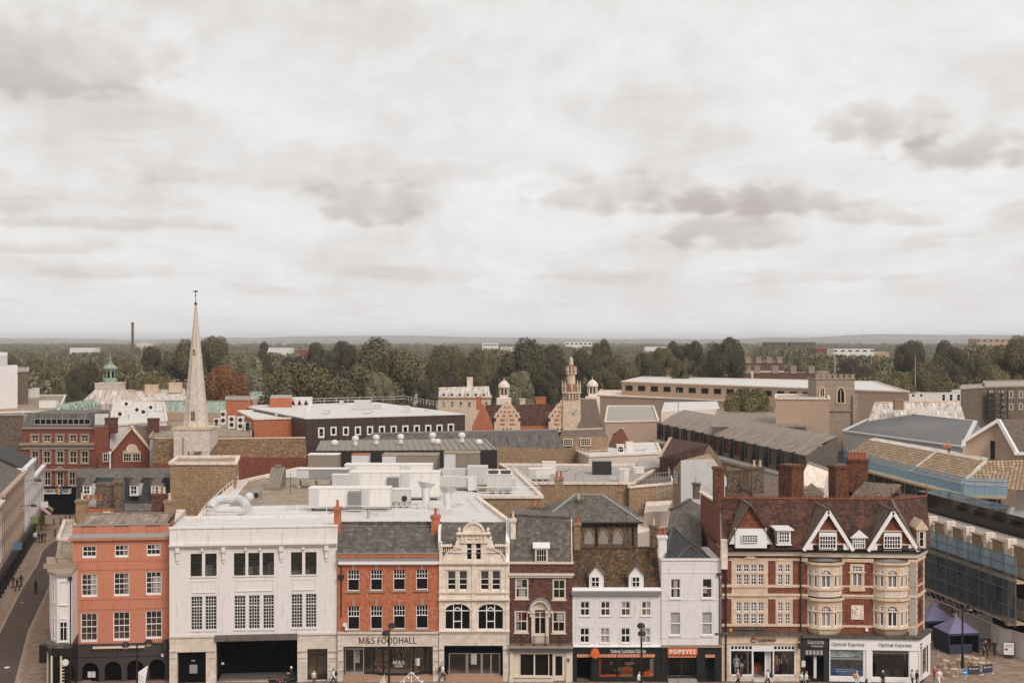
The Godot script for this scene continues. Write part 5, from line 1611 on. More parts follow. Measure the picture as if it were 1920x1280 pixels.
	k.quad(V(cx+0.12,Y.call(1216.0),0.55),V(ex+0.65,Y.call(1216.0),ez),V(ex+0.65,Y.call(1195.0),ez),V(cx+0.12,Y.call(1195.0),0.55))
	k.quad(V(ex+0.2,0.12,ez+0.75),V(ex+0.6,0.12,ez),V(ex+0.6,Y.call(1216.0),ez),V(ex+0.2,Y.call(1216.0),ez+0.75))
	k.quad(V(ex+0.6,0.12,ez),V(ex+0.6,0.12,ez-4),V(ex+0.6,Y.call(1195.0),ez-4),V(ex+0.6,Y.call(1195.0),ez))
	k.yprism(PV([U(cx+0.3,0.05),U(ex+0.35,ez+0.5),U(ex,ez+0.3),U(cx-0.1,0)]),0.12,0.5)
	obj("shop_front",k,M.white_paint,b)
	k=MB.new()
	k.yprism(PV([U(sl,0.42),U(cx+0.2,0.42),U(ex+0.5,ez),U(ex,ez),U(cx,0),U(sl,0)]),0,0.13)
	obj("plinth",k,M.black_matt,b)
	text(b,"sign_lettering","Optical Express",fr.x(1588.8),fr.y(1206.3,1588.8),0.57,fr.x(1619.5)-fr.x(1558.3),0.44,"fascia_slate","Droid Sans",false,0.04)
	text(b,"sign_lettering","Optical Express",fr.x(1677.0),fr.y(1207.8,1677.0),0.57,fr.x(1708.0)-fr.x(1646.0),0.44,"fascia_slate","Droid Sans",false,0.04)
	for s in[["Optical &",0.24,1206.0],["wear",0.2,1212.0]]:
		var t:=text(b,"sign_lettering",s[0],0,0,0,1.2,s[1],"fascia_slate","Droid Sans",false,0.04)
		var sc:=t.scale
		t.transform=Transform3D(Basis(un,Vector3.UP,nrm),V(cx+0.12,Y.call(s[2]),0.55)+un*1.0+nrm*0.05)
		t.scale=sc
	var im:=Image.create(256,210,false,Image.FORMAT_RGBA8)
	im.fill(hexc("9fb0b0"))
	var big:=im.duplicate()
	for y in 75:
		im.fill_rect(Rect2i(0,y,256,1),hexc("7f9494").lerp(hexc("c9d2d0"),y/75.0))
	im.fill_rect(Rect2i(0,62,256,7),hexc("46545a"));im.fill_rect(Rect2i(0,80,256,62),hexc("3a3b3c"));im.fill_rect(Rect2i(0,142,256,68),hexc("1f4f85"))
	var r:=RandomNumberGenerator.new();r.seed=12
	for i in 260:
		im.fill_rect(Rect2i(r.randi_range(0,250),r.randi_range(82,138),r.randi_range(2,8),r.randi_range(1,4)),[hexc("26282a"),hexc("56585a"),hexc("7d8080")][r.randi()%3])
	for i in 30:
		var a:=r.randi_range(0,240);var yb:=r.randi_range(2,52)
		var blob:=plain_image(hexc("46585a")if i%3==0 else hexc("dfe5e3"),48);blob.adjust_bcs(1,1,1)
		for e in 9:im.blend_rect(fade(blob,0.09),Rect2i(0,0,44-e*4,14-e),Vector2i(a+e*2,yb+e/2))
	var pm:=mat("window_poster",Color.WHITE,0.4)
	pm.albedo_texture=ImageTexture.create_from_image(im)
	var qm:=QuadMesh.new();qm.size=U(sw1[2]-sw1[0],sw1[3]-sw1[1])
	var qo:=obj("window_poster",qm,pm,b);qo.position=V((sw1[0]+sw1[2])/2,(sw1[1]+sw1[3])/2,0.3)
	text(b,"poster_lettering","Why Do Contact Lenses",fr.x(1585.0),fr.y(1254.0,1585.0),0.305,1.75,0.17,"white_paint","Droid Sans",true,0.006)
	text(b,"poster_lettering","Are Damaging Our Oceans",fr.x(1585.0),fr.y(1257.8,1585.0),0.305,1.85,0.17,"white_paint","Droid Sans",true,0.006)
	text(b,"poster_lettering","Ask us about our recycling",fr.x(1585.0),fr.y(1262.0,1585.0),0.305,1.5,0.12,"white_paint","Droid Sans",false,0.006)
	window(b,sw1,0.36,{"c":1,"r":1,"fw":0.05,"name":"shop_window"})
	window(b,sw2,0.36,{"c":1,"r":1,"fw":0.07,"name":"shop_window"})
	k=MB.new()
	k.box(sw2[0],sw2[2],sw2[3]-0.45,sw2[3],0.1,0.2)
	obj("shutter_box",k,M.sheet_buff,b)
	k=MB.new()
	k.box(x0,cx,0,Y.call(1195.0),-5.0,-4.8);k.box(fr.x(1622.0),fr.x(1626.0),0.1,sw2[3],-4.8,0.2);k.box(fr.x(1622.0),cx,0.05,0.12,-4.8,0.2)
	obj("shop_interior",k,M.inside,b)
	k=MB.new()
	for s in[[1661.0,1673.0],[1683.0,1696.0]]:k.box(fr.x(s[0]),fr.x(s[1]),0.12,0.95,-1.4,-0.8)
	obj("shop_desk",k,M.render_charcoal,b)
	k=MB.new()
	for s in[[1674.0,1683.0],[1636.0,1640.0],[1689.0,1695.0]]:k.box(fr.x(s[0]),fr.x(s[1]),1.7,2.6,-4.0,-3.95)
	obj("wall_poster",k,M.curtain_grey,b)
	var t:=Node3D.new();t.name="chamfer_window";b.add_child(t,true)
	t.transform=Transform3D(Basis(un,Vector3.UP,nrm),V(cx+0.3,0,0.05))
	window(b,[0.5,0.5,2.4,Y.call(1216.0)],0.1,{"c":1,"r":1,"fw":0.1}).transform=t.transform
	k=MB.new()
	k.box(0.6,1.25,0.9,Y.call(1220.0),-0.1,-0.05)
	obj("window_banner",k,M.terracotta,t)
	k=MB.new()
	k.box(0.5,2.4,0.12,Y.call(1216.0),-1.5,-1.4)
	obj("shop_interior",k,M.inside,t)
func fade(im:Image,a:float)->Image:
	var c:Color=im.get_pixel(0,0)
	c.a=a
	im.fill(c)
	return im
# ---------------------------------------------------------------- helpers for the town behind
func hut(called:String,label:String,pts:Array,h0:float,wm:String,rm:String,coping:="",cat:="building",group:="")->Node3D:
	var o:=Vector3.ZERO
	for p in pts:o+=p
	o/=pts.size();o.y=h0
	var t:=thing(called,label,cat,o,0.0,group)
	var w:=MB.new();var r:=MB.new();var c:=MB.new()
	var q:=[]
	for p in pts:q.append(p-o)
	for i in q.size():
		var a:Vector3=q[i];var b:Vector3=q[(i+1)%q.size()]
		w.quad(V(a.x,0,a.z),V(b.x,0,b.z),b,a)
		if coping:c.beam(a+V(0,0.16,0),b+V(0,0.16,0),0.4,0.34)
	var f:=PV()
	for p in q:f.append(U(p.x,p.z))
	var ti:=Geometry2D.triangulate_polygon(f)
	for i in range(0,ti.size(),3):
		var a:Vector3=q[ti[i]];var b:Vector3=q[ti[i+1]];var d:Vector3=q[ti[i+2]]
		if(b-a).cross(d-a).y<0:r.tri(a,d,b)
		else:r.tri(a,b,d)
	obj("wall",w,M[wm],t)
	obj("roof",r,M[rm],t)
	if coping:obj("coping",c,M[coping],t)
	return t
func part(t:Node3D,called:String,mb:MB,m:String)->MeshInstance3D:
	var o:=obj(called,mb,M[m],t)
	o.transform=t.transform.affine_inverse()
	return o
func wins(t:Node3D,fr:Fr,list:Array,m:="white_paint",c:=1,r:=2,fw:=0.12,surround:="")->void:
	var at:=t.transform.affine_inverse()*Transform3D(Basis(Vector3.UP,fr.th),fr.pos())
	for e in list:
		var h:=fr.h(e[0],e[1],e[2],e[3])
		var w:=window(t,h,0.07,{"c":c,"r":r,"fw":fw,"bw":0.06,"m":m,"g":"glass_dark","join":true,"fb":fw})
		w.transform=at
		if surround:
			var k:=MB.new()
			k.box(h[0]-0.25,h[2]+0.25,h[3],h[3]+0.25,0,0.14);k.box(h[0]-0.3,h[2]+0.3,h[1]-0.2,h[1],0,0.18);k.box(h[0]-0.2,h[0],h[1],h[3],0,0.12);k.box(h[2],h[2]+0.2,h[1],h[3],0,0.12)
			obj("surround",k,M[surround],w)
func rowrects(a:float,c:float,n:int,w:float,y0:float,y1:float,sy:=0.0)->Array:
	var out:=[]
	for i in n:
		var x:=lerpf(a,c,0.5 if n==1 else float(i)/(n-1))
		out.append([x-w/2,y0+sy*i,x+w/2,y1+sy*i])
	return out
func handrail(label:String,pts:Array,h:=1.1,m:="white_paint",gap:=2.0,group:="handrails on the flat roofs")->void:
	var o:Vector3=pts[0]
	var k:=MB.new()
	for i in pts.size()-1:
		var a:Vector3=pts[i]-o;var b:Vector3=pts[i+1]-o
		for y in[h,h*0.5]:k.bar(a+V(0,y,0),b+V(0,y,0),0.035,-1.0,5)
		var n:=maxi(1,int(a.distance_to(b)/gap))
		for j in n+1:
			var p:=a.lerp(b,float(j)/n)
			k.bar(p,p+V(0,h,0),0.035,-1.0,5)
	var t:=obj("handrail",k,M[m])
	t.position=o
	tag(t,label,"handrail",group)
func unit(called:String,label:String,a:float,y0:float,c:float,y1:float,h:float,deep:float,m:String,panels:=0,o:={})->Node3D:
	var d:=(CAMH-h)*F/(y1-634)
	var t:=thing(called,label,o.get("cat","ventilation unit"),V(((a+c)/2-960)*d/F,h,-d),0.0,o.get("group",""))
	var w:=(c-a)*d/F;var hh:=(y1-y0)*d/F
	var k:=MB.new()
	var b:float=o.get("legs",0.0)
	k.box(-w/2,w/2,b,hh,-deep,0)
	obj("casing",k,M[m],t)
	if o.get("lid",true):
		k=MB.new()
		k.box(-w/2-0.06,w/2+0.06,hh,hh+0.08,-deep-0.06,0.06)
		obj("lid",k,M[o.get("lidm","sheet_white")],t)
	if b>0:
		k=MB.new()
		k.box(-w/2,w/2,b-0.16,b,-deep,-deep+0.15);k.box(-w/2,w/2,b-0.16,b,-0.2,-0.02)
		for i in 4:k.box(lerpf(-w/2,w/2-0.3,i/3.0),lerpf(-w/2,w/2-0.3,i/3.0)+0.3,0,b-0.16,-deep,-0.02)
		obj("stand",k,M.galv,t)
	for i in panels:
		var pw:=w/panels
		k=MB.new()
		k.box(0.03,pw-0.03,b+0.08,hh-0.1,0,0.025)
		if i%3==1:k.box(pw-0.16,pw-0.1,(b+hh)/2,(b+hh)/2+0.12,0.025,0.06)
		var p:=obj("panel",k,M[m if(i*7)%5 else "sheet"],t)
		p.position.x=-w/2+i*pw
	for l in o.get("louvres",[]):
		var lx:=lerpf(-w/2,w/2,l[0]);var lw:float=w*l[1]
		k=MB.new()
		k.box(lx,lx+lw,hh*l[2],hh*l[3],0,0.35)
		for j in 9:k.box(lx+0.04,lx+lw-0.04,lerpf(hh*l[2],hh*l[3],(j+0.3)/9.5),lerpf(hh*l[2],hh*l[3],(j+0.7)/9.5),0.35,0.42)
		obj("louvre",k,M.sheet_grey,t)
	for f in o.get("fans",[]):
		k=MB.new()
		var c0:=V(lerpf(-w/2,w/2,f[0]),lerpf(b,hh,f[1]),0)
		k.bar(c0,c0+V(0,0,0.04),f[2],f[2],14)
		obj("fan",k,M.iron,t)
	for f in o.get("topfans",[]):
		k=MB.new()
		var c0:=V(lerpf(-w/2,w/2,f[0]),hh+0.08,-deep*f[1])
		k.bar(c0,c0+V(0,0.18,0),f[2],f[2],14)
		obj("fan",k,M.iron,t)
	return t
# ---------------------------------------------------------------- roofs right behind the row
func store_roof()->void:
	var h:=14.3
	var pts:=[]
	for p in[[366,979],[952,979],[893,934],[1016,934],[965,884],[560,880],[446,906]]:pts.append(G(p[0],p[1],h))
	var t:=hut("flat_roof_store","long pale flat roof crowded with plant behind the white store",pts,6,"brick_buff","membrane")
	var k:=MB.new()
	for i in range(1,7):k.beam(pts[i]+V(0,0.16,0),pts[(i+1)%7]+V(0,0.16,0),0.45,0.34)
	part(t,"coping",k,"concrete_pale")
	k=MB.new()
	var g:=[]
	for p in[[428,949],[660,944],[640,892],[470,896]]:g.append(G(p[0],p[1],h+0.012))
	k.face(g)
	g=[]
	for p in[[842,915],[905,925],[940,890],[840,890]]:g.append(G(p[0],p[1],h+0.012))
	k.face(g)
	part(t,"gravel_patch",k,"roof_gravel")
	var U:="air handling units on the store roof"
	unit("air_handling_unit","long white panelled ventilation unit nearest the red brick front",578,916,731,959,h,2.2,"sheet_white",8,{"legs":0.5,"louvres":[[0.49,0.16,0.05,0.9]],"group":U})
	unit("air_handling_unit","tallest white ventilation unit, behind the long panelled one",655,886,824,938,h,2.4,"sheet_white",9,{"legs":0.4,"louvres":[[0.42,0.13,0.42,0.85]],"group":U})
	unit("air_handling_unit","low white ventilation unit partly hidden behind the tallest one",646,872,810,912,h,2.4,"sheet_white",8,{"legs":0.3,"group":U})
	unit("air_handling_unit","grey boxed duct with a drop at its left end",556,880,650,916,h,1.8,"sheet_grey",4,{"legs":1.2,"group":U})
	unit("air_handling_unit","pale ribbed box standing behind the grey boxed duct",577,853,634,888,h,2.6,"sheet_buff",0,{"group":U})
	unit("air_handling_unit","pair of small pale boxes between grey duct and tall unit",622,891,661,921,h,1.4,"sheet",2,{"legs":0.3,"group":U})
	unit("air_handling_unit","pale box with a rusty brown lid",659,853,691,890,h,2.2,"sheet",0,{"lidm":"terracotta","group":U})
	unit("air_conditioner","boxy grey condenser with a round fan beside the long unit",732,918,769,952,h,1.3,"sheet",0,{"legs":0.7,"fans":[[0.7,0.25,0.32]],"cat":"air conditioner"})
	unit("air_conditioner","small grey condenser alone on the gravel roof",469,921,487,936,h,0.9,"sheet_grey",0,{"lid":false,"fans":[[0.6,0.5,0.3]],"cat":"air conditioner"})
	unit("cooling_unit","silver cooler with four dark fans on top near the roof corner",913,890,960,926,h,3.0,"sheet",3,{"legs":0.8,"topfans":[[0.25,0.3,0.62],[0.25,0.75,0.62],[0.75,0.3,0.62],[0.75,0.75,0.62]]})
	unit("cooling_unit","plain silver cabinet right of the four fan cooler",957,897,968,920,h,1.0,"sheet",0,{"lid":false})
	unit("plant_shed","wide pale plant shed with a dark sloping lid",716,854,821,890,h,4.0,"sheet_buff",4,{"lidm":"roof_gravel","cat":"plant shed"})
	unit("plant_shed","narrow pale plant shed beside the wide one",832,850,899,894,h,4.0,"sheet_buff",3,{"lidm":"roof_gravel","cat":"plant shed"})
	k=MB.new()
	var a:=G(826,918,h)+V(0,1.1,0);var b:=G(895,920,h)+V(0,1.1,0);var c:=G(895,921,h)
	k.beam(a,b,1.5,1.2);k.beam(b+V(-0.6,0.6,0),c+V(-0.6,0,0),1.1,1.2)
	tag(obj("silver_duct",k,M.sheet),"square silver ducting bending down beside the four fan cooler","duct")
	k=MB.new()
	a=G(830,908,h)+V(0,1.5,0);b=G(915,908,h)+V(0,1.5,0)
	k.beam(a,b,1.2,1.1);k.box(b.x-2.6,b.x,b.y-1.4,b.y+0.9,b.z-1,b.z+1.2)
	tag(obj("silver_duct",k,M.sheet),"straight silver duct ending in a tall silver box","duct")
	for s in[[797,952,"flared silver exhaust cowl in front of the tall unit"],[838,962,"short silver exhaust cowl right of the flared one"]]:
		k=MB.new()
		var p:=G(s[0],s[1],h)
		k.bar(p+V(0,0.2,0.6),p+V(0.1,0.8,0),0.42,0.42,10);k.bar(p+V(0.1,0.8,0),p+V(0.0,2.0,-0.6),0.42,0.5,10);k.bar(p+V(0,2.0,-0.6),p+V(0.1,2.7,-0.7),0.5,1.0,4);k.box(p.x-0.7,p.x+0.5,p.y,p.y+0.5,p.z+0.4,p.z+1.3)
		tag(obj("exhaust_cowl",k,M.sheet),s[2],"duct")
	k=MB.new()
	var pp:=[G(394,968,h)+V(0,0.1,0),G(394,968,h)+V(0,0.8,0),G(401,966,h)+V(0,1.4,0),G(414,964,h)+V(0,1.6,0),G(446,964,h)+V(0,1.6,0),G(458,966,h)+V(0,1.4,0.2),G(464,970,h)+V(0,1.0,0.5)]
	for i in pp.size()-1:
		k.bar(pp[i],pp[i+1],0.5,-1.0,12);k.bar(pp[i+1]-(pp[i+1]-pp[i]).normalized()*0.05,pp[i+1]+(pp[i+1]-pp[i]).normalized()*0.05,0.54,-1.0,12)
	k.ball(G(462,966,h)+V(0.2,1.9,-0.3),0.5,10)
	tag(obj("round_duct",k,M.sheet),"fat round silver duct bending over the left roof edge","duct")
	k=MB.new()
	var hb:=G(511,919,h)
	for i in 5:
		var x:=-0.85+i*0.34
		k.face([V(x,0.15,0.0),V(x+0.3,0.15,0.0),V(x+0.36,2.5,-3.4),V(x+0.06,2.5,-3.4)])
		k.face([V(x+0.3,0.25,0.0),V(x+0.34,0.25,0.0),V(x+0.4,2.6,-3.4),V(x+0.36,2.6,-3.4)])
	k.box(-0.9,0.9,0,0.3,-3.3,-0.0);k.box(-0.8,1.0,0,2.5,-3.5,-3.35);k.box(-0.3,0.4,2.5,2.8,-3.6,-3.2)
	var ht:=obj("roof_hatch",k,M.sheet_buff)
	ht.position=hb
	tag(ht,"tilted ribbed metal hatch on the left part of the roof","hatch")
	handrail("white handrail running up the left edge of the store roof",[G(372,984,h),G(388,962,h),G(412,938,h),G(446,908,h)],1.1,"white_paint",2.5)
	handrail("white handrail down the right side past the exhaust cowls",[G(880,934,h),G(905,962,h)],1.1)
	handrail("white handrail above the buff brick end wall",[G(896,931,h),G(1008,931,h)],1.1)
	handrail("white handrail along the back right roof edge",[G(1012,931,h),G(962,886,h)],1.1)
	handrail("thin white handrail just behind the white parapet",[G(384,972,h),G(612,968,h)],1.0,"white_paint",3.0)
	handrail("white handrail behind the grey slate ridge",[G(626,966,h),G(800,966,h)],1.0,"white_paint",3.0)
	chimney("brick_chimney","red brick chimney where white store and orange brick shop meet",V((632.5-960)*125.5/F,12.5,-125.5),0.62,0.8,3.6,"brick_orange",1)
	chimney("brick_chimney","stout red brick chimney between slate roof and cream gable",V((816.5-960)*125.5/F,12.6,-125.5),0.8,0.8,2.7,"brick_orange",1)
	chimney("stone_chimney","pale stone chimney between cream gable and dark town house",V((962-960)*124.5/F,13.5,-124.5),0.5,0.6,1.6,"stone_pale",1,"pot_cream")
func behind_left()->void:
	var pts:=[]
	for p in[[318,871],[441,871],[447,858],[334,859]]:pts.append(G(p[0],p[1],17.3))
	hut("brick_block","tall blank buff brick block left of the store roof",pts,0,"brick_buff","roof_gravel","concrete_pale")
	var t:=thing("mansard_house","house with a dark slate mansard and four small dormers behind the orange house","building",P(230,900,165)*V(1,0,1))
	var k:=MB.new()
	var a:=P(139,962,160);var b:=P(318,962,160);var c:=P(318,895,163);var d:=P(143,895,163);var e:=P(318,877,169);var f:=P(143,878,169)
	k.face([a,b,c,d]);k.face([a*V(1,0,1),a,d,f,f*V(1,0,1)])
	part(t,"mansard_slope",k,"slate_dark")
	k=MB.new()
	k.face([d,c,e,f]);k.face([f,e,e-V(0,1,5),f-V(0,1,5)])
	part(t,"upper_roof",k,"slate")
	k=MB.new()
	k.face([a*V(1,0,1),b*V(1,0,1),b,a])
	part(t,"wall",k,"brick_old")
	var fr:=Fr.new(230,160.6)
	for s in[163.5,217.0,251.5,291.5]:
		var h:=fr.h(s-8,909,s+8,929)
		k=MB.new()
		k.box(h[0],h[2],h[1],h[3],-3,0.3)
		var dm:=obj("dormer",k,M.white_paint,t)
		dm.transform=t.transform.affine_inverse()*Transform3D(Basis.IDENTITY,fr.pos())
		window(dm,[h[0]+0.14,h[1]+0.2,h[2]-0.14,h[3]-0.05],0.34,{"c":2,"r":2,"fw":0.07,"bw":0.06,"g":"glass_dark","join":true})
		k=MB.new()
		k.face([V(h[0]-0.1,h[3],0.45),V(h[2]+0.1,h[3],0.45),V(h[2]+0.1,h[3]+1.1,-2.2),V(h[0]-0.1,h[3]+1.1,-2.2)])
		obj("dormer_roof",k,M.slate,dm)
	pts=[]
	for p in[[160,950],[216,950],[214,934],[164,934]]:pts.append(G(p[0],p[1],13.2))
	t=hut("rear_wing","low red brick wing among the chimneys behind the orange house",pts,0,"brick_orange","leadwork","stone_dark")
	wins(t,Fr.new(200,G(200,950,13.2).z*-1.0),[[193,959,207,973]],"white_paint",2,2)
	k=MB.new()
	pts=[G(214,958,12.6),G(284,958,12.6),G(284,944,13.2),G(216,944,13.2)]
	hut("rear_roof","weathered pale slate lean-to between the stacks",pts,0,"brick_old","slate","")
	chimney("brick_chimney","broad brown brick stack left of centre behind the orange parapet",P(199,952,141),2.0,0.9,2.4,"brick_old",0)
	chimney("brick_chimney","tall mottled stack joined to the broad brown one",P(222.5,958,140),0.8,1.2,2.9,"brick_old",0)
	chimney("brick_chimney","pale brick stack at the orange house's left end",P(153,985,131),1.0,0.8,2.3,"brick_buff",1,"pot_cream")
	chimney("brick_chimney","dark brick stack with cream and red pots near the brick block",P(298,970,131),1.45,0.8,2.1,"brick_dark",3,"pot_cream")
	chimney("brick_chimney","short pale stack right of the dark one",P(317,975,130),0.8,0.9,1.7,"brick_buff",1,"pot_cream")
	for i in 4:
		k=MB.new()
		k.lathe(P(161+i*9,937,139),[[0.17,0],[0.13,0.1],[0.12,0.5],[0.15,0.55],[0.02,0.56]],8)
		tag(obj("chimney_pot",k,M.terracotta),["leftmost","second","third","rightmost"][i]+" red clay pot of four on the low wall behind the orange house","chimney pot","pots on the low wall behind the orange house")
	pts=[G(326,978,13.0),G(349,972,13.0),G(347,955,14.0),G(330,955,14.0)]
	hut("party_wall","sloping pale party wall end beside the brick block",pts,0,"stone_grey","stone_grey","")
func corner_house()->void:
	var fr:=Fr.new(133.5,119.0,5.0)
	var b:=bld("round_corner_house","narrow cream corner house with a faceted bay and dark rounded shop",fr)
	var Y:=func(py):return fr.y(py,120.0)
	var xa:=fr.x(107.0);var xb:=xa-0.95;var zb:=-1.3
	var base:float=Y.call(1206.0);var top:float=Y.call(1079.0)
	var k:=MB.new()
	var pl:=PV([U(0,0),U(xa,0),U(xb,zb),U(xb-2.2,-9),U(-1,-9)])
	k.yprism(pl,base-0.05,top)
	k.box(xa-0.06,xa+0.12,base,top,-0.05,0.05);k.box(-0.35,-0.15,base,top,0,0.08)
	for h in[fr.h(110,1093,127,1133),fr.h(110.5,1163,126,1202)]:
		arch_band(k,(h[0]+h[2])/2,h[3]-0.1,(h[2]-h[0])/2,0.22,0.12,0,0.1,8)
		for s in[h[0]-0.12,h[2]]:k.box(s,s+0.12,h[1],h[3]-0.1,0,0.09)
		k.box(h[0]-0.16,h[2]+0.16,h[1]-0.1,h[1],0,0.14)
	obj("wall",k,M.render_white,b)
	window(b,fr.h(111,1165,125.5,1202),0.06,{"c":2,"r":[1,2.6],"fw":0.06,"bw":0.05,"g":"glass_dark"})
	var dir:=V(xa-xb,0,-zb);var at:=Transform3D(Basis(Vector3.UP,atan2(-dir.z,dir.x)),V(xb,0,zb))
	for yy in[[1094.0,1133.0],[1160.0,1202.0]]:
		window(b,[0.4,Y.call(yy[1]),1.05,Y.call(yy[0])],0.05,{"c":1,"r":2,"fw":0.08,"cover":["blind_white",0,1]}).transform=at
	k=MB.new()
	k.yprism(PV([U(0.05,0.3),U(xa-0.1,0.3),U(xb-0.3,zb+0.1),U(xb-2.5,-9),U(-1,-9)]),top,top+0.25)
	k.box(xb-1.0,-0.1,top+0.25,top+0.7,-2.6,-2.4)
	obj("parapet",k,M.stone_dark,b)
	k=MB.new()
	k.yprism(PV([U(-0.2,-2.6),U(xb+0.4,-2.6),U(xb-1.6,-9),U(-1,-9)]),top+0.3,top+0.5)
	obj("flat_roof",k,M.roof_gravel,b)
	k=MB.new()
	k.yprism(PV([U(0.0,0.55),U(xa+0.3,0.6),U(xa-0.7,0.35),U(xb-0.6,zb+0.2),U(xb-1,-6),U(-0.5,-6)]),base-0.35,base)
	obj("ledge",k,M.lead_dark,b)
	k=MB.new()
	var sp:=PV([U(-0.1,0.35),U(xa+0.4,0.42),U(xa-0.5,0.2),U(xb-0.3,zb),U(xb-1,-6),U(-0.5,-6)])
	k.yprism(sp,base-1.15,base-0.36);k.yprism(sp,0,0.4)
	obj("shop_front",k,M.black_paint,b)
	k=MB.new()
	var sq:=PV()
	for p in sp:sq.append(p*0.96+U(0,-0.05))
	k.yprism(sq,0.4,base-1.15)
	obj("shop_window",k,M.glass_dark,b)
	for p in[sp[1],sp[2],sp[3]]:
		k=MB.new()
		k.bar(V(p.x,0.3,p.y),V(p.x,base-1.1,p.y),0.09,-1.0,8)
		obj("column",k,M.cream_paint,b)
	k=MB.new()
	k.bar(V(fr.x(124),Y.call(1239.5),0.5),V(fr.x(124),Y.call(1239.5),0.56),0.32,0.32,14)
	obj("round_sign",k,M.blind_white,b)
	k=MB.new()
	for i in 9:k.box(fr.x(115.5),fr.x(121.5),0.5+i*0.3,0.56+i*0.3,0.4,0.45)
	obj("window_slats",k,M.blind_white,b)
	k=MB.new()
	k.bar(V(-0.1,Y.call(1290.0),0.1),V(-0.1,top,0.1),0.06);k.box(-0.3,0.05,Y.call(1087.0),Y.call(1082.0),0,0.35)
	obj("rainwater_pipe",k,M.iron,b)
	var pts:=[G(104,1078,9.4),G(134,1078,9.4),G(137,1020,9.4),G(111,1020,9.4)]
	hut("low_shop","low building with a brown gravel roof behind the cream corner house",pts,0,"render_cream","roof_gravel","stone_dark")
	pts=[G(108,1013,9.6),G(138,1013,9.6),G(142,978,9.6),G(121,978,9.6)]
	hut("low_shop","pale roofed shop farther up the street's right side",pts,0,"render_cream","lead_light","concrete_pale")
	k=MB.new()
	k.box(-0.5,0.5,0,1.9,-0.12,0.12);k.box(-0.42,0.42,0.3,1.8,0.12,0.14)
	var s:=obj("poster_stand",k,M.iron)
	s.position=G(82,1244);s.rotation.y=0.2
	tag(s,"black framed poster stand on the pavement by the cream corner house","sign")
func left_street()->void:
	var S:=Fr.through(17,173.7,80,226.3)
	var mk:=func(called,label,x0,x1,h,wm,floors,shop,wall_deep,roofm):
		var t:=bld(called,label,S)
		var k:=MB.new()
		var hs:=[]
		var n:=maxi(1,int((x1-x0)/2.6))
		for i in n:
			var c:float=lerpf(x0,x1,(i+0.5)/n)
			for f in floors:hs.append([c-0.55,f[0],c+0.55,f[1]])
		wall(k,x0,3.6,x1,h,hs,0,0.2)
		k.box(x0,x1,0,h,-wall_deep,-0.01,"f")
		k.box(x0-0.1,x1+0.1,h-0.4,h,0,0.4)
		obj("wall",k,M[wm],t)
		for e in hs:window(t,e,-0.12,{"c":2,"r":2,"fw":0.07,"bw":0.05,"g":"glass_dark","join":true})
		k=MB.new()
		k.box(x0,x1,2.8,3.6,0,0.5);k.box(x0,x1,0,2.8,-0.2,-0.1)
		for i in n+1:k.box(lerpf(x0,x1-0.4,float(i)/n),lerpf(x0,x1-0.4,float(i)/n)+0.4,0,2.8,-0.1,0.25)
		obj("shop_front",k,M[shop],t)
		k=MB.new()
		k.face([V(x0,h,-0.3),V(x1,h,-0.3),V(x1,h+2.2,-wall_deep/2),V(x0,h+2.2,-wall_deep/2)])
		k.face([V(x1,h,-wall_deep),V(x0,h,-wall_deep),V(x0,h+2.2,-wall_deep/2),V(x1,h+2.2,-wall_deep/2)])
		k.face([V(x0,h,-wall_deep),V(x0,h,-0.3),V(x0,h+2.2,-wall_deep/2)])
		obj("roof",k,M[roofm],t)
		return t
	var fl:=[[4.4,6.3],[7.4,9.2],[10.2,11.8]]
	mk.call("street_house","cream stucco house at the near left edge of the street",-42.0,-9.0,12.2,"render_cream",fl,"black_paint",9.0,"slate")
	mk.call("street_house","tan stone house with dark shop fronts left of the street",-9.0,20.5,12.9,"render_tan",fl,"black_paint",9.0,"slate")
	mk.call("street_house","bright white rendered house left of the street",20.5,37.0,13.4,"render_white",fl,"dark_teal",9.0,"slate_dark")
	mk.call("street_house","white house with a deep cornice at the street's far left end",37.0,56.0,10.6,"render_white",[[4.2,6.2],[7.2,9.2]],"olive_paint",9.0,"slate")
	for s in[[-20.0,"nearest pale chimney stack on the cream street house"],[-2.0,"brick stack with red pots over the tan street house"],[8.0,"second stack with red pots over the tan street house"],[21.0,"stack standing between the tan and white street houses"]]:
		var p:=S.pos()+V(cos(S.th),0,-sin(S.th))*float(s[0])+V(sin(S.th),0,cos(S.th))*-4.5
		chimney("brick_chimney",s[1],p+V(0,13.4,0),1.6,0.7,2.2,"brick_old",4)
	var ty:=V(cos(S.th),0,-sin(S.th));var tz:=V(sin(S.th),0,cos(S.th))
	for s in[[44.0,4.1,"pink_awning","small pink and white awning over a shop at the street's far end"],[49.0,4.2,"green_awning","olive green awning beside the pink one"]]:
		var k:=MB.new()
		k.face([V(-1.6,-0.9,1.5),V(1.6,-0.9,1.5),V(1.6,0.3,0.05),V(-1.6,0.3,0.05)]);k.box(-1.6,1.6,-1.25,-0.9,1.46,1.5)
		var o:=obj("awning",k,M[s[2]])
		o.position=S.pos()+ty*s[0]+V(0,s[1],0)+tz*0.5;o.rotation.y=S.th
		tag(o,s[3],"awning")
	for s in[[1.0,"blue","blue projecting shop sign on the near tan house"],[27.0,"olive_paint","olive projecting sign on the bright white house"],[46.0,"blind_white","white projecting sign at the street's far end"]]:
		var k:=MB.new()
		k.box(-0.06,0.06,-0.5,0.5,0.2,1.4);k.bar(V(0,0.55,0),V(0,0.55,1.4),0.03)
		var o:=obj("projecting_sign",k,M[s[1]])
		o.position=S.pos()+ty*s[0]+V(0,4.6,0)+tz*0.05;o.rotation.y=S.th
		tag(o,s[2],"sign")
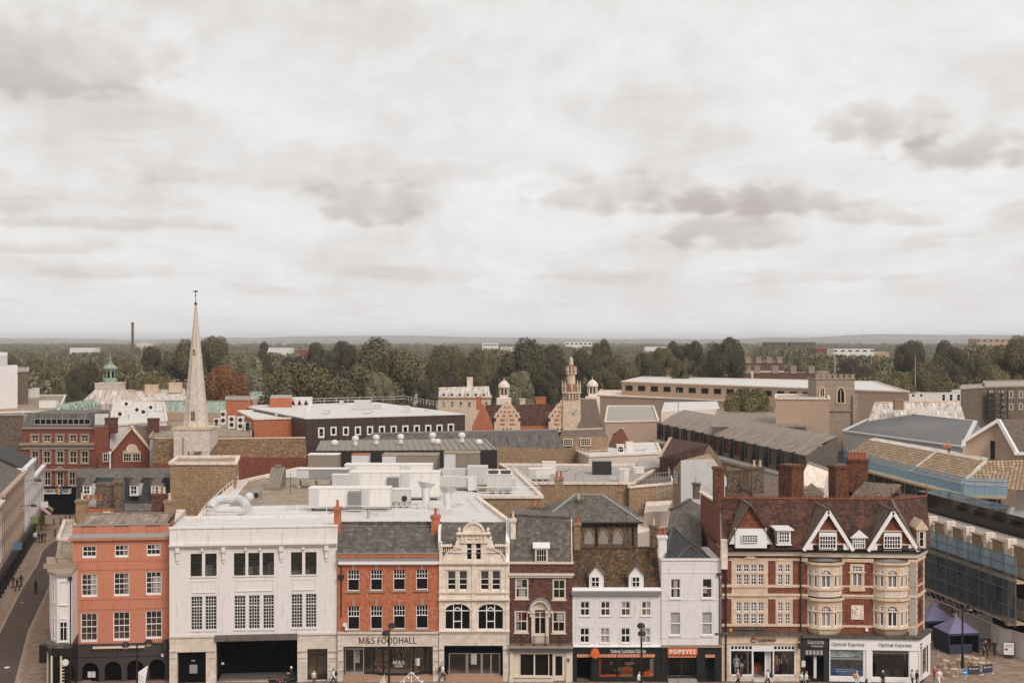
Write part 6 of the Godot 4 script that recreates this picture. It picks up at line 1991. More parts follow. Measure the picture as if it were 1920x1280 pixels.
	for s in[[14.0,8.4,"black lantern on a wall bracket on the tan street house"],[22.5,11.2,"black wall lantern high on the white street house"]]:
		var k:=MB.new()
		k.bar(V(0,0,0),V(0,0.2,1.8),0.05);k.lathe(V(0,0.0,1.9),[[0.45,-0.1],[0.35,0.15],[0.05,0.3]],8)
		var o:=obj("wall_lantern",k,M.iron)
		o.position=S.pos()+ty*s[0]+V(0,s[1],0);o.rotation.y=S.th
		tag(o,s[2],"lamp")
	var fr:=Fr.new(110,240)
	var t:=bld("street_end_building","large red brick and stone building with slate mansard closing the street",fr)
	var Y:=func(py):return fr.y(py,110)
	var x0:=fr.x(40);var x1:=fr.x(183)
	var rects:=[];var ws:=[]
	for s in[64.5,86.8,111.5,136.0,158.0]:rects.append([s-6,816,s+6,828])
	for s in[64.5,86.8,111.5,136.0,158.0]:rects.append([s-6,846,s+6,868])
	for s in[88.0,111.5,134.0,158.0]:rects.append([s-5.5,885,s+5.5,910])
	for r in rects:ws.append(fr.h(r[0],r[1],r[2],r[3]))
	var k:=MB.new()
	wall(k,x0,Y.call(912.0),x1,Y.call(803.0),ws,0,0.2)
	k.box(x0,x1,0,Y.call(803.0),-14,-0.02,"f")
	obj("wall",k,M.brick_red,t)
	for h in ws:window(t,h,-0.12,{"c":2,"r":2,"fw":0.1,"bw":0.08,"m":"cream_paint","g":"glass_dark","join":true})
	k=MB.new()
	for h in ws:
		k.box(h[0]-0.3,h[2]+0.3,h[3],h[3]+0.3,0,0.15);k.box(h[0]-0.25,h[0],h[1],h[3],0,0.1);k.box(h[2],h[2]+0.25,h[1],h[3],0,0.1);k.box(h[0]-0.3,h[2]+0.3,h[1]-0.25,h[1],0,0.2)
	k.box(x0-0.3,x1+0.3,Y.call(834.0),Y.call(830.0),0,0.8);k.box(x0,x1,Y.call(842.0),Y.call(834.0),0,0.3);k.box(x0,x1,Y.call(804.0),Y.call(801.0),-0.3,0.3);k.box(x0,x1,Y.call(882.0),Y.call(879.0),0,0.3)
	k.prism(PV([U(fr.x(99),Y.call(882.0)),U(fr.x(124),Y.call(882.0)),U(fr.x(111.5),Y.call(873.0))]),0,0.6)
	obj("stone_dressings",k,M.stone_dark,t)
	k=MB.new()
	k.face([V(x0,Y.call(802.0),-0.3),V(x1-2,Y.call(802.0),-0.3),V(x1-2.4,Y.call(776.0),-2.0),V(x0+0.4,Y.call(776.0),-2.0)])
	k.face([V(x0+0.4,Y.call(776.0),-2.0),V(x1-2.4,Y.call(776.0),-2.0),V(x1-2.4,Y.call(776.0),-14),V(x0+0.4,Y.call(776.0),-14)])
	k.face([V(x1-2,Y.call(802.0),-0.3),V(x1-2,Y.call(802.0),-14),V(x1-2.4,Y.call(776.0),-14),V(x1-2.4,Y.call(776.0),-2)])
	obj("mansard_roof",k,M.lead_dark,t)
	window(t,fr.h(61,785,167,797),-0.55,{"c":10,"r":1,"fw":0.12,"bw":0.14,"g":"glass_dark","m":"galv"})
	k=MB.new()
	k.box(fr.x(79),fr.x(133),Y.call(925.0),Y.call(914.5),0,0.7)
	obj("sign_board",k,M.blind_white,t)
	text(t,"sign_lettering","URBAN OUTFITTERS",fr.x(107.5),Y.call(919.7),0.72,4.4,0.5,"black_paint","Droid Sans",true,0.06)
	k=MB.new()
	k.box(x0,x1,0,Y.call(912.0),-0.3,-0.1);k.box(fr.x(79),fr.x(133),Y.call(914.0),Y.call(911.5),0,1.0)
	obj("shop_front",k,M.black_matt,t)
	t=thing("rainbow_flag","rainbow striped flag with a pale chevron hanging over the street's end","flag",P(110.5,909,238.8))
	var cols:=["c23b3b","d9813a","d8c24a","4f8a4a","3d5f9a","6a4a86"]
	for i in 6:
		k=MB.new()
		k.box(-0.5+i*0.17,-0.5+(i+1)*0.17,-1.75,0,-0.02+0.02*(i%2),0.02+0.02*(i%2))
		obj("stripe",k,mat("flag_%d"%i,hexc(cols[i]),0.8),t)
	k=MB.new()
	k.prism(PV([U(-0.52,0.0),U(0.54,0),U(0.02,-0.75)]),0.05,0.07)
	obj("chevron",k,M.blind_white,t)
	k=MB.new()
	k.prism(PV([U(-0.52,0.0),U(-0.3,0),U(0.02,-0.48),U(0.32,0),U(0.54,0),U(0.02,-0.75)]),0.075,0.09)
	obj("chevron_band",k,M.iron,t)
# ---------------------------------------------------------------- the steep tiled roof of the two brick shops
func tiled_roof()->void:
	var t:=thing("tiled_roof","steep dark red tiled roof with white gables over the two brick shops","roof",V(25,12.6,-123))
	var D:=122.6
	var ea:=P(1355,1030,D);var eb:=P(1722,1031,D-0.8);var ra:=P(1352,934,D+4.6);var rb:=P(1672,936,D+4.4)
	var k:=MB.new()
	k.face([ea,eb,rb,ra])
	var ec:=P(1747,1026,D+3.6);var ed:=ec+V(0.3,0,-9);var rc:=P(1738,930,D+9)
	k.face([eb,ec,rb]);k.face([ec,ed,rc]);k.face([ec,rc,rb])
	k.face([rb,ra,ra+V(0,-4,-6),rb+V(0,-4,-6)])
	k.face([P(1672,936,D+4.3),P(1738,930,D+9),P(1690,925,D+9)])
	part(t,"tile_slope",k,"tile_red")
	k=MB.new()
	for e in[[ra,rb,48],[rb,rc,12]]:
		for i in int(e[2]):
			var p:Vector3=e[0].lerp(e[1],float(i)/e[2]);var q:Vector3=e[0].lerp(e[1],(i+0.97)/e[2])
			k.bar(p,q,0.16,0.13,6)
	stuff(part(t,"ridge_tiles",k,"brick_red"))
	k=MB.new()
	k.beam(rb,eb+V(0.1,0.05,0.1),0.3,0.16)
	part(t,"hip",k,"tile_brown")
	k=MB.new()
	for i in 60:
		var p:=ra.lerp(rb,i/60.0)
		k.bar(p+V(0,0.1,0),p+V(0,0.34,0),0.09,0.03,4)
	for p in[rb,rc]:
		k.lathe(p,[[0.12,0],[0.08,0.4],[0.14,0.5],[0.05,0.75],[0.01,1.2]],7)
	stuff(part(t,"ridge_cresting",k,"brick_red"))
	for g in[[1364.5,1406.0,1452.0,949,1020,0],[1506.0,1552.5,1599.0,957,1030,1],[1627.0,1673.5,1721.0,958,1031,1]]:
		var z:=D-0.35
		var pk:=P(g[1],g[3],z);var lf:=P(g[0],g[4],z);var rf:=P(g[2],g[4],z)
		lf.y=rf.y
		var back:=V(0,0,(pk.y-ea.y)*(ra.z-ea.z)/(ra.y-ea.y)-0.4)
		k=MB.new()
		var up:=V(0,0.12,0);var fw:=V(0,0,0.35)
		k.face([lf+fw+up,pk+fw+up,pk+back+up,lf+V(0,0,-0.2)+up]);k.face([pk+fw+up,rf+fw+up,rf+V(0,0,-0.2)+up,pk+back+up])
		k.face([lf+fw,lf+V(0,0,-0.2),pk+back,pk+fw]);k.face([pk+fw,pk+back,rf+V(0,0,-0.2),rf+fw])
		var gb:=part(t,"gable_roof",k,"tile_brown")
		k=MB.new()
		k.bar(pk+up+fw,pk+up+back,0.14,0.14,6);k.lathe(pk+up+fw,[[0.12,0],[0.07,0.3],[0.11,0.45],[0.01,0.8]],6)
		part(t,"ridge",k,"tile_brown")
		var m:=(lf.x+rf.x)/2
		k=MB.new()
		var yb:=lf.y+(1.45 if g[5]==0 else 0.55)
		var s:=(pk.y-yb)/(pk.y-lf.y)
		k.face([V(pk.x-(pk.x-lf.x)*s,yb,-z),V(pk.x+(rf.x-pk.x)*s,yb,-z),pk])
		k.face([lf+V(0.2,0,-1.2),rf+V(-0.2,0,-1.2),pk+V(0,0,-1.2)])
		part(t,"gable_wall",k,"brick_red")
		var w:Array
		if g[5]==0:
			k=MB.new()
			k.face([lf+V(0.15,0,0.04),rf+V(-0.15,0,0.04),V(pk.x+(rf.x-pk.x)*s,yb+0.02,-z+0.04),V(pk.x-(pk.x-lf.x)*s,yb+0.02,-z+0.04)])
			k.box(m-1.5,m+1.5,lf.y-0.35,lf.y+1.5,-z-0.3,-z+0.2)
			part(t,"bargeboard",k,"white_paint")
			w=[[g[1]-15,1002,g[1]+15.5,1017]]
		else:
			k=MB.new()
			for e in[[lf,pk],[rf,pk]]:
				var dd:Vector3=(e[1]-e[0]).normalized()
				k.beam(e[0]+V(0,-0.05,0.38),e[1]+V(0,-0.05,0.38),0.12,0.34)
			for sx in[lf.x+0.35,rf.x-0.9]:k.box(sx,sx+0.55,lf.y+0.0,lf.y+0.6,-D,-D+0.6)
			part(t,"bargeboard",k,"white_paint")
			k=MB.new()
			k.box(m-1.1,m+1.1,yb+1.2,yb+1.32,-D,-D+0.6);k.box(m-2.1,m+2.1,yb-0.1,yb+0.05,-D,-D+0.45)
			part(t,"stone_band",k,"stone")
			k=MB.new()
			k.box(m-0.85,m+0.85,lf.y-0.05,yb+1.1,-D,-D+0.55)
			part(t,"window_box",k,"white_paint")
			k=MB.new()
			k.box(m-0.35,m+0.35,yb+2.1,yb+2.9,-D,-D+0.42)
			part(t,"carved_panel",k,"tile_red")
			w=[[g[1]-16,1004,g[1]+16,1028]]
		wins(t,Fr.new(g[1],D-(0.75 if g[5]else 0.62)),w,"white_paint",6,3,0.08)
	k=MB.new()
	var fr:=Fr.new(1469,D-0.2)
	var h:=fr.h(1458,994,1483,1020)
	k.box(h[0],h[2],h[1],h[3],-2.5,0.1);k.box(h[0]-0.25,h[2]+0.25,h[3],h[3]+0.14,-2.8,0.35);k.box(h[0]-0.1,h[2]+0.1,h[1]-0.1,h[1],-1,0.2)
	var dm:=obj("dormer",k,M.white_paint,t);dm.transform=t.transform.affine_inverse()*Transform3D(Basis.IDENTITY,fr.pos())
	window(dm,[h[0]+0.12,h[1]+0.12,h[2]-0.12,h[3]-0.1],0.13,{"c":4,"r":3,"fw":0.07,"bw":0.07,"g":"glass_dark","join":true})
	fr=Fr.new(1610,D-0.3)
	h=fr.h(1596,1008,1626,1029)
	k=MB.new()
	k.box(h[0]+0.15,h[2]-0.15,h[1],h[3],-2,0.05);k.prism(PV([U(h[0]-0.15,h[3]),U(h[2]+0.15,h[3]),U((h[0]+h[2])/2,h[3]+0.8)]),-2.4,0.25)
	dm=obj("dormer",k,M.white_paint,t);dm.transform=t.transform.affine_inverse()*Transform3D(Basis.IDENTITY,fr.pos())
	window(dm,[h[0]+0.2,h[1]+0.05,h[2]-0.2,h[3]-0.02],0.08,{"c":6,"r":[1,1,1.8],"fw":0.06,"bw":0.07,"g":"glass_dark","join":true})
	k=MB.new()
	for s in[-1.0,1.0]:k.face([V((h[0]+h[2])/2,h[3]+0.88,0.3),V((h[0]+h[2])/2,h[3]+0.88,-2.6),V((h[0]+h[2])/2+s*1.0,h[3]+0.05,-2.6),V((h[0]+h[2])/2+s*1.0,h[3]+0.05,0.3)])
	obj("dormer_roof",k,M.tile_red,dm)
	fr=Fr.new(1727,D+0.6)
	h=fr.h(1719,993,1736,1027)
	k=MB.new()
	k.box(h[0],h[2],h[1],h[3],-2,0.2);k.box(h[0]-0.15,h[2]+0.15,h[3],h[3]+0.2,-2,0.4);k.prism(PV([U(h[0]-0.15,h[3]+0.2),U(h[2]+0.15,h[3]+0.2),U((h[0]+h[2])/2,h[3]+1.0)]),-2,0.35)
	dm=obj("stone_dormer",k,M.stone,t);dm.transform=t.transform.affine_inverse()*Transform3D(Basis.IDENTITY,fr.pos())
	window(dm,[h[0]+0.2,h[1]+0.1,h[2]-0.2,h[3]-0.1],0.22,{"c":1,"r":2,"fw":0.07,"g":"glass_dark"})
	var st:="tall brick stacks on the tiled roof"
	chimney("brick_chimney","corbelled red stack at the tiled roof's left end",P(1347.5,950,D+4),0.95,1.2,3.6,"brick_stack",0,"terracotta",0.0,st)
	chimney("brick_chimney","long ribbed red stack rising behind the ridge's middle",P(1484,940,D+7),1.6,2.0,3.4,"brick_stack",0,"terracotta",0.5,st)
	chimney("brick_chimney","plain dark red stack left of the six pot stack",P(1573,938,D+7),1.5,1.4,3.2,"brick_stack",0,"terracotta",0.3,st)
	chimney("brick_chimney","broad dark red stack carrying six clay pots",P(1608,920,D+12),2.0,1.2,3.0,"brick_stack",6,"terracotta",0.0,st)
	k=MB.new()
	k.face([P(1592,934,D+6),P(1668,933,D+6),P(1622,903,D+9)]);k.face([P(1668,933,D+6),P(1692,908,D+13),P(1622,903,D+9)])
	part(t,"back_slope",k,"tile_brown")
	k=MB.new()
	k.face([P(1628,925,D+12),P(1692,925,D+12),P(1688,907,D+16),P(1632,907,D+16)])
	part(t,"back_slope",k,"tile_red")
	k=MB.new()
	var base:=V(1,0,1)
	var w4:=[P(1354,1056,D+0.4),P(1352,945,D+5),P(1314,922,D+15),P(1312,1010,D+15)]
	k.face([w4[3]*base,w4[0]*base,w4[0],w4[1],w4[2]])
	tag(obj("party_wall",k,M.brick_red),"red brown brick party wall sloping up left of the tiled roof","wall")
	k=MB.new()
	k.beam(w4[0]+V(0.15,0,0),w4[1]+V(0.15,0.1,0),0.5,0.2);k.beam(w4[1],w4[2],0.4,0.2);k.box(w4[0].x-0.1,w4[0].x+0.5,w4[0].y-0.5,w4[0].y+2.3,w4[0].z-0.3,w4[0].z+0.4)
	tag(obj("coping",k,M.stone_pale),"white stone coping along the party wall's top","coping")
func roofs_right()->void:
	var k:=MB.new()
	var a:=P(1247,1010,132);var b:=P(1316,1032,130);var c:=P(1316,947,142);var d:=P(1296,938,144);var e:=P(1258,958,143)
	k.face([a,b,c,d,e]);k.face([a*V(1,0,1),b*V(1,0,1),b,a]);k.face([e*V(1,0,1),a*V(1,0,1),a,e])
	k.beam(e+V(0,0.1,0),d+V(0,0.1,0),0.5,0.3)
	tag(obj("slate_house",k,M.slate),"pale slate roofed house squeezed behind the plain white house","building")
	chimney("brick_chimney","white rendered stack with two pots above the plain white house",P(1242,1045,124.5),0.8,0.7,1.8,"render_white",2)
	chimney("brick_chimney","narrow grey brick stack left of the white rendered one",P(1226,1035,131),0.75,0.7,2.4,"brick_old",1,"pot_cream")
	chimney("brick_chimney","grey stack with one pot beside the red party wall",P(1306,935,140),0.7,0.7,1.4,"brick_old",1,"pot_cream")
	chimney("brick_chimney","narrow buff stack between mansard and mossy tiled roof",P(1082,1045,127),0.65,0.7,3.1,"brick_buff",1)
	chimney("brick_chimney","dark stack with two red pots behind the gabled store",P(1004,985,134),1.1,0.7,1.6,"brick_old",2)
	chimney("brick_chimney","tall buff stack with two red pots before the long buff wall",P(1048,958,154),1.0,0.9,3.7,"brick_buff",2)
	chimney("brick_chimney","small grey stack on the hipped slate hall",P(1085,958,146),0.65,0.6,1.0,"brick_old",1,"pot_cream")
	chimney("brick_chimney","slim buff stack against the long buff wall",P(1162,955,153),0.6,0.6,2.0,"brick_buff",1)
	var fr:=Fr.new(1108,142)
	var t:=bld("stone_hall","old buff brick hall with three blocked pointed windows and hipped slates",fr)
	var x0:=fr.x(1018);var x1:=fr.x(1196);var ey:=fr.y(978,1108);var zb:=-9.5
	k=MB.new()
	k.box(x0,x1,0,ey,zb,0)
	obj("wall",k,M.brick_old,t)
	k=MB.new()
	var rl:=V(fr.x(1058)+1.5,ey+2.3,zb/2-1);var rr:=V(fr.x(1118)+1.0,ey+2.3,zb/2-1)
	var c0:=V(x0-0.4,ey,0.5);var c1:=V(x1+0.5,ey,0.5);var c2:=V(x1+0.5,ey,zb-0.4);var c3:=V(x0-0.4,ey,zb-0.4)
	k.face([c0,c1,rr,rl]);k.face([c1,c2,rr]);k.face([c2,c3,rl,rr]);k.face([c3,c0,rl])
	obj("roof",k,M.slate,t)
	k=MB.new()
	for q in[[rl,c0],[rr,c1],[rl,rr]]:k.beam(q[0],q[1],0.3,0.14)
	obj("ridge",k,M.leadwork,t)
	for s in[1105.0,1131.5,1158.5]:
		var h:=fr.h(s-9,990,s+9,1020)
		var pts:=PV([U(h[0],h[1]),U(h[2],h[1]),U(h[2],h[1]+0.9),U(h[2]-0.18,h[3]-0.35),U((h[0]+h[2])/2,h[3]),U(h[0]+0.18,h[3]-0.35),U(h[0],h[1]+0.9)])
		k=MB.new();k.prism(pts,-0.1,0.03)
		obj("blocked_window",k,M.render_grey,t)
		k=MB.new()
		for i in 4:k.beam(V(pts[i+2].x,pts[i+2].y,0.03),V(pts[i+3].x,pts[i+3].y,0.03),0.14,0.22)
		obj("brick_arch",k,M.brick_buff,t)
	k=MB.new()
	for s in[1119.0,1187.5]:k.bar(V(fr.x(s),0,0.15),V(fr.x(s),ey,0.15),0.09)
	k.box(x0-0.4,x1+0.5,ey-0.15,ey+0.02,0.4,0.6)
	obj("gutter_and_pipes",k,M.iron,t)
	var hp:=func(called,label,px,h,wm,rm,cp=""):
		var q:=[]
		for p in px:q.append(G(p[0],p[1],h))
		return hut(called,label,q,0,wm,rm,cp)
	hp.call("flat_roofed_block","long buff brick block with a grey flat roof behind the hall",[[1000,908],[1188,908],[1240,874],[936,872]],12.0,"brick_buff","concrete","concrete_pale")
	hp.call("flat_roofed_block","buff block with a railed roof yard left of the painted gable",[[1180,915],[1262,908],[1248,870],[1175,872]],11.6,"brick_buff","concrete_dark","concrete_pale")
	hp.call("flat_roofed_block","white roofed block with a sloping pale end wall",[[1104,857],[1240,851],[1232,832],[1062,838]],13.0,"render_cream","membrane","concrete_pale")
	hp.call("flat_roofed_block","low dark roofed yard building below the long dark slates",[[900,893],[1062,893],[1058,868],[930,868]],10.0,"brick_old","concrete_dark","")
	hp.call("terrace","pale paved roof terrace right of the hall",[[1195,1000],[1265,985],[1262,940],[1200,945]],7.5,"render_cream","concrete_pale","")
	hp.call("flat_roofed_shed","white flat roofed shed behind the grey railings",[[1208,960],[1250,958],[1262,938],[1212,940]],9.5,"render_cream","concrete_pale","")
	hp.call("flat_roofed_block","grey flat roof in front of the dark gabled roof",[[1195,880],[1262,873],[1255,858],[1196,862]],12.5,"brick_buff","concrete","")
	unit("plant_box","dark grey plant box with a round cowl on the buff block",1112,865,1147,890,12.0,2.5,"sheet_dark",0,{"cat":"plant box","lidm":"sheet_grey"})
	unit("air_conditioner","large white condenser beside the dark opening",992,880,1031,902,12.0,2.0,"sheet_white",3,{"legs":0.4,"cat":"air conditioner"})
	unit("air_conditioner","white cabinet behind the large condenser",1017,867,1042,888,12.0,1.5,"sheet_white",0,{"cat":"air conditioner"})
	unit("air_conditioner","white double condenser in the railed roof yard",1162,880,1180,905,12.0,1.2,"sheet_white",2,{"cat":"air conditioner"})
	unit("air_conditioner","row of white condensers at the back of the railed yard",1188,877,1208,892,11.6,1.2,"sheet_white",4,{"cat":"air conditioner"})
	unit("air_conditioner","tall white condenser on the white roofed block",1157,834,1171,851,13.0,1.0,"sheet_white",0,{"cat":"air conditioner","fans":[[0.5,0.5,0.5]]})
	unit("air_conditioner","white cabinet right of the tall condenser",1174,829,1187,849,13.0,1.0,"sheet_white",0,{"cat":"air conditioner"})
	handrail("grey railing round the yard left of the painted gable",[G(1180,912,11.6),G(1258,905,11.6),G(1248,880,11.6)],1.6,"galv",0.5)
	handrail("pale railing along the white roofed block",[G(1075,846,13),G(1104,857,13),G(1236,850,13)],1.1)
	handrail("white railing on the buff block's front edge",[G(1000,905,12),G(1186,905,12)],1.0,"galv",3.0)
	handrail("grey vertical bar fence below the painted gable",[G(1202,985,7.5),G(1264,978,7.5),G(1262,945,7.5)],2.4,"galv",0.35)
	handrail("grey stair railing climbing to the painted gable",[G(1232,935,10),G(1278,918,11)],1.8,"galv",0.35)
	k=MB.new()
	a=P(1277,930,165);b=P(1366,925,165);c=P(1366,900,165);d=P(1338,860,165);e=P(1277,863,165)
	k.face([a*V(1,0,1),b*V(1,0,1),c,d,e])
	t=thing("painted_gable","tall white painted gable wall with flaking dark patches","wall",V(a.x,0,a.z))
	part(t,"wall",k,"membrane")
	k=MB.new()
	k.face([P(1262,910,172)*V(1,0,1),a*V(1,0,1),e,P(1262,880,172)]);k.face([e,d,P(1330,850,174),P(1262,880,172)])
	part(t,"side_wall",k,"brick_buff")
	wins(t,Fr.through(1258,173,1277,165),[[1266,885,1272,905]],"white_paint",2,3,0.1)
	k=MB.new()
	a=P(1237,858,200);b=P(1322,861,190);c=P(1345,861,182);d=P(1328,832,192);e=P(1258,821,210)
	k.face([a,b,d,e]);k.face([a*V(1,0,1),b*V(1,0,1),b,a])
	t=thing("tiled_house","house with a dark brown tiled roof and pale pointed gable end","building",V(a.x,0,a.z))
	part(t,"roof",k,"tile_red")
	k=MB.new()
	k.face([b*V(1,0,1),c*V(1,0,1),P(1354,866,182),P(1330,833,187),P(1312,866,189)]);k.beam(a,e,0.5,0.3)
	part(t,"gable",k,"render_tan")
	chimney("brick_chimney","dark stack with tall buff pots in the middle of the stacks",P(1420,925,140),1.3,0.9,2.6,"brick_old",2,"pot_cream")
	chimney("brick_chimney","mottled brown stack behind the tiled roof's left end",P(1377,922,142),1.5,0.9,2.2,"brick_old",0)
	var pts:=[P(1360,925,140),P(1412,925,140),P(1412,912,144),P(1360,912,144)]
	hut("rear_wing","low brown brick wall and roof between the stacks",pts,0,"brick_old","tile_red","")
	pts=[P(1412,935,142),P(1490,935,142),P(1478,898,158),P(1432,888,160)]
	hut("rear_roof","brown weathered tiled lean-to behind the dark stack",pts,0,"brick_old","tile_brown","")
	k=MB.new()
	pts=[P(1500,934,136),P(1540,934,136),P(1514,912,138)]
	k.face(pts);k.face([pts[2],pts[1],P(1548,925,146),P(1522,905,148)]);k.face([pts[0],pts[2],P(1522,905,148),P(1500,925,146)])
	tag(obj("small_gable",k,M.tile_brown),"small brown pointed roof just behind the ridge cresting","roof")
	pitched("white_sheeting","white sheeted temporary roof beside the long ribbed stack",[P(1494,908,149),P(1545,915,147),P(1556,882,152),P(1516,868,153)],"concrete_pale","concrete_pale")
# ---------------------------------------------------------------- the town farther back
func hp(called:String,label:String,px:Array,h:float,wm:String,rm:String,cp:="")->Node3D:
	var q:=[]
	for p in px:q.append(G(p[0],p[1],h))
	return hut(called,label,q,0,wm,rm,cp)
func pitched(called:String,label:String,e:Array,wm:String,rm:String,gable:="")->Node3D:
	var t:=thing(called,label,"building",e[0]*V(1,0,1))
	var g:=V(1,0,1)
	var k:=MB.new()
	k.face([e[0],e[1],e[2],e[3]])
	var b0:Vector3=e[3]*2-e[0];var b1:Vector3=e[2]*2-e[1]
	b0.y=e[0].y;b1.y=e[1].y
	k.face([b1,b0,e[3],e[2]])
	part(t,"roof",k,rm)
	k=MB.new()
	k.face([e[0]*g,e[1]*g,e[1],e[0]]);k.face([b0*g,e[0]*g,e[0],e[3],b0]);k.face([e[1]*g,b1*g,b1,e[2],e[1]]);k.face([b1*g,b0*g,b0,b1])
	part(t,"wall",k,wm)
	k=MB.new()
	k.beam(e[3]+V(0,0.08,0),e[2]+V(0,0.08,0),0.4,0.2)
	part(t,"ridge",k,gable if gable else "leadwork")
	return t
func gothic(t:Node3D,fr:Fr,c:float,w:float,y0:float,y1:float,m:="glass_dark")->void:
	var h:=fr.h(c-w/2,y0,c+w/2,y1)
	var x:float=(h[0]+h[2])/2;var ww:float=h[2]-h[0]
	var pts:=PV([U(h[0],h[1]),U(h[2],h[1]),U(h[2],h[3]-ww*0.8),U(x+ww*0.3,h[3]-ww*0.25),U(x,h[3]),U(x-ww*0.3,h[3]-ww*0.25),U(h[0],h[3]-ww*0.8)])
	var at:=t.transform.affine_inverse()*Transform3D(Basis(Vector3.UP,fr.th),fr.pos())
	var k:=MB.new()
	k.prism(pts,0.0,0.03)
	var o:=obj("pointed_window",k,M[m],t);o.transform=at
	k=MB.new()
	for i in pts.size():k.beam(V(pts[i].x,pts[i].y,0.05),V(pts[(i+1)%7].x,pts[(i+1)%7].y,0.05),0.25,0.2)
	if ww>0.9:
		k.box(x-0.06,x+0.06,h[1],h[3]-ww*0.3,0.02,0.1)
	obj("tracery",k,M.stone,o)
func church()->void:
	var fr:=Fr.new(358,205)
	var t:=bld("church_steeple","pale stone church tower with a tall octagonal spire and weathervane",fr,"church")
	var x0:=fr.x(325);var x1:=fr.x(392);var y:=fr.y(806,358)
	var k:=MB.new()
	k.box(x0,x1,0,y,-(x1-x0),0)
	obj("tower",k,M.stone_grey,t)
	k=MB.new()
	k.box(x0-0.15,x1+0.15,y,y+0.35,-(x1-x0)-0.15,0.15)
	for i in 12:k.box(lerpf(x0,x1-0.2,i/11.0),lerpf(x0,x1-0.2,i/11.0)+0.2,y+0.35,y+0.6,-0.1,0.15)
	obj("parapet",k,M.stone,t)
	gothic(t,fr,353.5,5,845,857)
	k=MB.new()
	k.bar(V(fr.x(343),fr.y(857,343),0.1),V(fr.x(343),fr.y(820,343),0.1),0.12);k.lathe(V(fr.x(372),fr.y(849,372),0.6),[[0.05,0],[0.7,0.2],[0.7,0.35],[0.05,0.4]],8)
	obj("rainwater_pipe",k,M.leadwork,t)
	var c:=V((x0+x1)/2,0,-(x1-x0)/2)
	var yt:=fr.y(569,358)
	k=MB.new()
	k.lathe(c,[[2.02,y],[1.93,y+0.5],[1.1,lerpf(y,yt,0.45)],[0.12,yt]],8,PI/8)
	for i in 8:
		var a:=PI/8+TAU*i/8
		k.bar(c+V(sin(a)*1.95,y+0.4,cos(a)*1.95),c+V(sin(a)*0.12,yt,cos(a)*0.12),0.07,0.05,4)
	obj("spire",k,M.stone_grey,t)
	k=MB.new()
	for e in[[755,787,9.0,1.75],[652,664,5.0,1.05]]:
		var ya:=fr.y(e[1],358);var yb:=fr.y(e[0],358);var w:float=e[2]*0.05
		k.prism(PV([U(-w,ya),U(w,ya),U(w,lerpf(ya,yb,0.55)),U(0,yb),U(-w,lerpf(ya,yb,0.55))]),c.z,c.z+e[3])
	obj("lucarne",k,M.stone_grey,t)
	k=MB.new()
	for e in[[772,789,-0.16],[772,789,0.16],[655,663,0.0]]:
		k.box(e[2]-0.1,e[2]+0.1,fr.y(e[1],358),fr.y(e[0],358),c.z+1,c.z+(1.8 if e[0]>700 else 1.1))
	obj("louvre_opening",k,M.iron,t)
	k=MB.new()
	k.bar(V(0,yt,c.z),V(0,fr.y(543,358),c.z),0.05);k.ball(V(0,yt+0.05,c.z),0.26,8);k.ball(V(0,fr.y(552,358),c.z),0.13,8);k.beam(V(-0.35,fr.y(545,358),c.z),V(0.35,fr.y(545,358),c.z),0.05,0.22)
	obj("weathervane",k,M.iron,t)
	pitched("church_roof","church nave with mottled brown tiles right of the steeple",[P(396,857,203),P(575,857,206),P(572,821,214),P(397,823,212)],"brick_red","tile_far","stone")
	pitched("church_roof","brown tiled aisle roof left of the steeple tower",[P(285,868,206),P(326,868,206),P(326,822,214),P(290,822,214)],"brick_red","tile_far","stone")
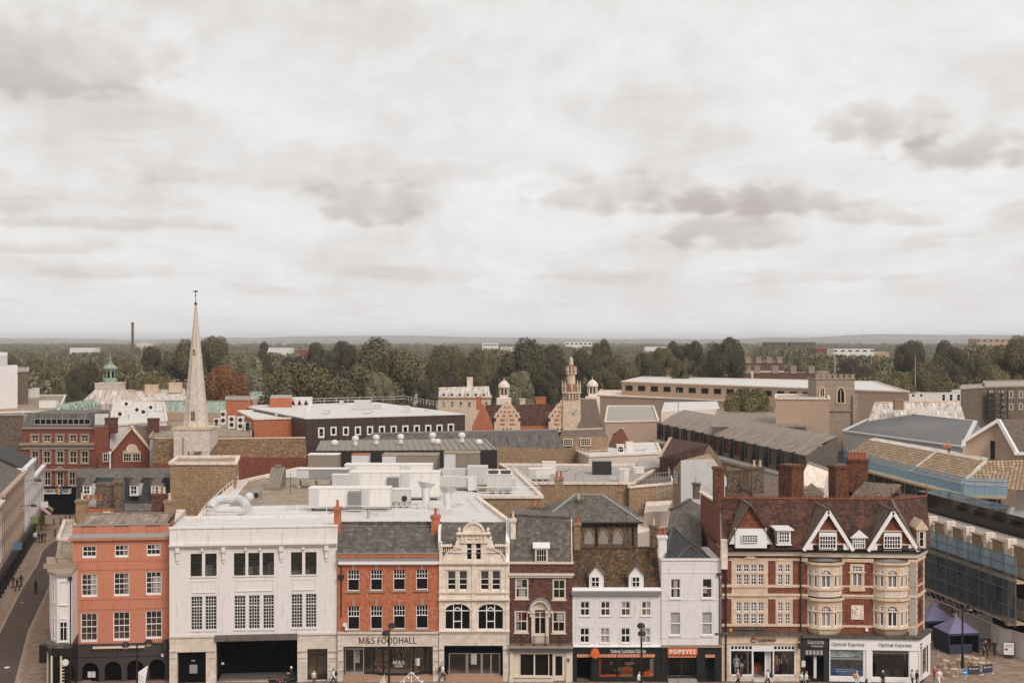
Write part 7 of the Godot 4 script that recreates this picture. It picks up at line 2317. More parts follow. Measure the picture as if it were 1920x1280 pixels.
func town_left()->void:
	hp("grey_block","grey brown block at the far left with two dark windows",[[-10,779],[42,779],[42,768],[-10,768]],18.0,"brick_old","roof_gravel","concrete")
	hp("lift_tower","dark brown brick lift tower beside a white block",[[8,698],[52,697],[52,690],[10,690]],25.5,"brick_old","concrete","concrete")
	hp("white_block","plain white tower block cut by the left picture edge",[[-20,668],[13,666],[13,660],[-20,660]],29.0,"render_white","membrane","")
	hp("white_block","lower white wing below the white tower block",[[-20,693],[32,692],[32,684],[-20,684]],26.5,"render_white","membrane","")
	hp("flat_roofed_block","broad flat roof with machinery before the brown lift tower",[[-20,775],[108,772],[122,742],[-20,742]],18.3,"concrete","roof_gravel","concrete_pale")
	hp("flat_roofed_block","pale flat roof crowded with condensers left of the steeple",[[205,800],[312,790],[306,755],[214,752]],17.2,"render_white","membrane","concrete_pale")
	var i:=0
	for e in[[46,730,57,754],[58,728,68,753],[72,752,104,774],[250,762,262,774],[264,764,272,780],[276,757,288,770],[216,770,232,782],[226,752,246,762]]:
		unit("air_conditioner",["left of two tall ribbed white cabinets by the brown lift tower","right of two tall ribbed white cabinets by the brown lift tower","wide white tank at the end of the far left flat roof","white condenser on the condenser roof, back left","narrow white cabinet on the condenser roof","white condenser nearest the long grey roof","dark trimmed box at the condenser roof's front left","pale condenser bank below the cupola"][i],e[0],e[1],e[2],e[3],17.25,1.8,"sheet_white",2 if i<2 else 0,{"cat":"air conditioner","fans":[[0.5,0.5,0.4]]if i>2 else[]})
		i+=1
	handrail("white railing in front of the brown lift tower",[G(-5,752,18.3),G(44,740,18.3)],1.6,"white_paint",1.5)
	var k:=MB.new()
	var a:=P(116,774,262);var b:=P(176,764,268)
	for j in 9:
		var p:=a.lerp(b,j/9.0);var q:=a.lerp(b,(j+0.82)/9.0)
		var pr:=arc(0,0,1.9,0,180,8);pr.append(U(-1.9,-0.6));pr.append(U(1.9,-0.6))
		var m:=MB.new();m.prism(pr,0,p.distance_to(q))
		var d:=(q-p).normalized()
		k.add(m,Transform3D(Basis(d.cross(Vector3.UP).normalized()*-1,Vector3.UP,d),p))
	k.add(k_dome(1.9),Transform3D(Basis.IDENTITY,a))
	tag(obj("barrel_skylight",k,M.copper_green),"green copper barrel skylight with white ribs","skylight")
	var fr:=Fr.new(247,222)
	var t:=bld("gabled_brick_house","red brick house with stone trimmed pointed gable left of the steeple",fr)
	var y0:=fr.y(845,247)
	k=MB.new()
	k.prism(PV([U(fr.x(211),0),U(fr.x(283),0),U(fr.x(283),y0),U(0,fr.y(803,247)),U(fr.x(211),y0)]),-12,0)
	k.box(fr.x(183),fr.x(211),0,fr.y(847,190),-10,-0.3)
	obj("wall",k,M.brick_red,t)
	k=MB.new()
	k.beam(V(fr.x(210),y0,0.1),V(0,fr.y(803,247)+0.2,0.1),0.5,0.35);k.beam(V(fr.x(284),y0,0.1),V(0,fr.y(803,247)+0.2,0.1),0.5,0.35);k.ball(V(0,fr.y(801,247),0),0.35,7)
	k.box(fr.x(230),fr.x(263),fr.y(848,247),fr.y(845.5,247),0,0.2);k.prism(arc(0,fr.y(846,247),1.1,0,180,8,1.3),0,0.15)
	obj("stone_dressings",k,M.stone,t)
	wins(t,fr,[[230,849,246,865],[247.5,849,263,865]],"cream_paint",3,2,0.14);wins(t,fr,[[192,849,202,866]],"cream_paint",2,2,0.14)
	k=MB.new()
	for s in[206.5,285]:k.bar(V(fr.x(s),5,0.3),V(fr.x(s),fr.y(850,s),0.3),0.13);k.ball(V(fr.x(s),fr.y(849,s),0.3),0.3,6)
	obj("rainwater_pipe",k,M.white_paint,t)
	k=MB.new()
	for s in[-1.0,1.0]:k.face([V(0,fr.y(803,247),-0.3),V(0,fr.y(803,247),-12),V(fr.x(283)*s*1.05,y0,-12),V(fr.x(283)*s*1.05,y0,-0.3)])
	k.face([V(fr.x(205),y0,-6),V(fr.x(292),y0,-6),V(fr.x(290),fr.y(806,247),-11),V(fr.x(207),fr.y(806,247),-11)])
	obj("roof",k,M.tile_brown,t)
	chimney("brick_chimney","dark brick stack left of the pointed brick gable",P(208,812,228),2.0,1.2,2.4,"brick_dark",0)
	chimney("brick_chimney","dark brick stack right of the pointed brick gable",P(287,815,228),1.8,1.2,2.6,"brick_dark",0)
	hp("stair_tower","small stair tower with a whitewashed scrawled panel",[[176,800],[203,800],[203,796],[178,796]],17.5,"brick_red","lead_dark","")
	k=MB.new()
	var h:=Fr.new(190,239).h(177,775,202,799)
	k.box(h[0],h[2],h[1],h[3],-0.2,0)
	var o:=obj("wall_panel",k,M.membrane);o.position=Fr.new(190,238).pos()
	tag(o,"whitewashed panel with dark scrawls beside the slate mansard","panel")
	var c:=P(206,755,330)
	t=thing("cupola","green copper cupola with gilded finial on a stepped stone roof","cupola",V(c.x,0,c.z))
	k=MB.new()
	k.lathe(Vector3.ZERO,[[8.5,0],[8.5,c.y],[4.4,c.y+3.4],[4.4,c.y+3.5],[0.1,c.y+3.6]],4,PI/4)
	obj("roof",k,M.lead_light,t)
	k=MB.new()
	k.lathe(Vector3.ZERO,[[4.2,c.y+3.4],[4.2,c.y+4.9],[4.4,c.y+4.9],[4.4,c.y+5.2],[0.1,c.y+5.2]],4,PI/4)
	for j in 16:k.box(-3+j*0.38,-2.85+j*0.38,c.y+3.7,c.y+4.8,2.95,3.1)
	obj("balustrade",k,M.render_cream,t)
	k=MB.new()
	k.lathe(V(0,c.y+5.2,0),[[1.7,0],[1.7,0.9],[1.5,1.0],[1.5,3.3],[1.9,3.5],[1.9,3.8],[1.1,4.4],[0.6,5.0],[0.35,5.8],[0.5,6.2],[0.1,6.6],[0.05,8.0]],8,PI/8)
	obj("lantern",k,M.copper_green,t)
	k=MB.new()
	for j in 8:
		var an:=TAU*j/8
		var q:=MB.new();q.box(-0.32,0.32,1.3,3.0,1.3,1.45)
		k.add(q,Transform3D(Basis(Vector3.UP,an),V(0,c.y+5.2,0)))
	obj("lantern_window",k,M.glass_dark,t)
	pitched("long_lead_roof","long streaked lead roof with white pointed dormers left of the steeple",[P(235,756,345),P(350,752,345),P(346,728,352),P(252,733,352)],"render_cream","lead_light")
	for s in[[241,750,3.0,"left of three broad pale stacks on the long lead roof"],[284,740,3.4,"middle of three broad pale stacks on the long lead roof"],[329,736,3.4,"right of three broad pale stacks on the long lead roof"]]:
		chimney("stone_chimney",s[3],P(s[0],s[1],350),s[2],1.6,2.4,"stone",0)
	for j in 4:
		k=MB.new();k.prism(PV([U(-0.9,0),U(0.9,0),U(0,1.6)]),-1.5,0)
		o=obj("pointed_dormer",k,M.render_white);o.position=P(292+j*14,751,344)
		tag(o,["leftmost","second","third","rightmost"][j]+" of four white pointed dormers on the long lead roof","dormer","white pointed dormers on the long lead roof")
	pitched("copper_roof","pale green copper roof passing behind the steeple",[P(283,772,318),P(432,774,318),P(436,752,326),P(285,752,326)],"render_tan","copper_green")
	pitched("copper_roof","small green copper hip behind the dark domed tree",[P(437,748,380),P(525,748,380),P(520,735,388),P(470,735,388)],"render_tan","copper_green")
	hp("brick_box","square red brick tank house right of the steeple",[[423,750],[469,750],[469,745],[425,745]],20.5,"brick_orange","concrete","concrete")
	hp("flat_roofed_block","low brown roof at the foot of the steeple",[[280,822],[470,820],[470,790],[300,790]],16.2,"concrete","roof_gravel","stone_dark")
	t=hp("brick_plant_room","red brick plant room with white flat roof and dark door",[[476,787],[562,785],[556,768],[446,772]],18.5,"brick_orange","membrane","concrete_pale")
	fr=Fr.new(520,(33-18.5)*F/(786-634)-0.05)
	wins(t,fr,[[481,796,492,816]],"iron",1,1,0.1)
	for e in[[444,781,456,806,"white cabinet at the plant room's left corner"],[457,792,470,807,"fan condenser beside the plant room's wall"],[413,770,422,796,"tall condenser with four fans beside the tank house"],[400,785,410,803,"white condenser below the tank house"],[427,780,440,803,"pale scrawled cabinet under the tank house"]]:
		unit("air_conditioner",e[4],e[0],e[1],e[2],e[3],16.25,1.2,"sheet_white",0,{"cat":"air conditioner","fans":[[0.5,0.3,0.4],[0.5,0.75,0.4]],"lid":false})
	hp("brick_box","brick box and pipes beside the white container",[[505,746],[547,746],[547,740],[508,740]],21.0,"brick_orange","concrete","")
	k=MB.new()
	fr=Fr.new(561,266)
	h=fr.h(540,745,582,766)
	var nt:=[]
	for j in 3:nt.append([h[0]+0.5+j*1.35,h[1]+0.2,h[0]+1.5+j*1.35,h[3]-0.4])
	wall(k,h[0],h[1],h[2],h[3],nt,0,0.4)
	k.box(h[0],h[2],h[1],h[3],-2.5,0,"f")
	for n in nt:
		for s in[0,2]:k.face([V(n[s],n[1]+0.5,0.02),V((n[0]+n[2])/2,n[3],0.02),V(n[s],n[3],0.02)]if s==0 else[V((n[0]+n[2])/2,n[3],0.02),V(n[2],n[1]+0.5,0.02),V(n[2],n[3],0.02)])
	o=obj("cooling_container",k,M.render_white);o.position=fr.pos()
	tag(o,"white cooling container with three dark pointed openings","cooling unit")
func k_dome(r:float)->MB:
	var k:=MB.new();k.ball(Vector3.ZERO,r,12)
	return k
func town_middle()->void:
	var fr:=Fr.through(573,222,868,235)
	var t:=bld("brown_clad_building","long flat roofed building clad in brown panels with square white windows",fr)
	var L:=fr.x(872);var y1:=18.95;var y0:=14.0
	var k:=MB.new()
	k.box(0,L,0,y1,-48,-0.08)
	obj("wall",k,M.sheet_brown,t)
	for i in 26:
		k=MB.new();k.box(0.02,L/26-0.03,y0,y1,-0.08,0.03 if i%2 else 0.06)
		obj("cladding_panel",k,M.sheet_brown,t).position.x=i*L/26
	k=MB.new()
	k.box(-0.1,L+0.1,y1,y1+0.15,-48,0.15);k.box(0.3,L-0.3,y1+0.15,y1+0.16,-47.5,-0.2)
	obj("roof",k,M.membrane,t)
	var i:=0
	for s in[[624.6,808],[647.6,808],[670.3,807.6],[693,807],[715.4,806.5],[737.5,806],[759.3,805.5],[780.8,805],[802.3,804.6],[823.4,804]]:
		var h:=fr.h(s[0]-5.8,s[1]-8.4,s[0]+5.8,s[1]+8.4)
		window(t,h,0.1,{"c":1,"r":1,"fw":0.26,"fb":0.26,"g":"glass_dark","m":"sheet_white"})
	for s in[[601.5,810],[844.7,803]]:
		window(t,fr.h(s[0]-6,s[1]-9,s[0]+6,s[1]+11),0.1,{"c":1,"r":[1.4,1],"fw":0.26,"g":"glass_dark","m":"sheet_white"})
	for e in[[664,752,694,768,"large pale plant box on the brown clad building"],[636,753,642,758,"small cowl on the brown clad building"],[700,758,712,766,"square vent right of the large plant box"],[757,762,766,772,"grey vent box near the clad building's far end"],[605,768,616,776,"low vent near the clad building's left end"]]:
		unit("roof_vent",e[4],e[0],e[1],e[2],e[3],y1+0.2,2.0,"sheet",0,{"cat":"roof vent"})
	handrail("white railing round the brown clad building's roof",[G(575,778,19.1),G(585,757,19.1),G(760,752,19.1),G(866,772,19.1)],1.1,"white_paint",2.5)
	var a:=P(592,845,191);var b:=P(932,843,191);var c:=P(911,822,203);var d:=P(600,826,203)
	t=thing("ribbed_roof_building","dark walled building under a long pale ribbed metal roof","building",a*V(1,0,1))
	k=MB.new()
	var g:=V(1,0,1)
	k.face([a*g,b*g,b,a]);k.face([b*g,c*g,c,b]);k.face([c*g,d*g,d,c]);k.face([d*g,a*g,a,d])
	part(t,"wall",k,"sheet_dark")
	k=MB.new()
	k.face([a,b,c,d]);k.face([d,c,c+V(0,-1,3),d+V(0,-1,3)])
	part(t,"roof",k,"sheet_buff")
	for j in 28:
		k=MB.new()
		k.beam(a.lerp(b,(j+0.5)/28)+V(0,0.06,0),d.lerp(c,(j+0.5)/28)+V(0,0.06,0),0.14,0.14)
		part(t,"standing_seam",k,"sheet_buff")
	for s in[[627,836],[666,828],[705,826],[751,825],[811,822],[820,834],[866,822],[898,835]]:
		k=MB.new()
		k.lathe(P(s[0],s[1],197),[[0.35,-0.5],[0.35,0.3],[0.55,0.3],[0.55,0.7],[0.3,0.9],[0.01,0.95]],10)
		part(t,"vent_cowl",k,"sheet_white")
	pitched("long_slate_building","long dark slate roof behind the ribbed metal roof",[P(668,826,221),P(1060,842,221),P(1043,806,227),P(700,813,227)],"brick_buff","lead_dark")
	fr=Fr.new(1000,221)
	fr=Fr.new(1010,290)
	t=bld("clock_tower_building","red brick and white stone building with clock tower and stepped gables",fr)
	var Y:=func(py):return fr.y(py,1010)
	k=MB.new()
	k.box(fr.x(885),fr.x(1090),0,Y.call(800),-12,-2)
	for s in[[905,40,752]]:k.prism(PV([U(fr.x(885),0),U(fr.x(925),0),U(fr.x(925),Y.call(800)),U(fr.x(905),Y.call(756)),U(fr.x(885),Y.call(800))]),-3,0.5)
	obj("wall",k,M.brick_orange,t)
	k=MB.new()
	k.face([V(fr.x(890),Y.call(802),-2),V(fr.x(1062),Y.call(802),-2),V(fr.x(1046),Y.call(760),-7),V(fr.x(910),Y.call(762),-7)])
	k.face([V(fr.x(1062),Y.call(802),-12),V(fr.x(890),Y.call(802),-12),V(fr.x(910),Y.call(762),-7),V(fr.x(1046),Y.call(760),-7)])
	obj("roof",k,M.tile_red,t)
	for s in[951.0,1053.0]:
		var x:=fr.x(s);var yb:float=Y.call(808)
		k=MB.new();var r:=MB.new()
		for e in[[2.95,810,791],[2.5,791,782],[1.9,782,774],[1.3,774,765],[0.6,765,755]]:k.box(x-e[0],x+e[0],Y.call(e[1]),Y.call(e[2]),-1.6,0)
		for e in[[2.0,797],[2.0,789],[1.4,781],[0.9,773.5],[0.5,766]]:
				for q in[-1,1]:
					r=MB.new();r.box(x+q*e[0]*0.55-e[0]*0.28,x+q*e[0]*0.55+e[0]*0.28,Y.call(e[1]),Y.call(e[1]-3.4),-0.1,0.06)
					obj("brick_band",r,M.brick_orange,t)
		for q in[-1,1]:
			k.ball(V(x+q*2.5,Y.call(776),-0.5),0.3,6);k.beam(V(x+q*2.9,Y.call(783),-0.3),V(x+q*0.6,Y.call(757),-0.3),0.5,0.5)
		k.ball(V(x,Y.call(753),-0.5),0.35,6)
		obj("stepped_gable",k,M.stone,t)
		wins(t,fr,[[s-9,802,s-5,808],[s-2,802,s+2,808],[s+5,802,s+9,808],[s-1.2,783,s+1.2,791]],"stone",1,1,0.1)
	var cx:=fr.x(1072)
	k=MB.new();var r2:=MB.new()
	k.box(cx-2,cx+2,0,Y.call(752),-4,0.6)
	var cc:=V(cx,0,-1.7)
	k.lathe(cc,[[2.1,Y.call(752)],[2.1,Y.call(738)],[2.3,Y.call(738)],[2.3,Y.call(736)],[1.6,Y.call(735)]],8,PI/8)
	k.lathe(cc,[[1.0,Y.call(720)],[0.9,Y.call(703)],[1.1,Y.call(702)],[0.7,Y.call(701)]],8,PI/8);k.lathe(cc,[[0.5,Y.call(684)],[0.42,Y.call(676)],[0.5,Y.call(675)],[0.05,Y.call(668)]],8)
	for j in 3:
		for q in 5:r2.box(cx-1.7+q*0.75,cx-1.45+q*0.75,Y.call(749-j*4.4),Y.call(746.4-j*4.4),0,0.68 if j==0 else 0.45)
	obj("tower",k,M.stone,t);obj("louvre_opening",r2,M.iron,t)
	k=MB.new()
	k.lathe(cc,[[1.7,Y.call(736)],[1.15,Y.call(720)]],8,PI/8);k.lathe(cc,[[1.0,Y.call(702)],[0.5,Y.call(684)]],8,PI/8)
	obj("tower_roof",k,M.pink_tile,t)
	k=MB.new()
	for j in 8:
		var an:=TAU*j/8
		for e in[[2.0,737,3.0],[1.05,702,2.0]]:k.lathe(cc+V(sin(an)*e[0],Y.call(e[1]),cos(an)*e[0]),[[0.2,0],[0.16,e[2]*0.4],[0.22,e[2]*0.45],[0.02,e[2]]],5)
	obj("pinnacles",k,M.stone,t)
	k=MB.new()
	var cp:=V(fr.x(1078),Y.call(772),0.6)
	k.bar(cp,cp+V(0,0,0.08),0.85,0.85,20)
	var ck:=obj("clock_face",k,M.stone_grey,t)
	k=MB.new()
	k.beam(cp+V(0,0,0.12),cp+V(0.45,0.5,0.12),0.08,0.14);k.beam(cp+V(0,0,0.12),cp+V(-0.6,-0.55,0.12),0.08,0.12)
	for j in 12:k.ball(cp+V(sin(TAU*j/12)*0.7,cos(TAU*j/12)*0.7,0.08),0.07,5)
	obj("clock_hands",k,M.iron,ck)
	for s in[[945,755,320,"white domed cupola left of the clock tower"],[1111,752,330,"white domed cupola right of the clock tower"]]:
		var p:=P(s[0],s[1],s[2])
		k=MB.new()
		k.lathe(V(p.x,0,p.z),[[2.6,p.y-8],[2.6,p.y+1.2],[1.5,p.y+1.3],[1.5,p.y+2.0]],4,PI/4)
		for j in 8:k.bar(V(p.x+sin(TAU*j/8)*1.2,p.y+2,p.z+cos(TAU*j/8)*1.2),V(p.x+sin(TAU*j/8)*1.2,p.y+3.8,p.z+cos(TAU*j/8)*1.2),0.14)
		k.lathe(V(p.x,p.y+3.8,p.z),[[1.5,0],[1.5,0.3],[1.25,0.9],[0.7,1.5],[0.1,1.8],[0.04,2.6]],12)
		tag(obj("cupola",k,M.concrete_pale),s[3],"cupola")
	chimney("brick_chimney","tall red stack at the left end of the striped gables",P(898,768,296),1.3,1.2,2.6,"brick_orange",0)
	chimney("brick_chimney","broad stone capped red stack between the striped gables",P(1014,760,298),2.4,1.4,1.6,"brick_orange",0)
	chimney("stone_chimney","square stone stack right of the white cupola",P(980,758,300),1.3,1.2,1.0,"stone",0)
	pitched("stone_roofed_range","brown stone roofed range right of the clock tower",[P(1088,806,285),P(1130,800,285),P(1118,748,300),P(1086,748,300)],"stone","tile_brown","stone")
	pitched("stone_house","old stone house with two wide mullioned windows",[P(1050,818,225),P(1140,818,225),P(1130,804,231),P(1056,806,231)],"brick_buff","tile_brown","stone")
	wins(self.get_child(get_child_count()-1),Fr.new(1090,224.8),[[1056,822,1074,836],[1088,821,1108,836]],"cream_paint",5,3,0.15)
	pitched("small_gable_house","small house with a red pointed gable and slate porch",[P(1142,832,235),P(1185,838,228),P(1168,803,236),P(1150,815,240)],"brick_buff","brick_red","stone")
	fr=Fr.new(835,400)
	t=bld("college_range","long stone college range with grey roof and a row of white dormers",fr)
	k=MB.new()
	k.box(fr.x(742),fr.x(920),0,fr.y(743,835),-14,0);k.box(fr.x(740),fr.x(922),fr.y(746,835),fr.y(743,835),-14,0.5)
	obj("wall",k,M.stone,t)
	k=MB.new()
	k.face([V(fr.x(742),fr.y(743,835),-0.5),V(fr.x(920),fr.y(743,835),-0.5),V(fr.x(916),fr.y(725,835),-6),V(fr.x(752),fr.y(729,835),-6)])
	k.face([V(fr.x(920),fr.y(743,835),-14),V(fr.x(742),fr.y(743,835),-14),V(fr.x(752),fr.y(729,835),-6),V(fr.x(916),fr.y(725,835),-6)])
	obj("roof",k,M.lead_light,t)
	for s in[768,832,847,862,877,892,907]:
		k=MB.new()
		var x:=fr.x(s)
		k.prism(PV([U(x-0.75,fr.y(743,s)),U(x+0.75,fr.y(743,s)),U(x+0.75,fr.y(737,s)),U(x,fr.y(732,s)),U(x-0.75,fr.y(737,s))]),-3,0.1)
		var dm:=obj("dormer",k,M.render_white,t)
		k=MB.new();k.box(x-0.35,x+0.35,fr.y(742,s),fr.y(738,s),0.1,0.14)
		obj("pane",k,M.glass_dark,dm)
	wins(t,fr,rowrects(752,912,11,6,752,763),"cream_paint",2,3,0.15)
	for s in[[789,724],[881,722]]:chimney("stone_chimney","white stone stack on the college range, %s"%("left" if s[0]<800 else "right"),P(s[0],s[1]+6,406),1.8,1.4,3.2,"stone_pale",0)
func town_right()->void:
	var e0:=G(1237,794,15);var e1:=G(1512,854,15);var r0:=G(1283,768,17.5);var r1:=G(1572,818,17.5)
	var t:=thing("lead_roof_hall","long streaked lead roof over a row of dark framed clerestory bays","building",e0*V(1,0,1))
	var k:=MB.new()
	var g:=V(1,0,1)
	for i in 6:
		var a:=e0.lerp(e1,i/6.0);var b:=e0.lerp(e1,(i+1)/6.0);var c:=r0.lerp(r1,(i+1)/6.0);var d:=r0.lerp(r1,i/6.0)
		var m:=func(u,v):return u.lerp(v,0.5)+V(0,0.35,0)
		k.face([a,b,m.call(b,c),m.call(a,d)]);k.face([m.call(a,d),m.call(b,c),c,d])
	k.face([r0,r1,r1+V(2,-2.5,-9),r0+V(2,-2.5,-9)])
	part(t,"roof",k,"lead")
	k=MB.new()
	k.face([e1*g,r1*g,r1,e1]);k.face([e0*g+V(0,6,0),e1*g+V(0,6,0),e1,e0])
	part(t,"dark_wall",k,"concrete_dark")
	k=MB.new()
	var dv:=(e1-e0).normalized();var nz:=dv.cross(Vector3.UP).normalized()*-1
	if nz.z<0:nz=-nz
	k.beam(e0+nz*1.0-V(0,3.6,0),e1+nz*1.0-V(0,3.6,0),2.4,0.5)
	part(t,"terrace_edge",k,"concrete")
	k=MB.new()
	k.face([e0*g+nz*1.4,e1*g+nz*1.4,e1+nz*1.4-V(0,3.8,0),e0+nz*1.4-V(0,3.8,0)])
	part(t,"brick_wall",k,"brick_buff")
	for i in 14:
		k=MB.new()
		var p:=e0.lerp(e1,(i+0.1)/14)
		k.beam(p+nz*0.7-V(0,1.6,0),p-V(0,1.6,0),0.35,3.2);k.beam(p+nz*0.9+V(0,0.02,0),p-nz*0.4+V(0,0.12,0),0.6,0.08)
		part(t,"window_fin",k,"iron")
		k=MB.new()
		k.beam(e0.lerp(e1,(i+0.3)/14)-V(0,1.4,0)+nz*0.05,e0.lerp(e1,(i+0.9)/14)-V(0,1.4,0)+nz*0.05,0.1,2.4)
		part(t,"clerestory_window",k,"glass_dark")
		k=MB.new()
		p=e0.lerp(e1,(i+0.6)/14)*g+nz*1.6
		k.box(p.x-0.35,p.x+0.35,0,10.6,p.z-0.35,p.z+0.35)
		part(t,"concrete_fin",k,"concrete_pale")
	hp("curved_lead_roof","second dark curved lead roof behind the long streaked one",[[1335,800],[1512,800],[1490,768],[1345,766]],16.5,"lead_dark","lead")
	hp("tan_block","tall blank tan block before the battlemented church tower",[[1455,748],[1556,749],[1552,741],[1456,741]],21.3,"render_tan","concrete","concrete_pale")
	var fr:=Fr.new(1567,256)
	t=bld("battlemented_tower","square tan church tower with battlements and pointed belfry windows",fr,"church")
	var x0:=fr.x(1531);var x1:=fr.x(1603);var y:=fr.y(708,1567)
	k=MB.new()
	k.box(x0,x1,0,y,-7,0);k.box(x1-0.5,x1+0.5,0,fr.y(740,1600),-0.6,0.6);k.box(x0,x1,fr.y(771,1567),fr.y(768,1567),0,0.3)
	obj("tower",k,M.stone_dark,t)
	for i in 7:
		k=MB.new();k.box(lerpf(x0,x1-0.7,i/6.0)-0.1,lerpf(x0,x1-0.7,i/6.0)+0.7,y,y+0.7,-0.4,0.12)
		obj("merlon",k,M.stone_dark,t)
	k=MB.new();k.box(x0-0.15,x1+0.15,y-0.35,y,-7.1,0.15);k.box(x0+1,x0+3.4,y,y+1.2,-6,-3)
	obj("parapet",k,M.stone_dark,t)
	gothic(t,fr,1577,15,725,756);gothic(t,fr,1542,9,724,744)
	t=hp("white_roofed_block","very long low block with bright white roof beyond the tower",[[1166,716],[1705,736],[1640,716],[1205,707]],19.5,"render_tan","membrane","concrete_pale")
	for s in rowrects(1180,1512,15,13,722,732,0.9):wins(t,Fr.through(1166,13.5*F/82,1705,13.5*F/102),[s],"iron",2,1,0.2)
	hp("terraced_block","tan terrace with dark openings below the long white roof",[[1118,742],[1360,752],[1350,728],[1130,728]],15.5,"render_tan","concrete_pale","concrete_pale")
	hp("terraced_block","pale slab terraces right of the battlemented tower",[[1604,756],[1715,752],[1760,738],[1604,742]],15.5,"render_tan","concrete_pale","concrete_pale")
	hp("flat_roofed_block","blank tan block right of the clock tower range",[[1135,792],[1235,790],[1225,762],[1140,762]],14.5,"render_tan","concrete","concrete_pale")
	hp("scaffolded_block","pale block wrapped in white scaffold left of the olive tree",[[1240,772],[1350,766],[1345,752],[1246,754]],15.5,"concrete_pale","membrane","")
	t=hp("mansard_block","grey mansard block with white dormers at the far right",[[1700,758],[1815,758],[1805,730],[1706,732]],16.0,"lead","lead_light")
	wins(t,Fr.new(1760,17*F/124-0.1),[[1709,737,1717,745],[1724,737,1732,745],[1766,738,1774,752],[1780,738,1788,752],[1794,738,1802,752]],"white_paint",1,2,0.2)
	hp("brick_block","blank mottled brick block right of the grey mansard",[[1802,730],[1846,727],[1846,722],[1806,724]],22.5,"brick_old","concrete","concrete")
	t=hp("fire_escape_building","dark brick building with an iron fire escape at the right edge",[[1846,727],[1935,725],[1935,714],[1846,716]],22.5,"brick_old","concrete","stone_dark")
	fr=Fr.new(1890,10.5*F/93-0.2)
	wins(t,fr,rowrects(1860,1915,4,8,733,746)+rowrects(1860,1915,4,8,756,768),"cream_paint",2,2,0.15)
	k=MB.new()
	for j in 4:
		var yy:=fr.y(738+j*12,1870)
		k.box(fr.x(1848),fr.x(1885),yy,yy+0.15,0.2,1.6);k.beam(V(fr.x(1850),yy,1.4),V(fr.x(1882),fr.y(750+j*12,1870),1.4),0.2,0.2)
	for s in[1848,1860,1872,1885]:k.bar(V(fr.x(s),0,1.5),V(fr.x(s),fr.y(730,s),1.5),0.12)
	obj("fire_escape",k,M.iron,t).transform=t.transform.affine_inverse()*Transform3D(Basis.IDENTITY,fr.pos())
	pitched("stone_roofed_house","pale stone roofed houses below the grey mansard",[P(1628,792,250),P(1812,792,245),P(1800,752,256),P(1640,755,258)],"stone","lead_light","stone")
	chimney("brick_chimney","tan stack on the pale stone roofed houses",P(1685,768,250),1.7,1.2,1.6,"brick_buff",0)
	var a:=G(1582,808,15.5);var b:=G(1806,838,15.5);var c:=G(1830,790,18);var d:=G(1661,771,18)
	t=thing("grey_metal_roof","large plain grey ribbed metal roof above the tiled battens","roof",a*g)
	k=MB.new()
	k.face([a,b,c,d]);k.face([b,G(1850,815,15.5),c])
	part(t,"sheet",k,"sheet_blue")
	for i in 58:
		k=MB.new();k.beam(a.lerp(b,(i+0.5)/58)+V(0,0.05,0),d.lerp(c,(i+0.5)/58)+V(0,0.05,0),0.12,0.12)
		part(t,"rib",k,"sheet_blue")
	k=MB.new()
	for e in[[a,b],[d,c],[a,d],[b,c]]:k.beam(e[0],e[1],0.7,0.3)
	k.face([a*g,b*g,b,a])
	part(t,"edge_trim",k,"sheet")
	a=P(1812,826,188);b=P(1935,872,184)
	t=thing("tan_gable_house","tan rendered gable house with white verge and one narrow window","building",a*g)
	k=MB.new()
	k.face([P(1812,880,188)*g,P(1906,880,184)*g,P(1906,850,184),P(1873,789,186),P(1812,826,188)])
	part(t,"wall",k,"render_tan")
	k=MB.new()
	k.beam(P(1805,829,187.5),P(1873,787,185.5),0.7,0.45);k.beam(P(1873,787,185.5),P(1910,853,183.5),0.7,0.45);k.beam(P(1902,850,183.5),P(1940,850,183),0.4,0.4)
	part(t,"verge",k,"white_paint")
	k=MB.new()
	k.face([P(1908,852,183.5),P(1960,852,183),P(1960,786,200),P(1873,786,200),P(1873,787,185.6)])
	part(t,"roof",k,"tile_brown")
	wins(t,Fr.through(1812,187.8,1906,183.8),[[1858,826,1867,861]],"iron",1,2,0.1)
	var im:=course_image([hexc("a98c6d"),hexc("b59878"),hexc("9c8062")],hexc("54402f"),6.0,0.6,0.6,0.17,31,512,0.08)
	mat("batten_tiles",Color.WHITE,0.9,im,6.0)
	a=G(1580,854,13.5);b=G(1803,907,13.5);c=G(1850,864,16);d=G(1629,824,16)
	t=thing("battened_roof","long roof being retiled in tan rows with dark gaps","roof",a*g)
	k=MB.new()
	k.face([a,b,c,d]);var e2:=G(1935,920,13.5);k.face([b,e2,G(1935,862,16),c])
	part(t,"slope",k,"batten_tiles")
	k=MB.new()
	k.face([d,c,c+V(3,-0.2,-7),d+V(3,-0.2,-7)]);k.beam(b,c,0.5,0.2);k.beam(a.lerp(b,0.62),d.lerp(c,0.62),0.3,0.15)
	part(t,"flat_lead",k,"lead_light")
	var ep:=[G(1530,850,13.8),G(1600,862,13.8),G(1803,912,13.8),G(1882,915,13.8)]
	t=thing("scaffold","scaffold of poles and boards with light blue netting along the battened roof","scaffold",ep[0]*g)
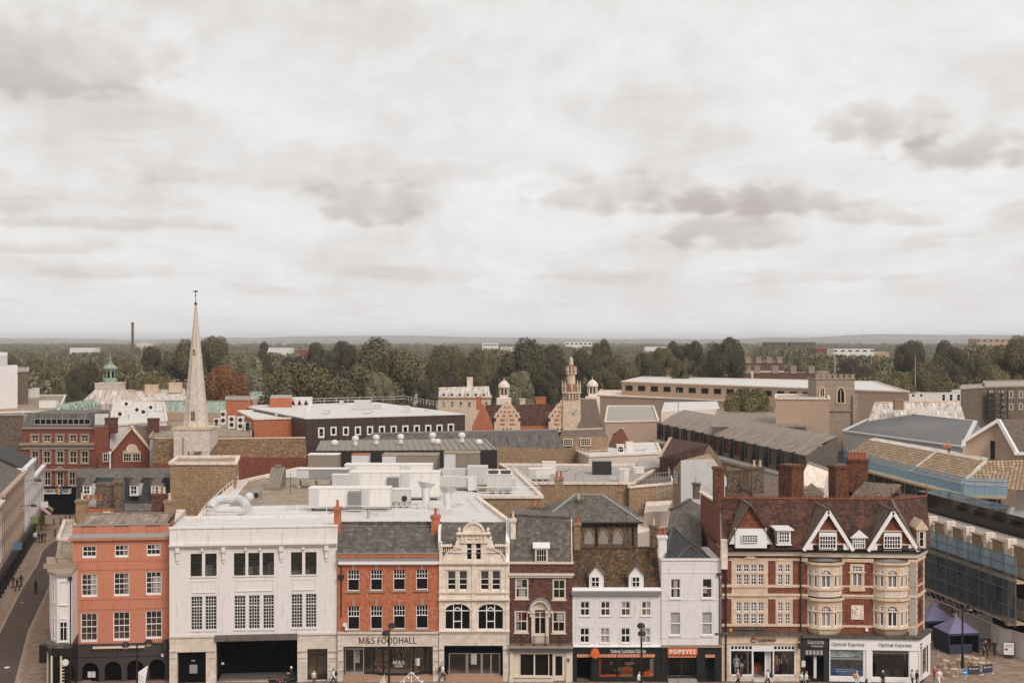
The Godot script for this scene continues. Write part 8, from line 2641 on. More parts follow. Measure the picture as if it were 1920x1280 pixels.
	for i in 3:
		var p:Vector3=ep[i]+V(0,0,1.5);var q:Vector3=ep[i+1]+V(0,0,1.5)
		k=MB.new();k.beam(p+V(0,0.2,0),q+V(0,0.2,0),0.03,2.2)
		part(t,"blue_net",k,"net_blue")
		k=MB.new();k.beam(p+V(0,-1.1,-0.5),q+V(0,-1.1,-0.5),1.6,0.25)
		part(t,"board",k,"plank")
		var n:int=[5,10,4][i]
		for j in n:
			k=MB.new()
			var v:=p.lerp(q,float(j)/n)
			k.bar(v-V(0,9,0),v+V(0,1.9,0),0.06,-1.0,5)
			if j%2:k.bar(v-V(0,5,0),p.lerp(q,float(j+1)/n)-V(0,1.2,0),0.05,-1.0,5)
			part(t,"pole",k,"galv")
		k=MB.new()
		for yy in[0.4,1.0,-3.0,-5.0]:k.bar(p+V(0,yy,0.06),q+V(0,yy,0.06),0.05,-1.0,5)
		part(t,"ledger",k,"galv")
		k=MB.new();k.face([p*g+V(0,0,-2.2),q*g+V(0,0,-2.2),q+V(0,-1.3,-2.2),p+V(0,-1.3,-2.2)])
		part(t,"dark_wall",k,"sheet_dark")
	var W:=Fr.through(1745,151.8,1922,131.6)
	t=bld("netted_building","pale concrete building wrapped in dark blue netting right of the corner shop",W)
	var L:=W.x(1935)
	mat("pole_dark",hexc("6d6661"),0.6)
	k=MB.new()
	k.box(-14,L,8.2,9.2,-9,0);k.box(-14,L,3.9,4.8,-9,0);k.box(-14,L,10.6,10.9,-5,-0.9)
	obj("floor_slab",k,M.concrete,t)
	k=MB.new();k.box(-14,L,4.8,10.5,-9,-0.7);k.box(-14,L,0,3.9,-9,-6);k.box(-14,L,10.9,13.2,-9,-5.2)
	obj("glazing",k,M.glass_dark,t)
	var nb:=8
	for i in nb:
		var x:=lerpf(-13,L,float(i)/nb)
		k=MB.new();k.box(x-0.3,x+0.3,2.8,11.9,-0.8,0.25)
		obj("concrete_fin",k,M.concrete_pale,t)
		k=MB.new();k.box(x+0.9,x+2.9,9.2,11.3,-0.5,-0.1);k.box(x+0.8,x+3.0,11.3,11.45,-0.7,0.05)
		obj("brick_panel",k,M.brick_buff,t)
		k=MB.new();k.box(x+0.4,x+3.2,4.8,5.9,-0.68,-0.3)
		obj("spandrel_panel",k,M.concrete,t)
	for i in 2:
		k=MB.new();k.box(-13,L,8.9 if i else 3.9,10.7 if i else 8.9,1.6,1.62)
		obj("net",k,M.net_blue if i else M.net_dark,t)
	for i in 15:
		k=MB.new();var x:=lerpf(-12,L,i/14.0);k.bar(V(x,3.6,1.7),V(x,11.0,1.7),0.05,-1.0,5)
		obj("scaffold_pole",k,M.pole_dark,t)
	k=MB.new()
	for yy in[4.0,5.5,7.2,8.9,9.8,10.7]:k.bar(V(-13,yy,1.7),V(L,yy,1.7),0.045,-1.0,5)
	for i in 2:k.bar(V(3+i*7,4.5,1.72),V(7+i*7,7.8,1.72),0.05)
	obj("ledger",k,M.pole_dark,t)
	k=MB.new()
	for yy in[3.0,3.8]:k.bar(V(-13,yy,1.75),V(L-2.5,yy,1.75),0.07)
	for i in 40:k.bar(V(-13+i*0.7,3.0+0.8*(i%2),1.75),V(-12.3+i*0.7,3.8-0.8*(i%2),1.75),0.045,-1.0,5)
	obj("lattice_girder",k,M.galv,t)
	k=MB.new();k.box(-13,L,3.8,3.9,0.4,1.7);k.box(-13,L,8.0,8.12,0.3,1.6)
	obj("board",k,M.plank,t)
	k=MB.new();k.box(W.x(1883),W.x(1900),5.4,7.1,1.75,1.85)
	obj("banner",k,M.navy,t)
	var hb:=[[[1735,150],[1761,148],[1800,148]],[[1800,142.4],[1817,141],[1862,140.6]],[[1860.6,135.8],[1875.5,134]],[[1877,134],[1899,133],[1925,131]]]
	for i in 4:
		k=MB.new()
		for j in hb[i].size()-1:
			var p:=P(hb[i][j][0],634,hb[i][j][1])*g;var q:=P(hb[i][j+1][0],634,hb[i][j+1][1])*g
			k.beam(p+V(0,1.35,0),q+V(0,1.35,0),0.1,2.7)
		tag(obj("hoarding",k,M.render_white),["white hoarding behind the purple gazebo roofs","white hoarding panels right of the gazebos","narrow white hoarding door leaf","white hoarding with the framed notice at the right edge"][i],"hoarding")
# ---------------------------------------------------------------- trees and the country beyond
func crown(seed_:int,clumps:int,leaves:int,size:float,form:=0)->ArrayMesh:
	var r:=RandomNumberGenerator.new();r.seed=seed_
	var cs:=[]
	for i in clumps:
		var y:=r.randf_range(0.16,0.9);var w:=sqrt(maxf(0.02,1-pow((y-0.45)/0.56,2)))
		if form==1:w=clampf((1.02-y)*1.0,0.05,1.0)
		if form==2:w=1.0 if y<0.75 else 0.8
		var a:=r.randf()*TAU;var q:=sqrt(r.randf_range(0.3,1.0))
		var rad:=r.randf_range(0.10,0.19)*(0.75 if form==1 else 1.0)
		var m:=0.5-rad*0.9
		cs.append([V(cos(a)*q*w*m,minf(y,1-rad),sin(a)*q*w*m),rad,r.randf_range(0.6,1.4),r.randf_range(-0.12,0.16)])
	var v:=PackedVector3Array();var n:=PackedVector3Array();var c:=PackedColorArray()
	for e in cs:
		for j in int(leaves*e[1]*e[1]/0.018/clumps):
			var d:=V(r.randfn(),r.randfn(),r.randfn()).normalized()
			var p:Vector3=e[0]+d*e[1]*pow(r.randf(),0.3)
			var skip:=false
			for f in cs:
				if f !=e and p.distance_squared_to(f[0])<f[1]*f[1]*0.45:
					skip=true;break
			if skip:continue
			var m:=(d+V(r.randfn(),r.randfn()+0.6,r.randfn())*0.42).normalized()
			var u:=m.cross(V(r.randfn(),r.randfn(),r.randfn())).normalized();var w:=m.cross(u)
			var s:=size*r.randf_range(0.6,1.3)
			var b:float=e[2]*r.randf_range(0.82,1.18)
			var col:=Color(b*(1+e[3]),b,b*(0.9-e[3]))
			var q:=[p-u*s,p-w*s*0.6+m*s*0.2,p+u*s,p+w*s*0.6+m*s*0.2]
			for k in[0,2,1,0,3,2]:
				v.append(q[k]);n.append(m);c.append(col)
	var a:=[];a.resize(Mesh.ARRAY_MAX)
	a[Mesh.ARRAY_VERTEX]=v;a[Mesh.ARRAY_NORMAL]=n;a[Mesh.ARRAY_COLOR]=c
	var mesh:=ArrayMesh.new();mesh.add_surface_from_arrays(Mesh.PRIMITIVE_TRIANGLES,a)
	return mesh
func trees()->void:
	for e in[["leaf_hazed",0.20,0.18,0.09],["leaf_dark",0.082,0.068,0.030],["leaf_mid",0.125,0.103,0.042],["leaf_olive",0.175,0.138,0.052],["leaf_pale",0.24,0.21,0.12],["leaf_copper",0.075,0.042,0.034],["leaf_orange",0.24,0.095,0.032]]:  # first leaf colour is lightened, with distance haze mixed into it
		var m:=mat(e[0],Color(e[1],e[2],e[3]).linear_to_srgb(),0.75)
		m.vertex_color_use_as_albedo=true
		m.backlight_enabled=true;m.backlight=Color(0.25,0.25,0.1)
	var cr:=[crown(1,34,34000,0.0145),crown(2,44,36000,0.014),crown(3,27,32000,0.015),crown(4,40,26000,0.013,1),crown(5,30,34000,0.0145,2)]
	var tk:=MB.new()
	tk.bar(Vector3.ZERO,V(0,0.4,0),0.035,0.025,8)
	var rr:=RandomNumberGenerator.new();rr.seed=6
	for i in 7:
		var a:=TAU*i/7+rr.randf();var p:=V(0,rr.randf_range(0.2,0.4),0);var q:=V(cos(a)*0.26,rr.randf_range(0.5,0.8),sin(a)*0.26)
		tk.bar(p,p.lerp(q,0.5)+V(0,0.04,0),0.02,0.012,6);tk.bar(p.lerp(q,0.5)+V(0,0.04,0),q,0.012,0.004,5)
	var tm:=tk.mesh()
	var T:=[[158,677,76,400,1,"leaf_dark","dense dark round tree left of the cupola"],[147,706,22,375,3,"leaf_dark","small dark pointed cypress left of the cupola"],[100,674,52,470,0,"leaf_olive","olive brown tree left of the dense dark tree"],[286,648,42,560,1,"leaf_dark","dark tree standing out right of the factory chimney"],[345,634,90,470,0,"leaf_mid","large tree directly behind the spire's left side"],[395,629,80,480,1,"leaf_mid","tall tree behind the spire's right side"],[292,694,98,390,4,"leaf_olive","low flat domed olive tree left of the spire"],[428,683,102,345,1,"leaf_orange","orange autumn tree right of the spire"],[450,660,95,440,2,"leaf_pale","pale grey green trees behind the orange tree"],[493,638,50,520,3,"leaf_dark","dark upright tree behind the orange tree"],[582,677,205,305,1,"leaf_mid","broad dark dome of a tree before the clad building"],[600,640,66,470,0,"leaf_dark","dark tree behind the broad dome"],[552,668,66,500,2,"leaf_copper","dull copper tree behind the broad dome"],[648,638,60,480,1,"leaf_dark","dark tree left of the giant plane tree"],[728,630,170,375,0,"leaf_mid","giant plane tree, tallest in the middle distance"],[712,697,64,335,2,"leaf_pale","pale willow below the giant plane tree"],[838,646,90,450,1,"leaf_mid","brownish green tree right of the giant plane tree"],[905,652,95,460,0,"leaf_mid","full tree left of the great dark group"],[839,695,54,410,0,"leaf_copper","copper beech behind the college roof"],[802,708,50,355,1,"leaf_dark","dark tree in front of the college range"],[908,684,50,425,2,"leaf_olive","mid green tree right of the college chimney"],[985,631,115,410,0,"leaf_dark","great dark tree left of the clock tower"],[1030,645,80,420,1,"leaf_dark","dark tree right behind the great dark one"],[967,694,82,340,2,"leaf_pale","pale green tree behind the white cupola"],[1022,682,48,350,0,"leaf_dark","dark tree between cupola and clock tower"],[1098,655,70,430,1,"leaf_dark","dark tree just right of the clock tower spire"],[1127,634,46,530,0,"leaf_mid","round topped tree standing above the wood"],[1168,662,84,440,0,"leaf_mid","brown green tree left of the white roofed block"],[1215,660,70,450,1,"leaf_dark","dark tree above the white roof's left end"],[1240,650,60,470,2,"leaf_olive","olive tree above the white roof"],[1268,638,50,500,0,"leaf_dark","left of a trio of tall dark trees"],[1298,638,46,500,1,"leaf_dark","right of a trio of tall dark trees"],[1278,667,36,430,4,"leaf_mid","small upright oval tree at the white roof"],[1358,631,84,440,1,"leaf_dark","tall ragged tree right of centre"],[1335,664,56,450,0,"leaf_mid","lower tree beside the tall ragged one"],[1402,726,104,290,2,"leaf_olive","olive tree alone among the roofs"],[1495,668,40,600,3,"leaf_dark","dark cedar among yellowish trees"],[1525,668,70,580,2,"leaf_olive","yellowish green tree left of the church tower"],[1604,670,84,480,0,"leaf_copper","copper tree right of the church tower"],[1706,637,70,540,1,"leaf_dark","tall dark tree left of the round right hand tree"],[1782,636,78,480,0,"leaf_dark","tall round dark tree at the right"],[1740,676,98,410,1,"leaf_mid","full tree in front of the tall dark pair"],[1682,696,74,400,2,"leaf_olive","olive tree at the end of the white roof"],[1905,627,84,430,0,"leaf_mid","large tree at the right picture edge"],[1868,683,80,395,2,"leaf_olive","olive tree above the fire escape building"],[1838,660,60,520,1,"leaf_mid","mid green tree below the pale far block"],[60,668,70,560,0,"leaf_mid","mid green tree above the white wing"],[225,668,80,520,2,"leaf_olive","olive tree behind the cupola's finial"],[15,662,60,620,1,"leaf_mid","tree at the left picture edge"]]
	for e in T:
		var d:float=e[3];var w:float=e[2]*d/F;var hh:float=CAMH-(e[1]-634)*d/F
		var t:=thing("tree",e[6],"tree",V((e[0]-960)*d/F,0,-d),rng.randf()*TAU,"trees behind the roofs")
		var s:=V(w*1.08,hh*1.02,w*1.08)
		var cw:=maxf(w*1.5,12.0)
		obj("trunk",tm,M.bark,t).scale=V(minf(w,hh),hh,minf(w,hh))
		var c:=obj("crown",cr[e[4]],M[e[5]],t)
		c.scale=V(w*1.06,minf(hh,cw),w*1.06);c.position.y=hh-minf(hh,cw)
	var far_blocks:=[[1832,635,1897,760,22,"render_tan","pale block of flats on the skyline at the right"],[1563,654,1640,700,14,"render_white","white modern block right of the church tower"],[1640,660,1668,720,12,"render_tan","tan block beside the white modern block"],[1436,641,1476,1100,18,"concrete_dark","dark grey flats on the skyline, left one"],[1484,641,1530,1100,18,"concrete_dark","dark grey flats on the skyline, right one"],[904,643,934,900,16,"render_white","white drum shaped hall beyond the trees"],[938,650,985,860,10,"lead_light","low white roofed halls right of the drum shaped one"],[500,652,545,950,10,"render_white","low white sheds beyond the orange tree"],[560,655,600,900,9,"brick_red","low brick shed right of the white sheds"],[1060,641,1110,1500,15,"render_white","long pale works far beyond the clock tower"],[1330,652,1380,1200,10,"render_cream","cream sheds beyond the tall ragged tree"],[1210,650,1262,1300,10,"render_white","white sheds beyond the trio of trees"],[130,652,176,1000,8,"render_white","white roofs glimpsed left of the factory chimney"],[255,641,280,1400,12,"render_cream","cream block right of the factory chimney"],[1530,652,1562,900,12,"brick_red","red banded block left of the white modern one"]]
	var far:=crown(9,16,420,0.055)
	var r:=RandomNumberGenerator.new();r.seed=17
	var gap:=FastNoiseLite.new();gap.seed=3;gap.frequency=0.0022
	for pass_ in 3:
		var list:=[]
		for e in far_blocks:
			for j in 12:
				var d:float=e[3]-20.0-25.0*((j*5)%4);var X:=lerpf(e[0]-14,e[2]+14,r.randf())
				var h:float=CAMH-(e[1]+r.randf_range(4,12)-634)*d/F
				list.append(Transform3D(Basis(Vector3.UP,r.randf()*TAU).scaled(V(13,h,13)),V((X-960)*d/F,-0.5,-d)))
		while list.size()<3600:
			var d:=440.0+3300.0*pow(r.randf(),1.4);var az:=r.randf_range(-0.47,0.47)
			var x:=tan(az)*d
			if gap.get_noise_2d(x,d)>0.34 or d<560 and absf(x)<30:continue
			if d<680 and x/d>0.13 and x/d<0.25:continue
			var w:=r.randf_range(7,15)*(1.0+d/3000);var h:=r.randf_range(11,22)
			list.append(Transform3D(Basis(Vector3.UP,r.randf()*TAU).scaled(V(w,h,w)),V(x,-0.5,-d)))
		var mm:=MultiMesh.new()
		mm.transform_format=MultiMesh.TRANSFORM_3D
		mm.mesh=far;mm.instance_count=list.size()
		for i in list.size():mm.set_instance_transform(i,list[i])
		var o:=MultiMeshInstance3D.new()
		o.name="woodland";o.multimesh=mm;o.material_override=M[["leaf_olive","leaf_hazed","leaf_pale"][pass_]]  # two lighter leaf colours carry painted haze for the far wood
		add_child(o,true)
		stuff(o)
		o.set_meta("label",["mid green woodland over the far plain","olive woodland over the far plain","pale woodland over the far plain"][pass_])
	for e in[[6500.0,30.0,7,0.0],[9500.0,62.0,8,1400.0]]:
		var f:=FastNoiseLite.new();f.seed=e[2];f.frequency=0.0005
		var k:=MB.new()
		for i in 60:
			var xa:=-5200.0+i*173;var xb:=xa+173
			var ya:float=e[1]*(0.62+0.5*f.get_noise_1d(xa))+maxf(0,xa-e[3])*0.006;var yb:float=e[1]*(0.62+0.5*f.get_noise_1d(xb))+maxf(0,xb-e[3])*0.006
			k.quad(V(xa,-2,-e[0]+500),V(xb,-2,-e[0]+500),V(xb,yb,-e[0]),V(xa,ya,-e[0]))
			k.quad(V(xa,ya,-e[0]),V(xb,yb,-e[0]),V(xb,-2,-e[0]-900),V(xa,-2,-e[0]-900))
		struct("hills",k,M.ground_cover)
	for e in far_blocks:
		var d:float=e[3]
		var pts:=[P(e[0],e[1],d),P(e[2],e[1],d),P(e[2],e[1],d)+V(0,0,-14),P(e[0],e[1],d)+V(0,0,-14)]
		var t:=hut("far_building",e[6],pts,0,e[5],"membrane")
		var w:Array=[]
		for j in 3:w+=rowrects(e[0]+4,e[2]-4,6,(e[2]-e[0])/11.0,e[1]+2+j*4.5,e[1]+4.5+j*4.5)
		if e[4]>13:wins(t,Fr.new(e[0],d-0.1),w.slice(0,6),"render_grey",1,1,0.1)
	var k:=MB.new()
	var f0:=P(248,640,900)
	k.lathe(V(f0.x,0,f0.z),[[1.3,0],[0.85,f0.y+12],[1.05,f0.y+12],[1.0,f0.y+13.5],[0.5,f0.y+13.5]],12)
	tag(obj("factory_chimney",k,M.brick_old),"tall lone brick factory chimney on the left skyline","chimney")
	for e in[[1300,714,1410,530,"terrace with stone stacks just above the white roof, left"],[1412,714,1530,530,"terrace with stone stacks just above the white roof, right"],[1395,695,1470,620,"red roofed terrace behind the yellowish trees"]]:
		var d:float=e[3]
		pitched("terrace_row",e[4],[P(e[0],e[1],d),P(e[2],e[1],d),P(e[2]-2,e[1]-16,d+8),P(e[0]+2,e[1]-16,d+8)],"stone","tile_red","stone")
		for j in 4:
			var s:=MB.new();s.box(-1.2,1.2,0,3.0,-0.8,0.8);s.box(-1.4,1.4,3.0,3.3,-1,1)
			var o:=obj("stone_chimney",s,M.stone_dark);o.position=P(lerpf(e[0]+8,e[2]-8,j/3.0),e[1]-14,d+7)
			tag(o,"broad stone stack on the "+e[4],"chimney","stacks on the terraces beyond the white roof")
	for e in[[1717,664,725,320],[1566,660,700,232],[1272,730,792,300]]:
		k=MB.new();k.bar(P(e[0],e[2],e[3]),P(e[0],e[1],e[3]),0.12,0.07)
		tag(obj("flagpole",k,M.galv),["bare pole near the grey mansard at the right","bare flagpole on the battlemented tower","bare pole by the white scaffold"][[1717,1566,1272].find(e[0])],"flagpole")
# ---------------------------------------------------------------- people
func body(bones:Array,cell:=0.03)->Array:
	var lo:=V(1e9,1e9,1e9);var hi:=-lo
	for b in bones:
		for j in 2:
			lo=lo.min(b[j]-Vector3.ONE*(b[2+j]+0.07));hi=hi.max(b[j]+Vector3.ONE*(b[2+j]+0.07))
	var nx:=int((hi.x-lo.x)/cell)+2;var ny:=int((hi.y-lo.y)/cell)+2;var nz:=int((hi.z-lo.z)/cell)+2
	var f:=PackedFloat32Array();f.resize(nx*ny*nz);f.fill(1.0)
	var z:=PackedInt32Array();z.resize(nx*ny*nz)
	for b in bones:
		var p:Vector3=b[0];var q:Vector3=b[1]
		var m:=maxf(b[2],b[3])+0.06
		var i0:=((p.min(q)-lo-Vector3.ONE*m)/cell).max(Vector3.ZERO);var i1:=(p.max(q)-lo+Vector3.ONE*m)/cell
		var d:=q-p;var dl:=d.length_squared()
		for k in range(int(i0.z),mini(nz-1,int(i1.z))+1):
			for j in range(int(i0.y),mini(ny-1,int(i1.y))+1):
				for i in range(int(i0.x),mini(nx-1,int(i1.x))+1):
					var s:=lo+V(i,j,k)*cell
					var t:=clampf((s-p).dot(d)/dl,0,1)
					var v:=s.distance_to(p+d*t)-lerpf(b[2],b[3],t)
					var at:=(k*ny+j)*nx+i
					var o:=f[at]
					if v<o:z[at]=b[4]
					var h:=maxf(0.025-absf(v-o),0)/0.025
					f[at]=minf(v,o)-h*h*0.006
	var idx:={};var vs:=[];var zs:=[];var st:=[1,nx,nx*ny]
	for k in nz-1:
		for j in ny-1:
			for i in nx-1:
				var at:=(k*ny+j)*nx+i
				var n:=0;var c:=Vector3.ZERO;var w:=0.0;var zz:=z[at];var best:=9.0
				for e in 8:
					var a2:=at+(e&1)+((e>>1)&1)*nx+(e>>2)*nx*ny
					if f[a2]<0:n+=1
					var wt:=1.0/(absf(f[a2])+0.002)
					c+=V(e&1,(e>>1)&1,e>>2)*wt;w+=wt
					if f[a2]<best:best=f[a2];zz=z[a2]
				if n>0 and n<8:
					idx[at]=vs.size();vs.append(lo+(V(i,j,k)+c/w)*cell);zs.append(zz)
	var q:=[]
	for at in idx:
		for ax in 3:
			var u:int=st[(ax+1)%3];var w:int=st[(ax+2)%3]
			var a:=f[at]<0;var b:=f[at+st[ax]]<0
			if a !=b and idx.has(at-u)and idx.has(at-w)and idx.has(at-u-w):
				var l:=[idx[at],idx[at-u],idx[at-u-w],idx[at-w]]
				if not a:l.reverse()
				q.append_array([l[0],l[2],l[1],l[0],l[3],l[2]])
	return[vs,zs,q]
func pose(kind:int)->Array:
	var s:float=[0.3,-0.3,0.04][kind%3];var bend:=kind>=3
	var hip:=V(0,0.93,0);var ch:=V(0,1.3,0.03);var nk:=V(0,1.46,0.02);var hd:=V(0,1.61,0.05)
	var B:=[[hip,ch,0.15,0.17,1],[ch,V(0,1.4,0.02),0.17,0.12,1],[nk,hd,0.055,0.06,0],[hd,hd+V(0,0.04,0.0),0.092,0.098,0],[hd+V(0,0.07,-0.03),hd+V(0,-0.01,-0.05),0.092,0.075,4],[hd+V(0,0,0.09),hd+V(0,-0.03,0.105),0.016,0.02,0]]
	for x in[-1,1]:
		var f:float=s*x
		var h:=V(0.09*x,0.92,0);var kn:=V(0.1*x,0.5,f*0.62+0.06);var an:=V(0.1*x,0.09+(0.08 if f<-0.1 else 0.0),f*1.05)
		B.append_array([[h,kn,0.095,0.068,2],[kn,an,0.065,0.045,2],[an+V(0,-0.04,-0.03),an+V(0,-0.05,0.15),0.042,0.036,3]])
		var sh:=V(0.18*x,1.39,0.0);var el:=V(0.25*x,1.13,-f*0.4-0.02);var ha:=V(0.24*x,0.9,-f*0.7+0.1)
		if bend:el=V(0.24*x,1.14,0.02);ha=V(0.14*x,1.12,0.3)
		var dr:=(ha-el).normalized()
		B.append_array([[sh,el,0.062,0.048,1],[el,ha,0.044,0.032,0],[ha,ha+dr*0.08,0.036,0.03,0]])
		for g in 4:B.append([ha+dr*0.08+V(0,0,(g-1.5)*0.02),ha+dr*(0.15+0.012*(g%3))+V(0,0,(g-1.5)*0.02+0.015),0.012,0.009,0])
		B.append([ha+dr*0.03,ha+dr*0.08+V(-0.02*x,0,0.04),0.013,0.01,0])
	return B
var bodies:={}
func person(label:String,at:Vector3,turn:float,kind:int,top:String,legs:String,hair:="2a211c",bag:="",scale_:=1.0)->Node3D:
	if not bodies.has(kind):bodies[kind]=body(pose(kind))
	var B:Array=bodies[kind]
	var cs:=[hexc("c39a80").srgb_to_linear(),hexc(top).srgb_to_linear(),hexc(legs).srgb_to_linear(),hexc("3a3432").srgb_to_linear(),hexc(hair).srgb_to_linear()]
	var st:=SurfaceTool.new();st.begin(Mesh.PRIMITIVE_TRIANGLES)
	for i in B[0].size():
		st.set_color(cs[B[1][i]]);st.add_vertex(B[0][i])
	for i in B[2]:st.add_index(i)
	st.generate_normals()
	if not M.has("clothed"):
		mat("clothed",Color.WHITE,0.85);M.clothed.vertex_color_use_as_albedo=true
	var t:=thing("person",label,"person",at,turn)
	t.scale=Vector3.ONE*scale_
	obj("body",st.commit(),M.clothed,t)
	if bag:
		var k:=MB.new();k.lathe(V(0,1.05,-0.22),[[0.08,0],[0.15,0.05],[0.16,0.3],[0.1,0.42],[0.01,0.44]],8)
		obj("backpack",k,M[bag],t)
	return t
func people()->void:
	var R:=PI/2
	person("person in a white shirt and brown trousers with black backpack before the gabled store",G(829,1279),R,0,"d8d4d4","5a4a3c","b5a99c","iron")
	person("person in a white top standing with a bicycle by the stone pier",G(625,1288),-R,3,"d6d2d0","2a2727","6b4530","iron")
	person("small figure in white by the glazed door of the white store",G(588,1284),0.4,2,"d0cbc8","2c2a2a","2a211c","",0.8)
	person("person in white walking past the lamp post before the chicken shop",G(1198,1294),R,1,"d9d6d6","353a48","5a4a40")
	person("person in a pink shirt with a black backpack and grey hair",G(1385,1290),-R,0,"c9a0a8","262424","b0a8a0","iron")
	person("person with dark hair in a white top and black bag before the open door",G(1441,1290),-R,1,"dad8d8","262a33","1c1918","iron")
	person("left of two people in white tops by the restaurant",G(1503,1294),R,0,"d8d4d2","2a2626","241c1a")
	person("right of two people in white tops by the restaurant",G(1512,1293),R,1,"d2cbc6","2a2626","5e3f2c")
	person("person in beige and white shorts pushing a pushchair",G(1607,1292),R,3,"c6b6a8","cfcaca","b89a86","curtain_gold")
	person("white haired person in black before the optician's window",G(1656,1292),0.5,2,"1f1d1d","232021","d8d0c8")
	person("person in white with a dark skirt at the optician's corner",G(1711,1290),R,2,"cdbfb8","1f1c1e","2a1f1a")
	person("person in a black top and jeans at the optician's corner",G(1721,1291),-R,2,"1e1b1c","4a566a","241b18")
	person("person in a red polo shirt and beige shorts",G(1754,1284),-0.3,0,"a4484a","b5a48f","b89a86")
	person("person in a white dress beside the red polo shirt",G(1762,1288),0.2,1,"dcd8d2","dcd8d2","4a3026")
	person("left of two dark clad people walking by the hoarding",G(1849,1232),0.1,0,"2a2a2c","232326","1c1716","blind_white")
	person("right of two dark clad people walking by the hoarding",G(1866,1231),-0.1,1,"34343a","232326","1c1716")
	var i:=0
	for e in[[62,1017,"d5cfca","2a2c36"],[66,1016,"cfc8c4","6a5e52"],[72,1018,"2a2624","4a4c58"],[78,1018,"262424","2a2a30"],[84,1017,"232226","262428"]]:
		person("%s from the left in a knot of five up the street"%["first","second","third","fourth","fifth"][i],G(e[0],e[1],0.12),i*1.3,2,e[2],e[3]);i+=1
	person("person in dark top and rust skirt on the left pavement",G(23,1103,0.12),2.8,0,"2c2828","6a3a2c")
	person("person in a black coat walking on the left pavement",G(31,1109,0.12),2.8,1,"1f1d1e","1f1d1e")
	person("person close beside the black coat on the left pavement",G(38,1101,0.12),2.8,0,"2c2826","262426")
	person("standing roof worker in orange with white helmet by the battened roof",G(1780,850,15.9),0.3,2,"d9702e","262426","e0dcd8")
	person("crouching roof worker in orange left of the standing one",G(1771,850,15.2),1.2,3,"d9702e","c9602a","c08060","",0.9)
	person("rider with a white helmet on the right hand motorcycle",G(546,1284,0.15),-R,3,"1b1a1b","1b1a1b","e2dedb")
	person("rider in black on the motorcycle going up the street",G(66,1110,0.25),PI*0.91,3,"1b1a1a","1b1a1a","1a1918","",0.95)
func wheel(k:MB,c:Vector3,r:float,t:float)->void:
	var pts:=[]
	for i in 15:pts.append(c+V(cos(TAU*i/14)*r,sin(TAU*i/14)*r,0))
	k.tube(pts,t,5)
func motorbike(label:String,at:Vector3,turn:float,col:String)->void:
	var t:=thing("motorcycle",label,"motorcycle",at,turn)
	var k:=MB.new()
	for x in[-0.65,0.65]:
		k=MB.new();wheel(k,V(x,0.3,0),0.25,0.06)
		obj("wheel",k,M.iron,t)
	k=MB.new();k.beam(V(-0.6,0.55,0),V(0.35,0.6,0),0.22,0.3);k.bar(V(0.65,0.3,0),V(0.42,0.95,0),0.05);k.box(-0.2,0.25,0.25,0.5,-0.14,0.14)
	obj("frame",k,M.iron,t)
	k=MB.new();k.ball(V(0.2,0.78,0),0.22,8,0.6);k.ball(V(0.52,0.8,0),0.16,8)
	obj("tank",k,M[col],t)
	k=MB.new();k.beam(V(-0.7,0.78,0),V(0.0,0.76,0),0.24,0.1);k.bar(V(0.42,0.98,-0.36),V(0.42,0.98,0.36),0.025)
	obj("seat_and_handlebar",k,M.black_matt,t)
func lamp_post(label:String,at:Vector3,h:float,turn:float,two:bool,banner:=false)->void:
	var t:=thing("street_lamp",label,"street lamp",at,turn,"globe street lamps of the square")
	var k:=MB.new();k.bar(Vector3.ZERO,V(0,h,0),0.11,0.08,8);k.bar(Vector3.ZERO,V(0,1.2,0),0.16,0.14,8)
	for s in[-1,1]:k.bar(V(0,h-0.1,0),V(s*1.0,h+0.12*s-0.05,0),0.04)
	obj("post",k,M.black_paint,t)
	for s in[-1,1]:
		var c:=V(s*1.05,h+0.12*s-0.1,0)
		k=MB.new();k.lathe(c,[[0.38,-0.02],[0.38,0.03],[0.33,0.2],[0.2,0.33],[0.02,0.38]],12)
		obj("lamp_hood",k,M.black_paint,t)
		k=MB.new();k.lathe(c,[[0.02,-0.3],[0.2,-0.24],[0.32,-0.02]],12)
		obj("lamp_globe",k,M.pot_cream,t)
	if banner:
		k=MB.new();k.prism(PV([U(0.12,-3.1),U(0.5,-3.0),U(0.85,-0.9),U(1.0,0.0),U(0.12,-0.6)]),-0.02,0.02)
		obj("banner",k,M.white_paint,t).position.y=h-2.0
		k=MB.new()
		for j in 26:k.ball(V(0.2+0.09*((j*7)%5),h-2.9-j*0.08,0.02),0.045,5)
		stuff(obj("banner_print",k,M.iron,t))
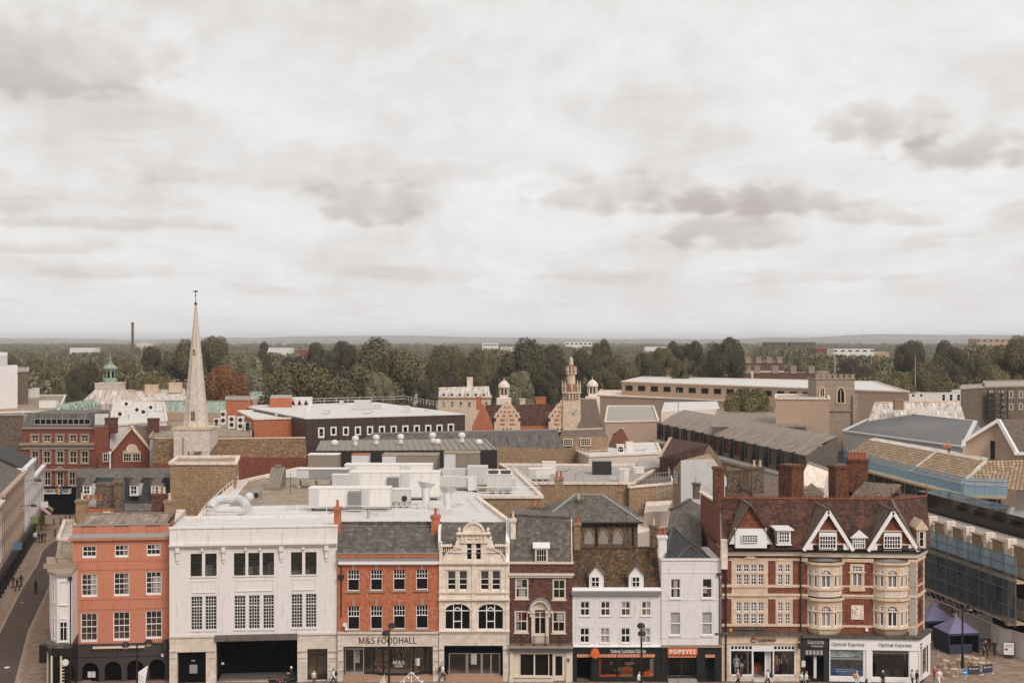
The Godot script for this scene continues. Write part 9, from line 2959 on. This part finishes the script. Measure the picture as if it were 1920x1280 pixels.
func furniture()->void:
	lamp_post("two armed black lamp post with a white banner before the orange house",V((256-960)*117.0/F,0,-117),5.1,0.0,true,true)
	lamp_post("black lamp post standing before the food shop sign",V((729-960)*116.0/F,0,-116),6.6,1.4,true)
	lamp_post("black lamp post with a banner before the chicken shop",V((1203-960)*116.0/F,0,-116),6.6,1.5,true,true)
	lamp_post("black lamp post rising from the café tables at the right",V((1806-960)*128.0/F,0,-128),5.9,0.5,true)
	motorbike("red motorcycle parked before the black shutter",G(516,1291),0.3,"curtain_red")
	motorbike("dark motorcycle with a rider before the black shutter",G(543,1291),PI,"iron")
	motorbike("dark motorcycle going up the street",G(66,1112),PI*0.6,"iron")
	var k:=MB.new()
	for x in[-0.55,0.55]:wheel(k,V(x,0.35,0),0.33,0.02)
	k.tube([V(-0.55,0.35,0),V(-0.15,0.4,0),V(0.35,0.85,0),V(-0.25,0.85,0),V(-0.15,0.4,0)],0.02);k.tube([V(0.55,0.35,0),V(0.35,0.95,0),V(0.45,1.0,0.25)],0.02);k.box(-0.35,-0.15,0.88,0.94,-0.06,0.06)
	var o:=obj("bicycle",k,M.iron);o.position=G(622,1291)
	tag(o,"black bicycle held by the person at the stone pier","bicycle")
	k=MB.new();k.box(-0.25,0.3,0.45,0.6,-0.2,0.2);k.beam(V(0.3,0.5,0),V(0.45,0.95,0),0.4,0.06);k.bar(V(-0.5,1.0,0),V(0.4,0.1,0),0.025)
	for x in[-0.2,0.35]:wheel(k,V(x,0.12,0.2),0.12,0.02)
	o=obj("pushchair",k,M.iron);o.position=G(1618,1292)
	tag(o,"dark pushchair before the optician's poster window","pushchair")
	for e in[[1752,141.5,"purple topped gazebo half hidden by the corner shop"],[1794,135.5,"purple topped gazebo with dark sides behind the café tables"]]:
		var t:=thing("gazebo",e[2],"gazebo",V((e[0]-960)*e[1]/F,0,-e[1]),0.15)
		k=MB.new()
		var pr:=[[2.15,2.15],[1.2,2.75],[0.35,3.35],[0.03,3.75]]
		k.lathe(Vector3.ZERO,pr.map(func(q):return[q[0]*1.15,q[1]]),4,PI/4)
		obj("canopy",k,M.purple_canvas,t)
		k=MB.new();k.box(-1.7,1.7,1.9,2.15,-1.7,1.7);k.box(-1.7,1.7,0,1.9,-1.7,-1.6);k.box(-1.7,-1.6,0,1.9,-1.7,1.7);k.box(1.6,1.7,0,1.9,-1.7,1.7);k.box(-1.7,0.9,0,1.0,1.6,1.7)
		obj("side_panels",k,M.navy,t)
		for p in 4:
			k=MB.new();k.bar(V(1.66*(p%2*2-1),0,1.66*(p/2*2-1)),V(1.66*(p%2*2-1),2.1,1.66*(p/2*2-1)),0.04)
			obj("leg",k,M.galv,t)
	var tb:=MB.new();tb.lathe(Vector3.ZERO,[[0.25,0],[0.22,0.04],[0.04,0.06],[0.04,0.7],[0.36,0.71],[0.36,0.75],[0.01,0.76]],10)
	var ch:=MB.new();ch.box(-0.2,0.2,0.42,0.46,-0.2,0.2)
	for x in[-0.18,0.18]:
		for z in[-0.18,0.18]:ch.bar(V(x,0,z),V(x,0.44 if z>0 else 0.85,z),0.02)
	ch.box(-0.2,0.2,0.62,0.88,-0.2,-0.16)
	var tm:=tb.mesh();var cm:=ch.mesh()
	var i:=0
	for e in[[1775,1252],[1790,1268],[1800,1250],[1815,1245],[1832,1248],[1842,1256]]:
		o=obj("cafe_table",tm,M.stone_grey);o.position=G(e[0],e[1])
		tag(o,["leftmost","nearest","third","middle","fifth","rightmost"][i]+" small round café table in front of the gazebo","table","café tables before the gazebo")
		for s in 2:
			var c:=obj("cafe_chair",cm,M.plank);c.position=G(e[0],e[1])+V(0.62 if s else-0.62,0,0.15-0.3*s);c.rotation.y=PI/2*(1 if s else-1)+0.4*i
			tag(c,"brown café chair at a round table before the gazebo","chair","café chairs before the gazebo")
		i+=1
	for e in[[1827,1266,0.1,"left of two navy café barrier banners"],[1853,1263,0.4,"right of two navy café barrier banners"]]:
		var t:=thing("barrier_banner",e[3],"barrier",G(e[0],e[1]),e[2])
		k=MB.new();k.box(-0.62,0.62,0.12,0.92,-0.01,0.01);obj("banner",k,M.navy,t)
		for x in[-0.66,0.66]:
			k=MB.new();k.bar(V(x,0,0),V(x,1.0,0),0.025);k.lathe(V(x,0,0),[[0.18,0],[0.16,0.04],[0.02,0.05]],10);obj("post",k,M.steel,t)
		k=MB.new();k.ball(V(-0.38,0.62,0.01),0.12,8);k.box(-0.2,0.5,0.58,0.68,0,0.016);obj("print",k,M.curtain_grey,t)
	var s1:=G(1752,1240)
	var pts:=[G(1760,1238),G(1772,1256),G(1797,1272),G(1812,1275)]
	k=MB.new()
	for j in 3:k.bar(pts[j]-pts[0]+V(0,0.95,0),pts[j+1]-pts[0]+V(0,0.95,0),0.02)
	for p in pts:k.bar(p-pts[0],p-pts[0]+V(0,1,0),0.025)
	o=obj("rope_barrier",k,M.blind_white);o.position=pts[0]
	tag(o,"white rope barrier along the café's left side","barrier")
	var t:=thing("framed_notice","framed white notice standing before the right hand hoarding","sign",G(1893,1233),-0.25)
	k=MB.new();k.box(-0.55,0.55,0.25,1.6,-0.05,0.0);k.lathe(Vector3.ZERO,[[0.5,0],[0.48,0.12],[0.05,0.14],[0.05,0.3]],12);obj("frame",k,M.iron,t)
	k=MB.new();k.box(-0.5,0.5,0.3,1.55,0.0,0.02);obj("sheet",k,M.white_paint,t)
	k=MB.new();k.box(-0.4,-0.1,0.75,0.95,0.02,0.03);k.box(-0.3,0.35,1.25,1.3,0.02,0.03);k.box(-0.3,0.3,1.1,1.14,0.02,0.03);obj("print",k,M.curtain_red,t)
	k=MB.new();k.bar(Vector3.ZERO,V(0,2.3,0),0.04);o=obj("pole",k,M.galv,thing("direction_sign","round blue arrow sign low on the right hand lamp post","sign",G(1806,1300)+V(0,0,0.5)))
	k=MB.new();k.bar(V(0,2.1,0.05),V(0,2.1,0.08),0.3,0.3,16);obj("disc",k,mat("sign_blue",hexc("3a78b0"),0.5),o.get_parent())
	k=MB.new();k.box(-0.2,0.1,2.07,2.13,0.08,0.1);k.prism(PV([U(0.05,1.98),U(0.22,2.1),U(0.05,2.22)]),0.08,0.1);obj("arrow",k,M.white_paint,o.get_parent())
	for e in[[713,1281,118.0,"pale pennant flag tip rising at the bottom edge"]]:
		k=MB.new();k.prism(PV([U(-0.7,-1.0),U(0.7,-0.7),U(0.35,0.8)]),-0.01,0.01);k.bar(V(0.4,-4,0),V(0.36,0.85,0),0.03)
		o=obj("pennant",k,M.render_cream);o.position=P(e[0],e[1],e[2]);tag(o,e[3],"flag")
	k=MB.new();var c0:=V(0,1.0,0)
	for p in[V(-1.4,-0.4,0),V(1.2,-0.3,0),V(0,-3.5,0)]:k.bar(c0,p,0.04)
	for j in 6:k.prism(PV([U(-1.2+j*0.42,-0.2+1.1*(1-absf(j-3)/3.0)),U(-0.95+j*0.42,-0.15+1.1*(1-absf(j-3)/3.0)),U(-1.08+j*0.42,-0.45+1.1*(1-absf(j-3)/3.0))]),-0.01,0.01)
	o=obj("bunting",k,M.white_paint);o.position=P(771,1280,117.5);tag(o,"strings of red and white bunting at the bottom edge","bunting")
	for e in[[100,985],[112,983],[122,980],[102,1006],[130,975]]:
		k=MB.new();k.bar(Vector3.ZERO,V(0,1.1,0),0.12,0.1,8);k.ball(V(0,1.1,0),0.13,8)
		o=obj("bollard",k,M.iron);o.position=G(e[0],e[1],0.12)
		tag(o,"black bollard at the street's far end","bollard","black bollards at the street's far end")
	var n:=0
	for e in[[560,925,14.3],[545,955,14.3],[610,968,14.3],[690,972,14.3],[860,950,14.3],[530,902,14.3],[455,950,14.3],[700,968,14.3],[1060,884,12.0],[1080,897,12.0],[1150,898,12.0],[1205,845,13.0],[1120,846,13.0],[520,779,18.6],[300,772,17.3],[240,785,17.3],[160,770,18.4],[60,765,18.4],[20,756,18.4],[800,772,19.1],[690,776,19.1]]:
		k=MB.new()
		if n%3==0:k.bar(Vector3.ZERO,V(0,0.7,0),0.12,-1.0,8);k.lathe(V(0,0.7,0),[[0.22,0],[0.2,0.14],[0.02,0.22]],8)
		elif n%3==1:k.box(-0.4,0.4,0,0.35,-0.4,0.4);k.box(-0.45,0.45,0.35,0.42,-0.45,0.45)
		else:k.tube([V(-1.2,0.1,0),V(0.3,0.1,0.1),V(0.5,0.4,0.1),V(0.8,0.4,-0.6)],0.07)
		o=obj(["roof_vent","roof_light_box","roof_pipe"][n%3],k,M[["galv","sheet","leadwork"][n%3]]);o.position=G(e[0],e[1],e[2])
		tag(o,["small mushroom vent on a flat roof","small square upstand on a flat roof","thin bent pipe on a flat roof"][n%3],"roof vent","small vents and pipes on the flat roofs");n+=1
	for e in[[1085,975,905,146,"thin aerial mast on the hipped slate hall"],[232,972,935,138,"thin aerial mast among the stacks behind the orange house"],[1175,1000,960,138,"thin mast right of the hipped hall"],[544,925,885,150,"dark mast on the store roof's left part"]]:
		k=MB.new();k.bar(Vector3.ZERO,V(0,(e[1]-e[2])*e[3]/F,0),0.04,0.025,5);k.bar(V(-0.4,(e[1]-e[2])*e[3]/F-0.3,0),V(0.4,(e[1]-e[2])*e[3]/F-0.3,0),0.02,-1.0,4)
		o=obj("aerial",k,M.iron);o.position=P(e[0],e[1],e[3]);tag(o,e[4],"aerial")
func _ready()->void:
	rng.seed=1
	camera_and_light()
	materials()
	more_paints()
	ground()
	orange_house()
	deco_store()
	brick_store()
	gable_store()
	georgian_house()
	white_cottage()
	white_corner_house()
	red_brick_shop()
	optician()
	tiled_roof()
	store_roof()
	behind_left()
	corner_house()
	left_street()
	roofs_right()
	church()
	town_left()
	town_middle()
	town_right()
	trees()
	people()
	furniture()
